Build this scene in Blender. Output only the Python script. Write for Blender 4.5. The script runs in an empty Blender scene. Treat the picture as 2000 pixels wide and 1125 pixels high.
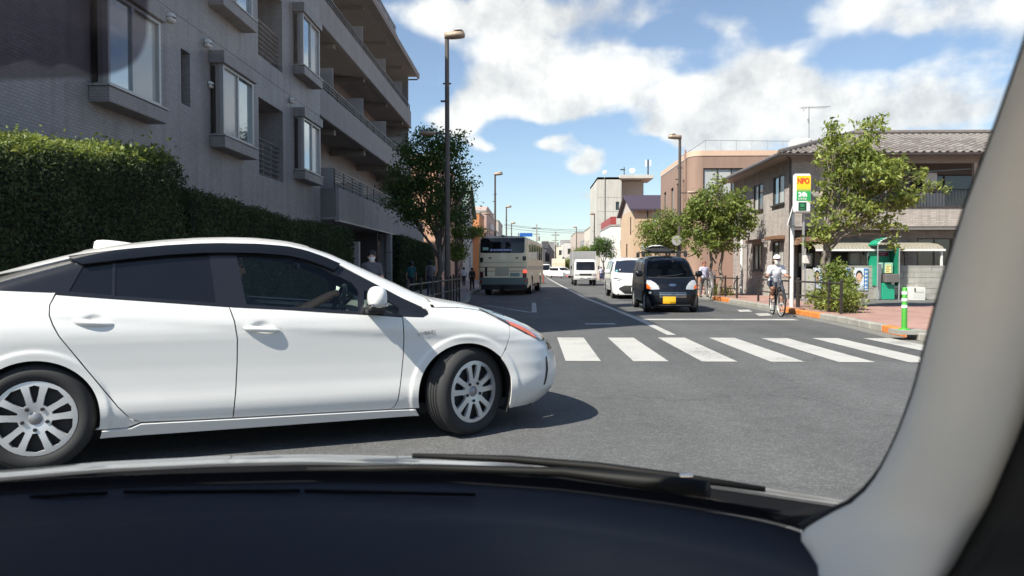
import bpy, bmesh, math, random
import numpy as np
from mathutils import Vector, Matrix
from mathutils.geometry import delaunay_2d_cdt, tessellate_polygon
R = math.radians
random.seed(7); RNG = np.random.default_rng(7)
SC = bpy.context.scene
COL = SC.collection

# ------------------------------------------------------------------ camera, sky, sun, exposure
CAMH = 1.2; FPX = 1420.0
YAW = math.atan(40 / FPX); PIT = math.atan(37.5 / math.hypot(FPX, 40))
cd = bpy.data.cameras.new('camera'); cam = bpy.data.objects.new('camera', cd); COL.objects.link(cam)
cam.location = (0, 0, CAMH); cam.rotation_euler = (R(90) - PIT, 0, YAW)
cd.sensor_width = 36; cd.lens = 36 * FPX / 2000; cd.clip_start = .02; cd.clip_end = 6000
cd.dof.use_dof = True; cd.dof.focus_distance = 12.0; cd.dof.aperture_fstop = 8.0
SC.camera = cam

SUN_AZ = R(50)          # shadows fall towards (sin, cos) of this angle, i.e. right and away from the camera
SUN_EL = R(48)
world = bpy.data.worlds.new('World'); SC.world = world; world.use_nodes = True
sun_l = bpy.data.lights.new('sun', 'SUN'); sun = bpy.data.objects.new('sun', sun_l); COL.objects.link(sun)
sun_l.energy = 4.6; sun_l.angle = R(.53); sun_l.color = (1, .94, .84)
_sd = Vector((math.sin(SUN_AZ) * math.cos(SUN_EL), math.cos(SUN_AZ) * math.cos(SUN_EL), -math.sin(SUN_EL)))
sun.rotation_euler = _sd.to_track_quat('-Z', 'Y').to_euler()
SC.view_settings.view_transform = 'Standard'; SC.view_settings.look = 'None'
SC.view_settings.exposure = 0.93; SC.view_settings.gamma = 1
SC.render.engine = 'CYCLES'
SC.cycles.max_bounces = 6; SC.cycles.transparent_max_bounces = 12
SC.cycles.diffuse_bounces = 3; SC.cycles.glossy_bounces = 3; SC.cycles.transmission_bounces = 4
SC.cycles.caustics_reflective = False; SC.cycles.caustics_refractive = False
SC.cycles.sample_clamp_indirect = 4.0
SC.cycles.use_denoising = True; SC.cycles.use_adaptive_sampling = True; SC.cycles.adaptive_threshold = .02

_f = Vector((-math.sin(YAW) * math.cos(PIT), math.cos(YAW) * math.cos(PIT), -math.sin(PIT)))
_r = Vector((math.cos(YAW), math.sin(YAW), 0)); _u = _r.cross(_f)
CP = Vector((0, 0, CAMH))
def ray(u, v): return _f + _r * ((u - 1000) / FPX) + _u * ((562.5 - v) / FPX)
def gnd(u, v, z=0.0):
    r = ray(u, v); return CP + r * ((z - CAMH) / r.z)
def atY(u, v, Y):
    r = ray(u, v); return CP + r * (Y / r.y)
def atX(u, v, X):
    r = ray(u, v); return CP + r * (X / r.x)
def atD(u, v, d):
    r = ray(u, v); return CP + r.normalized() * d

# ------------------------------------------------------------------ sky with broken cumulus
def build_world():
    nt = world.node_tree; nt.nodes.clear(); N = nt.nodes.new; L = nt.links.new
    def math_(op, a, b=None, c=None, clamp=False):
        n = N('ShaderNodeMath'); n.operation = op; n.use_clamp = clamp
        for i, x in enumerate((a, b, c)):
            if x is None: continue
            if isinstance(x, (int, float)): n.inputs[i].default_value = x
            else: L(x, n.inputs[i])
        return n.outputs[0]
    sky = N('ShaderNodeTexSky'); sky.sky_type = 'NISHITA'; sky.sun_disc = False
    sky.sun_elevation = SUN_EL; sky.sun_rotation = SUN_AZ + math.pi
    sky.air_density = 1.0; sky.dust_density = .5; sky.ozone_density = 3.0; sky.altitude = 50
    tc = N('ShaderNodeTexCoord')
    nrm = N('ShaderNodeVectorMath'); nrm.operation = 'NORMALIZE'; L(tc.outputs['Generated'], nrm.inputs[0])
    sep = N('ShaderNodeSeparateXYZ'); L(nrm.outputs[0], sep.inputs[0])
    zc = math_('MAXIMUM', sep.outputs[2], 0.0)
    den = math_('ADD', zc, .16)
    cx = math_('DIVIDE', sep.outputs[0], den); cy = math_('DIVIDE', sep.outputs[1], den)
    cmb = N('ShaderNodeCombineXYZ'); L(cx, cmb.inputs[0]); L(cy, cmb.inputs[1]); L(math_('MULTIPLY', sep.outputs[2], 2.2), cmb.inputs[2])
    def noise(vec, scale, detail, rough, off=(0, 0, 0), dist=0.0):
        mp = N('ShaderNodeMapping'); mp.inputs['Location'].default_value = off; L(vec, mp.inputs[0])
        n = N('ShaderNodeTexNoise'); n.inputs['Scale'].default_value = scale; n.inputs['Detail'].default_value = detail
        n.inputs['Roughness'].default_value = rough; n.inputs['Distortion'].default_value = dist
        L(mp.outputs[0], n.inputs['Vector']); return n.outputs['Fac']
    # heaps of cumulus standing where the weather put them (directions), roughened by noise; elsewhere noise alone
    blobs = CLOUDS
    warp = N('ShaderNodeTexNoise'); warp.inputs['Scale'].default_value = 6; warp.inputs['Detail'].default_value = 4
    L(nrm.outputs[0], warp.inputs['Vector'])
    wv = N('ShaderNodeVectorMath'); wv.operation = 'MULTIPLY_ADD'; L(warp.outputs['Color'], wv.inputs[0])
    wv.inputs[1].default_value = (.12, .12, .12); 
    sb = N('ShaderNodeVectorMath'); sb.operation = 'SUBTRACT'; L(nrm.outputs[0], sb.inputs[0]); sb.inputs[1].default_value = (.06, .06, .06)
    L(sb.outputs[0], wv.inputs[2])
    acc = None
    for (u, v, ru, rv, w) in blobs:
        d = ray(u, v).normalized()
        du = Vector((d.y, -d.x, 0)).normalized(); dv = du.cross(d)
        a = N('ShaderNodeVectorMath'); a.operation = 'DOT_PRODUCT'; L(wv.outputs[0], a.inputs[0]); a.inputs[1].default_value = du
        b = N('ShaderNodeVectorMath'); b.operation = 'DOT_PRODUCT'; L(wv.outputs[0], b.inputs[0]); b.inputs[1].default_value = dv
        c = N('ShaderNodeVectorMath'); c.operation = 'DOT_PRODUCT'; L(wv.outputs[0], c.inputs[0]); c.inputs[1].default_value = d
        ea = math_('MULTIPLY', a.outputs['Value'], FPX / ru); eb = math_('MULTIPLY', b.outputs['Value'], FPX / rv)
        q = math_('ADD', math_('MULTIPLY', ea, ea), math_('MULTIPLY', eb, eb))
        g = math_('MULTIPLY', math_('EXPONENT', math_('MULTIPLY', q, -1.0)), w)
        g = math_('MULTIPLY', g, math_('GREATER_THAN', c.outputs['Value'], 0.0))
        acc = g if acc is None else math_('ADD', acc, g)
    n1 = noise(cmb.outputs[0], 1.35, 5, .56, (3.1, 1.7, 0))
    n2 = noise(nrm.outputs[0], 7.0, 7, .58, (0, 0, 4.3))
    dens = math_('ADD', math_('ADD', math_('MULTIPLY', n1, .75), math_('MULTIPLY', n2, .46)), acc)
    # the same field a little towards the sun gives the sunlit and the grey side of each heap
    n2b = noise(nrm.outputs[0], 7.0, 7, .58, (-.016, -.010, 4.3 + .045))
    cov = N('ShaderNodeMapRange'); cov.interpolation_type = 'SMOOTHSTEP'
    L(dens, cov.inputs['Value']); cov.inputs['From Min'].default_value = .665; cov.inputs['From Max'].default_value = .86
    thick = N('ShaderNodeMapRange'); L(dens, thick.inputs['Value']); thick.inputs['From Min'].default_value = .8; thick.inputs['From Max'].default_value = 1.4
    sh = math_('MULTIPLY', math_('SUBTRACT', n2, n2b), 3.6)
    sh = math_('ADD', sh, math_('MULTIPLY', thick.outputs[0], -.10))
    sh = math_('ADD', sh, .78, clamp=True)
    cr = N('ShaderNodeValToRGB'); cr.color_ramp.elements[0].position = .25; cr.color_ramp.elements[0].color = (3.8, 3.85, 3.95, 1)
    cr.color_ramp.elements[1].position = .95; cr.color_ramp.elements[1].color = (6.1, 6.0, 5.8, 1)
    L(sh, cr.inputs[0])
    hs = N('ShaderNodeHueSaturation'); hs.inputs['Saturation'].default_value = .92; hs.inputs['Value'].default_value = .86; L(sky.outputs[0], hs.inputs['Color'])
    mix = N('ShaderNodeMix'); mix.data_type = 'RGBA'
    L(math_('MULTIPLY', cov.outputs[0], .90), mix.inputs[0]); L(hs.outputs[0], mix.inputs[6]); L(cr.outputs[0], mix.inputs[7])
    bg = N('ShaderNodeBackground'); bg.inputs[1].default_value = .1; L(mix.outputs[2], bg.inputs[0])
    out = N('ShaderNodeOutputWorld'); L(bg.outputs[0], out.inputs[0])
CLOUDS = [  # image direction, half sizes in pixels, weight
    (1170, 125, 150, 50, .30), (985, 95, 90, 55, .26), (920, 20, 130, 30, .22), (1130, 30, 140, 30, .20), (900, 225, 75, 42, .38), (1410, 220, 150, 66, .44),
    (1500, 150, 58, 55, .30), (1128, 322, 56, 34, .52), (1040, 175, 100, 38, .22), (1060, 270, 46, 22, .40), (1700, 50, 240, 55, .24), (1850, 200, 160, 60, .34), (1330, 285, 100, 30, .26), (1130, 195, 160, 40, .16),
    (1600, 250, 70, 50, .14), (945, 285, 36, 18, .30), (1150, 388, 55, 16, .30), (1400, 20, 60, 30, .12),
    (810, 130, 40, 60, -.20), (870, 110, 30, 30, -.14), (1000, 250, 60, 25, -.2), (1300, 65, 60, 26, -.24), (1560, 60, 60, 40, -.2), (1220, 420, 320, 60, -.08),
    (1640, 120, 70, 40, -.14), (985, 350, 110, 50, -.20), (1250, 330, 50, 35, -.18), (1190, 260, 50, 22, -.16), (1740, 130, 70, 22, -.14), (1350, 140, 35, 26, -.14),
]
build_world()
world.cycles.sampling_method = 'MANUAL'; world.cycles.sample_map_resolution = 256

# ------------------------------------------------------------------ mesh helpers
class MB:
    def __init__(s): s.v = []; s.f = []
    def add(s, vs, fs):
        o = len(s.v); s.v.extend([tuple(p) for p in vs]); s.f.extend([tuple(i + o for i in f) for f in fs]); return s
    def box(s, x0, x1, y0, y1, z0, z1, b=0.0, M=None):
        if x0 > x1: x0, x1 = x1, x0
        if y0 > y1: y0, y1 = y1, y0
        if z0 > z1: z0, z1 = z1, z0
        b = min(b, (x1 - x0) * .45, (y1 - y0) * .45, (z1 - z0) * .45)
        if b <= 0:
            vs = [(x, y, z) for z in (z0, z1) for y in (y0, y1) for x in (x0, x1)]
            fs = [(0, 2, 3, 1), (4, 5, 7, 6), (0, 1, 5, 4), (2, 6, 7, 3), (0, 4, 6, 2), (1, 3, 7, 5)]
        else:
            c = ((x0 + x1) / 2, (y0 + y1) / 2, (z0 + z1) / 2); h = ((x1 - x0) / 2, (y1 - y0) / 2, (z1 - z0) / 2)
            vs = []; idx = {}
            for sx in (-1, 1):
                for sy in (-1, 1):
                    for sz in (-1, 1):
                        for a in range(3):
                            sg = (sx, sy, sz)
                            p = [c[i] + sg[i] * (h[i] if i == a else h[i] - b) for i in range(3)]
                            idx[(sx, sy, sz, a)] = len(vs); vs.append(tuple(p))
            fs = []
            for a in range(3):
                i, j = [k for k in range(3) if k != a]
                for sg in (-1, 1):
                    q = []
                    for (p, r) in ((-1, -1), (1, -1), (1, 1), (-1, 1)):
                        t = [0, 0, 0]; t[a] = sg; t[i] = p; t[j] = r; q.append(idx[(*t, a)])
                    fs.append(q)
            for a in range(3):      # edges parallel to axis a
                i, j = [k for k in range(3) if k != a]
                for p in (-1, 1):
                    for r in (-1, 1):
                        t0 = [0, 0, 0]; t0[a] = -1; t0[i] = p; t0[j] = r; t1 = list(t0); t1[a] = 1
                        fs.append([idx[(*t0, i)], idx[(*t1, i)], idx[(*t1, j)], idx[(*t0, j)]])
            for sx in (-1, 1):
                for sy in (-1, 1):
                    for sz in (-1, 1): fs.append([idx[(sx, sy, sz, a)] for a in range(3)])
            cc = Vector(c); out = []
            for f in fs:
                P = [Vector(vs[k]) for k in f]; n = (P[1] - P[0]).cross(P[2] - P[0])
                if n.dot(sum(P, Vector()) / len(P) - cc) < 0: f = f[::-1]
                out.append(tuple(f))
            fs = out
        if M is not None: vs = [tuple(M @ Vector(p)) for p in vs]
        return s.add(vs, fs)
    def cyl(s, p0, p1, r0, r1=None, n=12, caps=True):
        return s.tube([p0, p1], [r0, r0 if r1 is None else r1], n, caps)
    def tube(s, pts, rad, n=8, caps=True, closed=False):
        pts = [Vector(p) for p in pts]; m = len(pts)
        if isinstance(rad, (int, float)): rad = [rad] * m
        vs = []; fs = []; prev = None
        for i, p in enumerate(pts):
            if closed: t = (pts[(i + 1) % m] - pts[i - 1])
            else: t = (pts[min(i + 1, m - 1)] - pts[max(i - 1, 0)])
            t = t.normalized() if t.length > 1e-9 else Vector((0, 0, 1))
            if prev is None:
                a = Vector((0, 0, 1)) if abs(t.z) < .9 else Vector((1, 0, 0))
                e1 = t.cross(a).normalized()
            else:
                e1 = (prev - t * prev.dot(t)); e1 = e1.normalized() if e1.length > 1e-6 else t.orthogonal().normalized()
            prev = e1; e2 = t.cross(e1)
            for k in range(n):
                w = 2 * math.pi * k / n; vs.append(p + (e1 * math.cos(w) + e2 * math.sin(w)) * rad[i])
        for i in range(m if closed else m - 1):
            a = i * n; b = ((i + 1) % m) * n
            for k in range(n):
                k2 = (k + 1) % n; fs.append((a + k, a + k2, b + k2, b + k))
        if caps and not closed:
            fs.append(tuple(range(n - 1, -1, -1))); fs.append(tuple((m - 1) * n + k for k in range(n)))
        return s.add(vs, fs)
    def lathe(s, prof, c=(0, 0, 0), axis='Z', n=24, M=None):
        """prof: (radius, height) pairs"""
        vs = []; fs = []; m = len(prof)
        for (r, h) in prof:
            for k in range(n):
                w = 2 * math.pi * k / n; a, b = r * math.cos(w), r * math.sin(w)
                p = {'Z': (a, b, h), 'Y': (a, h, b), 'X': (h, a, b)}[axis]
                vs.append((c[0] + p[0], c[1] + p[1], c[2] + p[2]))
        for i in range(m - 1):
            for k in range(n):
                k2 = (k + 1) % n; q = (i * n + k, i * n + k2, (i + 1) * n + k2, (i + 1) * n + k)
                fs.append(q if axis != 'Y' else q[::-1])
        if M is not None: vs = [tuple(M @ Vector(p)) for p in vs]
        return s.add(vs, fs)
    def prism(s, pts, axis, lo, hi):
        """2-D polygon extruded along an axis: X -> pts are (y,z); Y -> (x,z); Z -> (x,y)"""
        def P(a, b, h): return {'X': (h, a, b), 'Y': (a, h, b), 'Z': (a, b, h)}[axis]
        n = len(pts); vs = [P(a, b, lo) for a, b in pts] + [P(a, b, hi) for a, b in pts]
        ar = sum(pts[i][0] * pts[(i + 1) % n][1] - pts[(i + 1) % n][0] * pts[i][1] for i in range(n))
        flip = (ar < 0) != (axis == 'Y')
        fs = [tuple(range(n - 1, -1, -1)), tuple(range(n, 2 * n))] + [(i, (i + 1) % n, n + (i + 1) % n, n + i) for i in range(n)]
        if flip: fs = [f[::-1] for f in fs]
        return s.add(vs, fs)
    def grid(s, rows):
        m = len(rows); n = len(rows[0]); vs = [p for r in rows for p in r]
        return s.add(vs, [(i * n + j, i * n + j + 1, (i + 1) * n + j + 1, (i + 1) * n + j) for i in range(m - 1) for j in range(n - 1)])
    def quad(s, a, b, c, d): return s.add([a, b, c, d], [(0, 1, 2, 3)])
    def mesh(s, name, mat=None, smooth=False):
        me = bpy.data.meshes.new(name); me.from_pydata(s.v, [], s.f); me.update()
        if mat is not None: me.materials.append(mat)
        if smooth:
            me.polygons.foreach_set('use_smooth', [True] * len(me.polygons))
            if smooth is not True: me.set_sharp_from_angle(angle=R(smooth))
        return me
    def build(s, name, mat=None, parent=None, smooth=False, loc=None):
        return obj(name, s.mesh(name, mat, smooth), parent, loc)

WORLDP = {}
def obj(name, me, parent=None, loc=None):
    o = bpy.data.objects.new(name, me); COL.objects.link(o)
    if parent is not None:
        o.parent = parent
        if parent.name in WORLDP: o.matrix_parent_inverse = WORLDP[parent.name]
    if loc is not None: o.location = loc
    return o
def tag(o, label=None, cat=None, group=None, kind=None):
    if label: o['label'] = label
    if cat: o['category'] = cat
    if group: o['group'] = group
    if kind: o['kind'] = kind
    return o
def thing(name, label, cat, loc=(0, 0, 0), rz=0.0, group=None):
    o = bpy.data.objects.new(name, None); COL.objects.link(o); o.empty_display_size = .2
    o.location = loc; o.rotation_euler = (0, 0, rz)
    return tag(o, label, cat, group)
def thingw(name, label, cat, loc=(0, 0, 0), group=None):
    o = thing(name, label, cat, loc, 0, group); WORLDP[o.name] = Matrix.Translation(-Vector(loc)); return o
def kids(o): return [c for c in COL.objects if c.parent == o]
def copy_tree(o, parent=None):
    c = o.copy(); COL.objects.link(c); c.parent = parent
    if parent is not None: c.matrix_parent_inverse = o.matrix_parent_inverse.copy()
    for ch in kids(o): copy_tree(ch, c)
    return c
def box(name, mat, parent, x0, x1, y0, y1, z0, z1, b=0.0, M=None):
    return MB().box(x0, x1, y0, y1, z0, z1, b, M).build(name, mat, parent)
def text_mesh(body, size, mat, depth=.002, align='CENTER', bold=0.0):
    c = bpy.data.curves.new('lettering', 'FONT'); c.body = body; c.size = size; c.extrude = depth
    c.offset = bold; c.align_x = align; c.align_y = 'CENTER'; c.resolution_u = 3
    t = bpy.data.objects.new('lettering', c); COL.objects.link(t)
    dg = bpy.context.evaluated_depsgraph_get(); me = bpy.data.meshes.new_from_object(t.evaluated_get(dg))
    bpy.data.objects.remove(t); me.materials.clear(); me.materials.append(mat); me.name = 'lettering'
    return me
def text(name, body, size, mat, parent, M, depth=.002, sx=1.0, bold=0.0):
    me = text_mesh(body, size, mat, depth, bold=bold); o = obj(name, me, parent)
    o.matrix_local = M @ Matrix.Diagonal((sx, 1, 1, 1)); return o

# ------------------------------------------------------------------ materials
MATS = {}
def pm(name, col, rough=.6, metal=0.0, var=.10, scale=2.0, bump=0.0, bscale=60.0, coat=0.0, spec=.5, alpha=None, trans=0.0, emit=0.0, dirt=0.0):
    """Principled material whose colour drifts with two octaves of noise in world space"""
    if name in MATS: return MATS[name]
    m = bpy.data.materials.new(name); m.use_nodes = True; nt = m.node_tree; N = nt.nodes.new; L = nt.links.new
    b = nt.nodes['Principled BSDF']; MATS[name] = m
    c4 = (*col, 1)
    b.inputs['Base Color'].default_value = c4; b.inputs['Roughness'].default_value = rough; b.inputs['Metallic'].default_value = metal
    b.inputs['Specular IOR Level'].default_value = spec; b.inputs['Coat Weight'].default_value = coat; b.inputs['Coat Roughness'].default_value = .04
    if trans: b.inputs['Transmission Weight'].default_value = trans
    if emit:
        b.inputs['Emission Color'].default_value = c4; b.inputs['Emission Strength'].default_value = emit
    geo = N('ShaderNodeNewGeometry')
    if var > 0:
        n = N('ShaderNodeTexNoise'); n.inputs['Scale'].default_value = scale; n.inputs['Detail'].default_value = 6; n.inputs['Roughness'].default_value = .65
        L(geo.outputs['Position'], n.inputs['Vector'])
        mr = N('ShaderNodeMapRange'); L(n.outputs['Fac'], mr.inputs[0]); mr.inputs[1].default_value = .25; mr.inputs[2].default_value = .75
        mr.inputs[3].default_value = 1 - var; mr.inputs[4].default_value = 1 + var
        hv = N('ShaderNodeMix'); hv.data_type = 'RGBA'; hv.blend_type = 'MULTIPLY'; hv.inputs[0].default_value = 1
        hv.inputs[6].default_value = c4; L(mr.outputs[0], hv.inputs[7]); L(hv.outputs[2], b.inputs['Base Color'])
        rr = N('ShaderNodeMapRange'); L(n.outputs['Fac'], rr.inputs[0]); rr.inputs[3].default_value = max(0, rough - .08); rr.inputs[4].default_value = min(1, rough + .08)
        L(rr.outputs[0], b.inputs['Roughness'])
        if dirt > 0:   # streaks running down walls
            mp = N('ShaderNodeMapping'); mp.inputs['Scale'].default_value = (5, 5, .35); L(geo.outputs['Position'], mp.inputs[0])
            n3 = N('ShaderNodeTexNoise'); n3.inputs['Scale'].default_value = 1.0; n3.inputs['Detail'].default_value = 5; L(mp.outputs[0], n3.inputs['Vector'])
            m3 = N('ShaderNodeMapRange'); L(n3.outputs['Fac'], m3.inputs[0]); m3.inputs[1].default_value = .48; m3.inputs[2].default_value = .8
            m3.inputs[3].default_value = 1; m3.inputs[4].default_value = 1 - dirt
            h3 = N('ShaderNodeMix'); h3.data_type = 'RGBA'; h3.blend_type = 'MULTIPLY'; h3.inputs[0].default_value = 1
            L(hv.outputs[2], h3.inputs[6]); L(m3.outputs[0], h3.inputs[7]); L(h3.outputs[2], b.inputs['Base Color'])
    if bump > 0:
        n2 = N('ShaderNodeTexNoise'); n2.inputs['Scale'].default_value = bscale; n2.inputs['Detail'].default_value = 5; L(geo.outputs['Position'], n2.inputs['Vector'])
        bp = N('ShaderNodeBump'); bp.inputs['Strength'].default_value = min(1, bump * 20); bp.inputs['Distance'].default_value = bump
        L(n2.outputs['Fac'], bp.inputs['Height']); L(bp.outputs[0], b.inputs['Normal'])
    return m
def mat_tiles(name, c1, c2, mortar, w, h, gap, rough=.6, bump=.004, var=.25, horiz=False, squash=.5):
    """running-bond facing: u runs along either wall direction, v is height (or the ground plane when horiz)"""
    if name in MATS: return MATS[name]
    m = bpy.data.materials.new(name); m.use_nodes = True; nt = m.node_tree; N = nt.nodes.new; L = nt.links.new; MATS[name] = m
    b = nt.nodes['Principled BSDF']; geo = N('ShaderNodeNewGeometry'); sp = N('ShaderNodeSeparateXYZ'); L(geo.outputs['Position'], sp.inputs[0])
    cb = N('ShaderNodeCombineXYZ')
    if horiz: L(sp.outputs[0], cb.inputs[0]); L(sp.outputs[1], cb.inputs[1])
    else:
        ad = N('ShaderNodeMath'); L(sp.outputs[0], ad.inputs[0]); L(sp.outputs[1], ad.inputs[1]); L(ad.outputs[0], cb.inputs[0]); L(sp.outputs[2], cb.inputs[1])
    br = N('ShaderNodeTexBrick'); L(cb.outputs[0], br.inputs['Vector']); br.offset = squash
    br.inputs['Color1'].default_value = (*c1, 1); br.inputs['Color2'].default_value = (*c2, 1); br.inputs['Mortar'].default_value = (*mortar, 1)
    br.inputs['Scale'].default_value = 1; br.inputs['Mortar Size'].default_value = gap; br.inputs['Mortar Smooth'].default_value = .15
    br.inputs['Brick Width'].default_value = w; br.inputs['Row Height'].default_value = h
    n = N('ShaderNodeTexNoise'); n.inputs['Scale'].default_value = .9; n.inputs['Detail'].default_value = 7; n.inputs['Roughness'].default_value = .7; L(geo.outputs['Position'], n.inputs['Vector'])
    mr = N('ShaderNodeMapRange'); L(n.outputs['Fac'], mr.inputs[0]); mr.inputs[1].default_value = .3; mr.inputs[2].default_value = .7; mr.inputs[3].default_value = 1 - var; mr.inputs[4].default_value = 1 + var
    mx = N('ShaderNodeMix'); mx.data_type = 'RGBA'; mx.blend_type = 'MULTIPLY'; mx.inputs[0].default_value = 1
    L(br.outputs['Color'], mx.inputs[6]); L(mr.outputs[0], mx.inputs[7]); L(mx.outputs[2], b.inputs['Base Color'])
    b.inputs['Roughness'].default_value = rough
    if not horiz:      # rain streaks
        mp = N('ShaderNodeMapping'); mp.inputs['Scale'].default_value = (4, 4, .3); L(geo.outputs['Position'], mp.inputs[0])
        n3 = N('ShaderNodeTexNoise'); n3.inputs['Scale'].default_value = 1; n3.inputs['Detail'].default_value = 5; L(mp.outputs[0], n3.inputs['Vector'])
        m3 = N('ShaderNodeMapRange'); L(n3.outputs['Fac'], m3.inputs[0]); m3.inputs[1].default_value = .46; m3.inputs[2].default_value = .78; m3.inputs[3].default_value = 1; m3.inputs[4].default_value = .72
        h3 = N('ShaderNodeMix'); h3.data_type = 'RGBA'; h3.blend_type = 'MULTIPLY'; h3.inputs[0].default_value = 1; L(mx.outputs[2], h3.inputs[6]); L(m3.outputs[0], h3.inputs[7]); L(h3.outputs[2], b.inputs['Base Color'])
    bp = N('ShaderNodeBump'); bp.inputs['Distance'].default_value = bump; bp.inputs['Strength'].default_value = .8; bp.invert = True
    L(br.outputs['Fac'], bp.inputs['Height']); L(bp.outputs[0], b.inputs['Normal'])
    return m
def mat_leaf(name, c1, c2, sub=.35, gloss=.35):
    """leaf: colour differs leaf by leaf, light comes through"""
    if name in MATS: return MATS[name]
    m = bpy.data.materials.new(name); m.use_nodes = True; nt = m.node_tree; N = nt.nodes.new; L = nt.links.new; MATS[name] = m
    b = nt.nodes['Principled BSDF']; out = nt.nodes['Material Output']; geo = N('ShaderNodeNewGeometry')
    rp = N('ShaderNodeValToRGB'); rp.color_ramp.elements[0].color = (*c1, 1); rp.color_ramp.elements[1].color = (*c2, 1)
    L(geo.outputs['Random Per Island'], rp.inputs[0])
    n = N('ShaderNodeTexNoise'); n.inputs['Scale'].default_value = 1.6; n.inputs['Detail'].default_value = 4; L(geo.outputs['Position'], n.inputs['Vector'])
    mr = N('ShaderNodeMapRange'); L(n.outputs['Fac'], mr.inputs[0]); mr.inputs[1].default_value = .3; mr.inputs[2].default_value = .7; mr.inputs[3].default_value = .72; mr.inputs[4].default_value = 1.28
    mx = N('ShaderNodeMix'); mx.data_type = 'RGBA'; mx.blend_type = 'MULTIPLY'; mx.inputs[0].default_value = 1; L(rp.outputs[0], mx.inputs[6]); L(mr.outputs[0], mx.inputs[7])
    L(mx.outputs[2], b.inputs['Base Color']); b.inputs['Roughness'].default_value = 1 - gloss - .1; b.inputs['Specular IOR Level'].default_value = .4
    tr = N('ShaderNodeBsdfTranslucent'); hs = N('ShaderNodeHueSaturation'); hs.inputs['Hue'].default_value = .48; hs.inputs['Value'].default_value = 1.5; hs.inputs['Saturation'].default_value = 1.1
    L(mx.outputs[2], hs.inputs['Color']); L(hs.outputs[0], tr.inputs[0])
    ms = N('ShaderNodeMixShader'); ms.inputs[0].default_value = sub; L(b.outputs[0], ms.inputs[1]); L(tr.outputs[0], ms.inputs[2]); L(ms.outputs[0], out.inputs['Surface'])
    return m
def mat_glass(name, tint=(.8, .9, .88), amount=.25, ior=1.5, rough=0.0):
    """thin pane: a little tint, fresnel mirror, the rest straight through"""
    if name in MATS: return MATS[name]
    m = bpy.data.materials.new(name); m.use_nodes = True; nt = m.node_tree; N = nt.nodes.new; L = nt.links.new; MATS[name] = m
    nt.nodes.remove(nt.nodes['Principled BSDF']); out = nt.nodes['Material Output']
    t = N('ShaderNodeBsdfTransparent'); t.inputs[0].default_value = (*[x * amount for x in tint], 1)
    g = N('ShaderNodeBsdfGlossy'); g.inputs['Roughness'].default_value = rough; g.inputs['Color'].default_value = (1, 1, 1, 1)
    lw = N('ShaderNodeLayerWeight'); lw.inputs['Blend'].default_value = .5
    pw = N('ShaderNodeMath'); pw.operation = 'POWER'; L(lw.outputs['Facing'], pw.inputs[0]); pw.inputs[1].default_value = 5
    fr = N('ShaderNodeMath'); fr.operation = 'MULTIPLY_ADD'; L(pw.outputs[0], fr.inputs[0]); f0 = ((ior - 1) / (ior + 1)) ** 2; fr.inputs[1].default_value = 1 - f0; fr.inputs[2].default_value = f0
    ms = N('ShaderNodeMixShader'); L(fr.outputs[0], ms.inputs[0]); L(t.outputs[0], ms.inputs[1]); L(g.outputs[0], ms.inputs[2]); L(ms.outputs[0], out.inputs['Surface'])
    return m
def mat_window(name, col, rough=.06, spec=.9):
    """window pane of a building seen from outside: dark glossy sheet over a dim room"""
    return pm(name, col, rough, 0, .25, .8, spec=spec)
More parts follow.
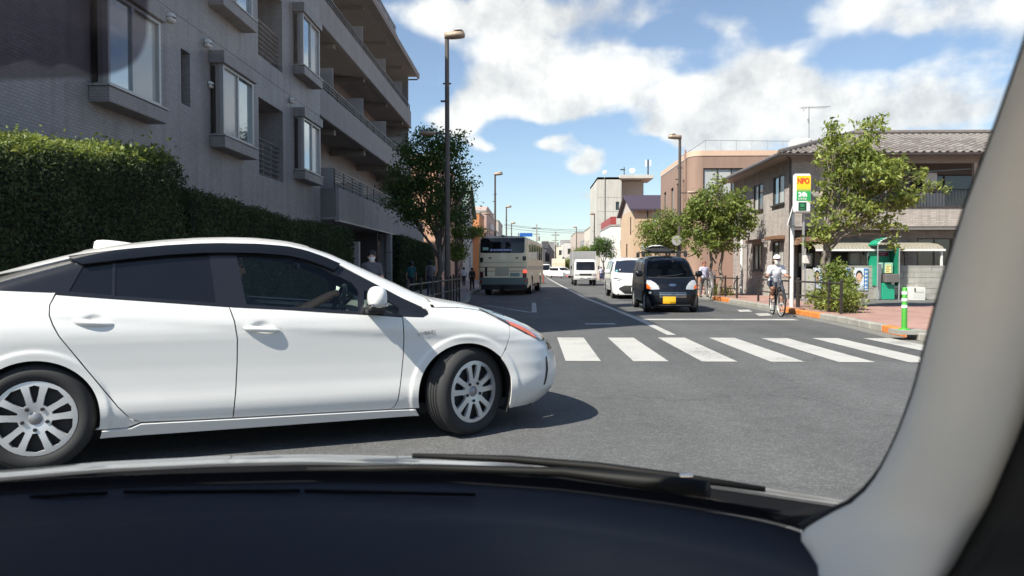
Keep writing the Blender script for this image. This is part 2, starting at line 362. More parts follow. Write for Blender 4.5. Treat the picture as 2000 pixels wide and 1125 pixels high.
# ================================================================== ground, road, pavements
def mat_asphalt(name='asphalt', base=.102):
    m = bpy.data.materials.new(name); m.use_nodes = True; nt = m.node_tree; N = nt.nodes.new; L = nt.links.new; MATS[name] = m
    b = nt.nodes['Principled BSDF']; geo = N('ShaderNodeNewGeometry')
    def nz(sc, det, ro=.6):
        n = N('ShaderNodeTexNoise'); n.inputs['Scale'].default_value = sc; n.inputs['Detail'].default_value = det; n.inputs['Roughness'].default_value = ro; L(geo.outputs['Position'], n.inputs['Vector']); return n.outputs['Fac']
    big = nz(.35, 5); mid = nz(6, 4); fine = nz(95, 3, .7)
    # worn wheel tracks run along the road
    mp = N('ShaderNodeMapping'); mp.inputs['Scale'].default_value = (1.1, .045, 1); L(geo.outputs['Position'], mp.inputs[0])
    tr = N('ShaderNodeTexNoise'); tr.inputs['Scale'].default_value = 1; tr.inputs['Detail'].default_value = 3; L(mp.outputs[0], tr.inputs['Vector'])
    vor = N('ShaderNodeTexVoronoi'); vor.inputs['Scale'].default_value = 85; L(geo.outputs['Position'], vor.inputs['Vector'])
    vs = N('ShaderNodeSeparateColor'); L(vor.outputs['Color'], vs.inputs[0])
    def mm(op, a, bb):
        n = N('ShaderNodeMath'); n.operation = op
        for i, x in enumerate((a, bb)):
            if isinstance(x, (int, float)): n.inputs[i].default_value = x
            else: L(x, n.inputs[i])
        return n.outputs[0]
    def mr(x, a, c, lo, hi):
        n = N('ShaderNodeMapRange'); L(x, n.inputs[0]); n.inputs[1].default_value = a; n.inputs[2].default_value = c; n.inputs[3].default_value = lo; n.inputs[4].default_value = hi; return n.outputs[0]
    v = mm('MULTIPLY', mr(big, .3, .7, .84, 1.16), mr(mid, .3, .7, .92, 1.08))
    v = mm('MULTIPLY', v, mr(tr.outputs['Fac'], .35, .65, .9, 1.1))
    chips = mr(vs.outputs[0], .5, 1.0, .86, 1.38)
    v = mm('MULTIPLY', v, chips); v = mm('MULTIPLY', v, mr(fine, .3, .7, .8, 1.2))
    # hairline cracks and darker repair patches
    wv = N('ShaderNodeVectorMath'); wv.operation = 'MULTIPLY_ADD'; nc = N('ShaderNodeTexNoise'); nc.inputs['Scale'].default_value = 1.3; nc.inputs['Detail'].default_value = 6; L(geo.outputs['Position'], nc.inputs['Vector'])
    L(nc.outputs['Color'], wv.inputs[0]); wv.inputs[1].default_value = (1.6, 1.6, 0); L(geo.outputs['Position'], wv.inputs[2])
    ck = N('ShaderNodeTexVoronoi'); ck.feature = 'DISTANCE_TO_EDGE'; ck.inputs['Scale'].default_value = .23; L(wv.outputs[0], ck.inputs['Vector'])
    v = mm('MULTIPLY', v, mr(ck.outputs['Distance'], .0, .005, .74, 1.0))
    pt = N('ShaderNodeTexVoronoi'); pt.distance = 'CHEBYCHEV'; pt.inputs['Scale'].default_value = .17; pt.inputs['Randomness'].default_value = .8; L(geo.outputs['Position'], pt.inputs['Vector'])
    ps = N('ShaderNodeSeparateColor'); L(pt.outputs['Color'], ps.inputs[0]); v = mm('MULTIPLY', v, mr(ps.outputs[1], .15, .2, .86, 1.0))
    col = N('ShaderNodeMix'); col.data_type = 'RGBA'; col.blend_type = 'MULTIPLY'; col.inputs[0].default_value = 1
    col.inputs[6].default_value = (base, base, base, 1); L(v, col.inputs[7]); L(col.outputs[2], b.inputs['Base Color'])
    b.inputs['Roughness'].default_value = .82; b.inputs['Specular IOR Level'].default_value = .35
    bp = N('ShaderNodeBump'); bp.inputs['Distance'].default_value = .006; bp.inputs['Strength'].default_value = .5; L(mm('ADD', vor.outputs['Distance'], mm('MULTIPLY', fine, .4)), bp.inputs['Height']); L(bp.outputs[0], b.inputs['Normal'])
    return m
M_ASPH = mat_asphalt()
M_LOT = pm('lot_asphalt', (.12, .118, .112), .85, 0, .18, 1.2, .004, 90)
M_CONC = pm('concrete', (.34, .33, .30), .85, 0, .16, 1.5, .004, 60, dirt=.25)
M_KERB = pm('kerb_concrete', (.30, .29, .26), .88, 0, .22, 2.5, .005, 45)
M_ORANGE = pm('orange_kerb_paint', (.64, .21, .05), .6, 0, .18, 9, .002, 60)
M_PAVER = mat_tiles('red_pavers', (.33, .185, .15), (.39, .235, .195), (.27, .18, .15), .2, .1, .006, .85, .003, .2, horiz=True)
M_EARTH = pm('earth', (.09, .07, .05), .95, 0, .3, 5, .02, 25)
def mat_paint(name, col, wear=.5):
    m = bpy.data.materials.new(name); m.use_nodes = True; nt = m.node_tree; N = nt.nodes.new; L = nt.links.new; MATS[name] = m
    b = nt.nodes['Principled BSDF']; geo = N('ShaderNodeNewGeometry')
    n = N('ShaderNodeTexNoise'); n.inputs['Scale'].default_value = 26; n.inputs['Detail'].default_value = 8; n.inputs['Roughness'].default_value = .8; L(geo.outputs['Position'], n.inputs['Vector'])
    n2 = N('ShaderNodeTexNoise'); n2.inputs['Scale'].default_value = 1.4; n2.inputs['Detail'].default_value = 5; L(geo.outputs['Position'], n2.inputs['Vector'])
    ad = N('ShaderNodeMath'); ad.operation = 'MULTIPLY_ADD'; L(n2.outputs['Fac'], ad.inputs[0]); ad.inputs[1].default_value = .6; L(n.outputs['Fac'], ad.inputs[2])
    rp = N('ShaderNodeValToRGB'); rp.color_ramp.elements[0].position = wear; rp.color_ramp.elements[1].position = wear + .16
    rp.color_ramp.elements[0].color = (.16, .155, .15, 1); rp.color_ramp.elements[1].color = (*col, 1); L(ad.outputs[0], rp.inputs[0])
    L(rp.outputs[0], b.inputs['Base Color']); b.inputs['Roughness'].default_value = .7
    return m
M_PAINT = mat_paint('road_paint', (.43, .42, .395), .60)
M_PAINT_D = mat_paint('faded_road_paint', (.42, .42, .42), .66)

g = MB(); g.quad((-900, -400, -.02), (900, -400, -.02), (900, 1600, -.02), (-900, 1600, -.02))
tag(g.build('ground', pm('ground_soil', (.16, .15, .13), .95, 0, .2, .2)), 'flat ground under the whole town', None, kind='structure')

KL = [(-40, 5.6), (-6.5, 6.9), (-4.4, 7.6), (-3.0, 9.0), (-2.35, 11.0), (-2.2, 13.5), (-2.2, 27), (-2.85, 31), (-2.9, 52), (-2.5, 58), (-2.4, 110), (-5, 150), (-16, 210), (-60, 300)]
KR = [(60, 7.6), (9.2, 8.1), (7.4, 8.7), (6.55, 9.9), (6.32, 11.6), (6.62, 13.6), (6.95, 17.5), (7.0, 40), (6.9, 70), (7.0, 115), (5, 160), (-5, 220), (-45, 320)]
def smooth_poly(P, it=2):
    for _ in range(it):
        Q = [P[0]]
        for a, b in zip(P[:-1], P[1:]):
            Q += [(a[0] * .75 + b[0] * .25, a[1] * .75 + b[1] * .25), (a[0] * .25 + b[0] * .75, a[1] * .25 + b[1] * .75)]
        P = Q + [P[-1]]
    return P
KLs, KRs = smooth_poly(KL), smooth_poly(KR)
road_pts = [(x, y) for x, y in KLs] + [(x, y) for x, y in reversed(KRs)] + [(60, -60), (-40, -60)]
def fill(pts, z):
    vs = [Vector((x, y, 0)) for x, y in pts]; tr = tessellate_polygon([vs])
    m = MB(); fs = []
    for t in tr:
        a, b, c = [vs[i] for i in t]
        fs.append(t if (b - a).cross(c - a).z > 0 else t[::-1])
    m.add([(x, y, z) for x, y in pts], fs); return m
road = tag(fill(road_pts, 0).build('road', M_ASPH), 'grey asphalt road running away between the pavements', None, kind='structure')

def offset(P, d):
    out = []
    for i, p in enumerate(P):
        a = Vector(P[max(i - 1, 0)]); b = Vector(P[min(i + 1, len(P) - 1)]); t = (b - a).normalized(); n = Vector((t.y, -t.x)); out.append((p[0] + n.x * d, p[1] + n.y * d))
    return out
KW = .16
KLi, KRi = offset(KLs, -KW), offset(KRs, KW)
pvl = tag(fill(KLi + [(-300, 300), (-300, 5)], .13).build('pavement_left', pm('grey_pavers', (.30, .24, .22), .88, 0, .15, 3, .003, 60)), 'shaded pavement along the apartment building', None, kind='structure')
pvr_pts = [(x, y) for x, y in KRi if y < 60] 
pvr = tag(fill(KRi + [(-45, 520), (300, 520), (300, 6.5)], .13).build('pavement_right', M_PAVER), 'red brick pavement on the right of the road', None, kind='structure')
lot = tag(fill([(9.0, 21.6), (40, 18.5), (40, 26.8), (9.0, 26.8)], .134).build('forecourt', M_LOT), 'grey asphalt forecourt before the block wall', None, kind='structure')

def kerb_stones(P, side, parent, orange, ymax=75):
    """each kerb stone is a piece of its own; the far run is one strip"""
    seg = []; acc = 0; last = P[0]; L_ = .6; rest = 0.0
    pts = [Vector(P[0])]
    for a, b in zip(P[:-1], P[1:]):
        a, b = Vector(a), Vector(b); d = (b - a).length; t = L_ - rest
        while t <= d:
            pts.append(a + (b - a) * (t / d)); t += L_
        rest = (rest + d) % L_
    far = MB()
    for a, b in zip(pts[:-1], pts[1:]):
        mid = (a + b) / 2
        if abs(mid.x) > 14 : continue
        t = (b - a).normalized(); n = Vector((t.y, -t.x)) * side; ln = (b - a).length - .008
        M = Matrix(((t.x, n.x, 0, a.x), (t.y, n.y, 0, a.y), (0, 0, 1, 0), (0, 0, 0, 1)))
        if mid.y > ymax:
            far.box(0, ln, 0, KW, -.01, .134, 0, M)
        else:
            jz = random.uniform(-.004, .004)
            o = MB().box(.004, ln, 0, KW, -.01, .136 + jz, .018, M).build('kerb_stone', M_ORANGE if orange(mid) else M_KERB, parent)
    if far.v: tag(far.build('far_kerb', M_KERB, parent), kind='stuff')
kerb_stones(KLs, -1, pvl, lambda m: False)
kerb_stones(KRs, 1, pvr, lambda m: (17.6 < m.y < 20.4) or (12.9 < m.y < 14.2) or (26.0 < m.y < 28.4) or (31 < m.y < 32.3))
# gutter strip of pale concrete beside the right kerb
gt = MB(); Pg0, Pg1 = offset(KRs, -.36), offset(KRs, -.003)
for i in range(len(Pg0) - 1):
    if abs(Pg0[i][0]) < 20 and Pg0[i][1] < 90: gt.quad((*Pg0[i], .004), (*Pg0[i + 1], .004), (*Pg1[i + 1], .004), (*Pg1[i], .004))
gt.build('gutter', pm('gutter_concrete', (.17, .165, .15), .9, 0, .2, 3, .003, 60), road)

def mark(name, pts, mat=M_PAINT, z=.005, grp=None):
    m = MB(); P = [Vector((p[0], p[1], 0)) for p in pts]
    if (P[1] - P[0]).cross(P[2] - P[0]).z < 0: P = P[::-1]
    # subdivided edge for slightly ragged paint
    m.add([(p.x, p.y, z) for p in P], [tuple(range(len(P)))])
    return m.build(name, mat, road)
for k in range(-3, 7):
    x0 = .43 + .877 * k; xr = min(x0 + .45, 6.25)
    y0, y1 = 9.42 + random.uniform(-.02, .02), 12.66 + random.uniform(-.03, .03)
    pts = [(x0 + random.uniform(-.012, .012), y0), (xr + random.uniform(-.012, .012), y0), (xr + random.uniform(-.012, .012), y1), (x0 + random.uniform(-.012, .012), y1)]
    mark('crosswalk_stripe', pts)
cl = [(2.52, 13.2), (2.53, 17), (2.35, 24), (2.16, 30), (2.05, 45), (2.0, 63), (1.95, 110), (0, 158), (-9, 214)]
for a, b in zip(cl[:-1], cl[1:]): mark('centre_line', [(a[0] - .08, a[1]), (a[0] + .08, a[1]), (b[0] + .08, b[1]), (b[0] - .08, b[1])])
mark('stop_line', [(2.62, 17.0), (6.2, 17.05), (6.2, 17.5), (2.62, 17.45)])
for y in (18.6, 20.3): mark('lane_mark', [(5.75, y), (6.15, y + .2), (6.35, y + 1.2), (5.95, y + 1.0)])
for y in (30, 36, 42, 50): mark('lane_mark', [(6.2, y), (6.35, y), (6.35, y + 2.2), (6.2, y + 2.2)])
mark('bay_line', [(-1.75, 24.2), (-1.62, 24.0), (.02, 19.9), (-.12, 19.9)], M_PAINT_D)
mark('bay_line', [(-.02, 19.9), (.12, 19.9), (.12, 25.6), (-.02, 25.6)], M_PAINT_D)
mark('drain_bar', [(1.15, 15.65), (1.8, 15.65), (1.8, 16.0), (1.15, 16.0)], M_PAINT_D)
mark('far_lane_mark', [(3.8, 36.5), (6.0, 36.8), (6.0, 37.6), (3.9, 37.4)], M_PAINT_D)
def manhole(x, y, r=.3):
    m = MB(); n = 28
    ring = [(x + r * math.cos(2 * math.pi * i / n), y + r * math.sin(2 * math.pi * i / n), .005) for i in range(n)]
    m.add(ring, [tuple(range(n))]); m.build('manhole_cover', pm('cast_iron', (.07, .065, .06), .55, .6, .2, 20, .003, 120), road)
manhole(4.4, 24.5); manhole(.6, 29)
# ================================================================== building helpers
def facade(name, mat, parent, P, u0, u1, v0, v1, holes=(), depth=.15):
    """wall sheet with real openings; P(u, v, d) gives the point, d into the building"""
    us = sorted({u0, u1, *[h[0] for h in holes], *[h[1] for h in holes]}); vs = sorted({v0, v1, *[h[2] for h in holes], *[h[3] for h in holes]})
    us = [u for u in us if u0 <= u <= u1]; vs = [v for v in vs if v0 <= v <= v1]
    m = MB()
    for a, b in zip(us[:-1], us[1:]):
        for c, d in zip(vs[:-1], vs[1:]):
            mu, mv = (a + b) / 2, (c + d) / 2
            if any(h[0] < mu < h[1] and h[2] < mv < h[3] for h in holes): continue
            m.quad(P(a, c, 0), P(b, c, 0), P(b, d, 0), P(a, d, 0))
    for (a, b, c, d) in holes:
        for (p, q) in (((a, c), (b, c)), ((b, c), (b, d)), ((b, d), (a, d)), ((a, d), (a, c))):
            m.quad(P(*p, 0), P(*q, 0), P(*q, depth), P(*p, depth))
    return m.build(name, mat, parent)
def pbox(m, P, a, b, c, d, e, f):
    """box spanning u a..b, v c..d, depth e..f"""
    vs = [P(a, c, e), P(b, c, e), P(b, d, e), P(a, d, e), P(a, c, f), P(b, c, f), P(b, d, f), P(a, d, f)]
    ctr = sum((Vector(x) for x in vs), Vector()) / 8
    fs = [(0, 1, 2, 3), (4, 5, 6, 7), (0, 1, 5, 4), (1, 2, 6, 5), (2, 3, 7, 6), (3, 0, 4, 7)]; out = []
    for q in fs:
        A, B, C = [Vector(vs[i]) for i in q[:3]]
        out.append(q if (B - A).cross(C - A).dot(A - ctr) > 0 else q[::-1])
    return m.add(vs, out)
def window(parent, P, a, b, c, d, dep, fm, gm, n=2, fw=.05, name='window', gms=None, sill=None, hood=None, curtain=None):
    """frame with n panes; the frame is the part, each pane a sub-part"""
    m = MB(); e0, e1 = dep - .03, dep + .04
    pbox(m, P, a, b, c, c + fw, e0, e1); pbox(m, P, a, b, d - fw, d, e0, e1)
    pbox(m, P, a, a + fw, c + fw, d - fw, e0, e1); pbox(m, P, b - fw, b, c + fw, d - fw, e0, e1)
    w = (b - a - 2 * fw) / n
    for i in range(1, n): pbox(m, P, a + fw + w * i - fw * .45, a + fw + w * i + fw * .45, c + fw, d - fw, e0 + .004, e1)
    o = m.build(name, fm, parent)
    for i in range(n):
        g = MB(); u0 = a + fw + w * i; u1 = u0 + w; dd = dep + .01 + .012 * (i % 2)
        g.quad(P(u0, c + fw, dd), P(u1, c + fw, dd), P(u1, d - fw, dd), P(u0, d - fw, dd)); g.build('pane', gms[i % len(gms)] if gms else gm, o)
    if sill: s = MB(); pbox(s, P, a - .05, b + .05, c - .06, c - .003, -.08, dep); s.build('window_sill', sill, o)
    if hood: s = MB(); pbox(s, P, a - .08, b + .08, d + .003, d + .09, -.25, dep); s.build('window_hood', hood, o)
    return o
G_SKY = pm('pane_mirror', (.42, .50, .53), .03, .75, .1, .6)
G_DARK = pm('pane_dark', (.03, .035, .04), .05, 0, .3, .8, spec=1.0)
G_CURT = pm('pane_curtain', (.42, .43, .41), .12, 0, .08, 1.2, spec=.9)
G_ROOM = pm('pane_room', (.10, .115, .12), .06, .1, .35, 1.1, spec=1.0)
F_ALU = pm('window_aluminium', (.42, .41, .40), .4, .6, .06, 3)
F_DARK = pm('window_dark_bronze', (.045, .035, .03), .45, .3, .1, 3)
F_WHITE = pm('window_white', (.7, .7, .68), .45, 0, .05, 3)

# ================================================================== left: tiled apartment building
XW, XB = -6.72, -6.45
M_TILE = mat_tiles('taupe_tiles', (.265, .25, .25), (.315, .297, .297), (.19, .178, .178), .095, .047, .005, .5, .002, .12)
M_TRIM = mat_tiles('taupe_trim_tiles', (.24, .222, .22), (.28, .258, .256), (.18, .167, .166), .095, .047, .005, .5, .002, .12)
M_RC = pm('pale_concrete_panel', (.29, .275, .27), .8, 0, .12, 1.2, .002, 50, dirt=.2)
M_SOFFIT = pm('balcony_soffit', (.26, .245, .235), .85, 0, .1, 1)
M_RAIL = pm('dark_rail', (.07, .066, .064), .45, .4, .1, 4)
M_PARTN = pm('partition_board', (.42, .40, .39), .7, 0, .06, 2)
apt = thing('apartment_building', 'tall grey tiled apartment building with bay windows and long balconies on the left', 'building', (XW, 16, 0))
def A(o): o.location = Vector(o.location) - Vector((XW, 16, 0)); return o
PW = lambda u, v, d: (XW - d - XW, u - 16, v)       # local to the building's Empty
YN, YE, ZT = 7.9, 22.95, 13.2
niches = [(17.76, 19.5, z, z + 1.90) for z in (3.52, 6.45, 9.38)]
slits = [(13.82, 14.19, z, z + 1.05) for z in (4.37, 7.3, 10.23)]
doorhole = []
facade('wall', M_TILE, apt, PW, YN, YE, 0, ZT, niches + slits, .35)
w = MB()                                             # body behind the facade: near end wall, roof, back
w.quad((-14, YN - 16, 0), (0, YN - 16, 0), (0, YN - 16, ZT), (-14, YN - 16, ZT)); w.build('end_wall', M_TILE, apt)
w = MB(); w.box(-14, .12, YN - 16 - .1, YE - 16, ZT, ZT + .25); w.build('roof', M_RC, apt)
w = MB(); w.box(-1.9, -1.6, YE - 16 + .02, 40.3 - 16, 0, ZT - 1.3); w.build('recess_back_wall', M_TILE, apt)
w = MB(); w.quad((-1.9, 40.3 - 16, 0), (-14, 40.3 - 16, 0), (-14, 40.3 - 16, ZT - 1.3), (-1.9, 40.3 - 16, ZT - 1.3)); w.build('far_end_wall', M_TILE, apt)
w = MB(); w.box(-1.6, -.001, YE - 16 - .3, YE - 16 + .0, 0, ZT - .01); w.build('recess_side_wall', M_TILE, apt)
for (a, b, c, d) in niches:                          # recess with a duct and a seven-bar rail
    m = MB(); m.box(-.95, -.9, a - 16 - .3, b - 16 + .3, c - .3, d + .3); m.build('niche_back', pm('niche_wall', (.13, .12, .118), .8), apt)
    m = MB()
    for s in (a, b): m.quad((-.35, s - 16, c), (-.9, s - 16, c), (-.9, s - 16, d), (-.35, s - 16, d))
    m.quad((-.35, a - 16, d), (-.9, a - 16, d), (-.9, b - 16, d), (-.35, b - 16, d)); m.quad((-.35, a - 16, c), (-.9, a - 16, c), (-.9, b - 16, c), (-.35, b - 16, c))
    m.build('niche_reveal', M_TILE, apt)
    r = MB()
    for k in range(8): r.cyl((-.10, a - 16, c + .06 + k * .125), (-.10, b - 16, c + .06 + k * .125), .016 if k < 7 else .026, n=6)
    for s in np.linspace(a + .06, b - .06, 4): r.cyl((-.13, s - 16, c), (-.13, s - 16, c + .95), .018, n=6)
    r.build('niche_rail', pm('niche_rail_metal', (.22, .205, .20), .4, .5), apt)
    du = MB(); du.tube([(-.55, a - 16 + .55, c), (-.55, a - 16 + .55, d - .5), (-.55, a - 16 + .5, d - .38), (-.6, a - 16 + .35, d - .32), (-.9, a - 16 + .3, d - .32)], .07, 10)
    du.build('duct', pm('duct_beige', (.42, .39, .37), .5), apt, smooth=True)
for (a, b, c, d) in slits: window(apt, PW, a, b, c, d, .2, F_DARK, G_DARK, 1, .03)
def bay(y0, y1, zs, zh, order):
    m = MB(); D = XB - XW
    m.box(0, D + .06, y0 - 16 - .08, y1 - 16 + .08, zs - .24, zs, .01)
    o = m.build('bay_window', M_TRIM, apt)
    m = MB(); m.box(0, D + .06, y0 - 16 - .08, y1 - 16 + .08, zh, zh + .26, .01); m.build('header', M_TRIM, o)
    m = MB(); m.box(-.04, D + .08, y0 - 16 - .1, y1 - 16 + .1, zs + .002, zs + .03, .005); m.build('sill_plate', F_ALU, o)
    fr = MB(); f = .06; z0, z1 = zs + .03, zh
    for (ya, yb) in ((y0, y0 + f), (y1 - f, y1)): fr.box(D - .09, D, ya - 16, yb - 16, z0, z1, .005)
    fr.box(D - .085, D - .003, y0 - 16 + f, y1 - 16 - f, z0, z0 + f); fr.box(D - .085, D - .003, y0 - 16 + f, y1 - 16 - f, z1 - f, z1)
    ym = (y0 + y1) / 2 + .1 * random.uniform(-1, 1); fr.box(D - .08, D - .012, ym - 16 - .03, ym - 16 + .03, z0 + f, z1 - f)
    fr.build('frame', F_ALU, o)
    for i, (a, b) in enumerate(((y0 + f, ym - .03), (ym + .03, y1 - f))):
        g = MB(); x = D - .05 - .016 * i; g.quad((x, a - 16, z0 + f), (x, b - 16, z0 + f), (x, b - 16, z1 - f), (x, a - 16, z1 - f)); g.build('pane', order[i], o)
    for ya, s in ((y0 + .01, -1), (y1 - .01, 1)):     # narrow side lights
        g = MB(); g.quad((.02, ya - 16, z0), (D - .09, ya - 16, z0), (D - .09, ya - 16, z1), (.02, ya - 16, z1)); g.build('side_panel', pm('bay_side_panel', (.27, .255, .25), .5), o)
        s_ = MB(); s_.box(.03, .10, ya - 16 + s * .012 - .02, ya - 16 + s * .012 + .02, z0 + .05, z1 - .05); s_.build('drain_pipe', F_DARK, o)
    return o
for f in range(4):
    dz = 2.93 * f
    bay(10.97, 12.55, 3.97 + dz, 5.48 + dz, (G_SKY, G_CURT))
    bay(15.1, 16.75, 3.97 + dz, 5.48 + dz, (G_CURT, G_SKY))
    if f < 3: bay(20.45, 22.05, 3.97 + dz, 5.48 + dz, (G_SKY, G_CURT))
def vent(y, z, r=.1):
    m = MB(); prof = []
    n = 10
    rows = []
    for i in range(9):                                # hood: half dome open below
        a = math.pi * i / 8; row = []
        for j in range(7):
            b = math.pi / 2 * j / 6; row.append((.02 + r * 1.25 * math.sin(b) * 1.0, y - 16 + r * math.cos(a) * math.cos(b) * 1.0, z + r * math.sin(a) * (1 if True else 0) * math.cos(b) * 1.0))
        rows.append(row)
    m.grid(rows)
    m.box(.0, r * 1.2, y - 16 - r * .98, y - 16 + r * .98, z - r * .9, z + .0, .03)
    m.build('vent_hood', pm('vent_white', (.62, .61, .58), .5), apt, smooth=30)
for (y, z, r) in ((13.34, 5.83, .1), (14.88, 5.83, .1), (15.0, 5.02, .075), (20.1, 5.87, .095), (13.34, 8.76, .1), (20.1, 8.8, .095)): vent(y, z, r)
m = MB(); m.box(.001, .006, YN - 16, 13.3 - 16, 3.02, 3.035); m.build('string_course', pm('pale_joint', (.34, .32, .31), .7), apt)
for z in (6.0, 8.93, 11.86):
    m = MB(); m.box(.0005, .004, YN - 16, YE - 16, z, z + .018); m.build('string_course', pm('tile_joint', (.15, .14, .138), .7), apt)
# long balconies
ends = {0: 40.9, 1: 40.3, 2: 40.3, 3: 36.3}
for lv in range(4):
    zo = 6.03 + 2.93 * (lv - 1)                       # underside of this storey's parapet = top of the opening below
    zp, zr = zo + .93, zo + 1.28; y0, y1 = YE - 16, ends[lv] - 16
    if lv > 0:
        m = MB(); m.box(-.16, 0, y0, y1, zo, zp, .012); m.box(-1.6, -.16, y0, y1, zo + .12, zo + .3); m.build('balcony_parapet', M_RC if lv != 9 else M_TILE, apt)
        m = MB(); m.box(-.001 + .002, .03, y0, y1, zo, zo + .05); m.build('drip_edge', pm('drip_dark', (.12, .11, .108), .6), apt)
        m = MB(); m.box(-1.0, .30 if lv == 3 else -.165, y0, y1 + (.35 if lv == 3 else 0), zo + .06, zo + .115); m.build('soffit', M_SOFFIT, apt)
    else:
        zp, zr = 3.77, 4.37
    xr = -.08 if lv else .42
    r = MB()
    for k in range(4 if lv else 5):
        zz = zr - k * .105; r.box(xr - .02, xr + .02, y0 + .02, y1 - .02, zz - (.02 if k == 0 else .01), zz + (.02 if k == 0 else .01))
    for yy in np.arange(y0 + .1, y1, 1.15): r.box(xr - .018, xr + .018, yy - .018, yy + .018, zp - .01, zr - .02)
    r.build('balcony_rail', M_RAIL, apt)
    if lv < 3:
        for yy in (25.3, 29.8, 34.4, 38.6):
            zf = zo + .3 if lv else 2.88
            m = MB(); m.box(-1.58, -.22, yy - 16 - .02, yy - 16 + .02, zf + .08, zf + 1.85); m.build('balcony_partition', M_PARTN, apt)
            m = MB(); m.box(-1.58, -.17, yy - 16 - .12, yy - 16 + .12, zo + 2.93 - .12 if lv else 5.85, zo + 2.93 + .055 if lv else 6.085); m.build('balcony_beam', M_SOFFIT, apt)
            wn = MB(); 
        PB = lambda u, v, d: (-1.6 - d + .06, u - 16, v)
        for (a, b) in ((23.4, 24.9), (26.1, 29.2), (30.4, 33.8), (35.0, 38.1)):
            zf = zo + .3 if lv else 2.88
            window(apt, PB, a, b, zf + .1, zf + 2.05, .02, F_ALU, G_ROOM, 2)
m = MB(); m.box(-1.9, .42, YE - 16, 40.7 - 16, 11.9, 12.05); m.box(.30, .40, YE - 16, 40.75 - 16, 11.8, 11.9); m.build('eave_slab', M_RC, apt)
m = MB(); m.tube([(.36, 40.6 - 16, 11.85), (.3, 40.6 - 16, 11.73), (-.9, 40.6 - 16, 11.73)], .04, 8); m.build('gutter_pipe', F_DARK, apt)
MB().box(-1.9, -.17, 40.3 - 16, 40.45 - 16, 2.8, 11.85).build('recess_end_wall', M_RC, apt)
# first-floor balcony box with vertical joints, over the entrance
XP = .59
for k in range(16):
    a = YE - 16 + k * 1.12; m = MB(); m.box(XP - .1, XP, a + .006, a + 1.115, 2.75, 3.77, .008); m.build('panel', M_RC, apt)
m = MB(); m.box(-1.6, XP - .101, YE - 16 + .001, 40.9 - 16, 2.77, 2.88); m.build('entrance_soffit', M_SOFFIT, apt)
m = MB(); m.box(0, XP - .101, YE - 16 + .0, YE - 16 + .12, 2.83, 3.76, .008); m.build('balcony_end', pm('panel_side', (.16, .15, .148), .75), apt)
m = MB(); m.box(XP - .13, XP + .012, YE - 16, 40.9 - 16, 2.71, 2.748); m.build('canopy_edge', pm('canopy_edge', (.50, .48, .45), .5), apt)
m = MB(); m.box(.38, .6, 31.3 - 16, 31.65 - 16, 0.1, 2.705, .01); m.box(.1, .38, 31.4 - 16, 31.6 - 16, .1, 2.7); m.build('pillar', M_RC, apt)
for z in (1.0, 1.9): 
    m = MB(); m.box(.375, .606, 31.29 - 16, 31.66 - 16, z, z + .02); m.build('pillar_joint', F_DARK, apt)
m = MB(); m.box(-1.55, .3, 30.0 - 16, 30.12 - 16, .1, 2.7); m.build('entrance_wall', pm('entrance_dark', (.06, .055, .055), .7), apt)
m = MB(); m.box(-1.0, .34, 26.6 - 16, 26.8 - 16, .1, 2.2, .01); m.build('name_wall', pm('name_wall', (.40, .385, .38), .6), apt)
for (x, z, sx, sz) in ((-.02, 1.78, .1, .1), (-.02, 1.42, .15, .16), (-.02, 1.12, .15, .16)):
    m = MB(); m.box(x - sx, x + sx, 26.588 - 16, 26.6 - 16, z - sz, z + sz); m.build('notice_plate', pm('notice_grey', (.16, .15, .15), .5), apt)
# ================================================================== vegetation
def leaf_cloud(C, size, squash=.45, droop=.35, up=.6, rng=RNG):
    """C: (n,3) centres -> folded two-triangle leaves"""
    n = len(C); s = size * rng.uniform(.65, 1.3, n)[:, None]
    a = rng.normal(size=(n, 3)); a[:, 2] -= droop; a /= np.linalg.norm(a, axis=1)[:, None]
    b = rng.normal(size=(n, 3)); b[:, 2] += up; b -= a * (a * b).sum(1)[:, None]; b /= np.linalg.norm(b, axis=1)[:, None]
    c = np.cross(a, b)
    base = C - a * s * .5; tip = C + a * s * .5
    l = C + c * s * squash * .5 + b * s * .10; r = C - c * s * squash * .5 + b * s * .10
    V = np.stack([base, l, tip, r], 1).reshape(-1, 3); i = np.arange(n)[:, None] * 4
    F = np.concatenate([i + [0, 2, 1], i + [0, 3, 2]], 1).reshape(-1, 3)
    return V, F
def mesh_np(name, V, F, mat, smooth=False):
    me = bpy.data.meshes.new(name); me.vertices.add(len(V)); me.vertices.foreach_set('co', np.asarray(V, np.float32).ravel())
    k = F.shape[1]; me.loops.add(F.size); me.loops.foreach_set('vertex_index', F.astype(np.int32).ravel())
    me.polygons.add(len(F)); me.polygons.foreach_set('loop_start', np.arange(0, F.size, k, dtype=np.int32)); me.polygons.foreach_set('loop_total', np.full(len(F), k, np.int32))
    me.update(calc_edges=True); me.validate(); me.materials.append(mat)
    if smooth: me.polygons.foreach_set('use_smooth', [True] * len(F))
    return me
BARK = pm('bark', (.105, .085, .068), .9, 0, .35, 9, .02, 30)
BARK_P = pm('pale_bark', (.20, .17, .14), .9, 0, .35, 9, .015, 30)
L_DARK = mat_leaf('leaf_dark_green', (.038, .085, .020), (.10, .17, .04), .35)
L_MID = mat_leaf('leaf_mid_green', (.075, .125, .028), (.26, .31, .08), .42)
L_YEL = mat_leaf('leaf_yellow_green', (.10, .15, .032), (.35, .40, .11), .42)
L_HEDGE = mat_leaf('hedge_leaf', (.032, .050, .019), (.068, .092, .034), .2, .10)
L_HTOP = mat_leaf('hedge_sunlit_leaf', (.10, .14, .03), (.22, .26, .07), .35)  # brighter copy of the hedge leaf: sun on the clipped top put into its colour
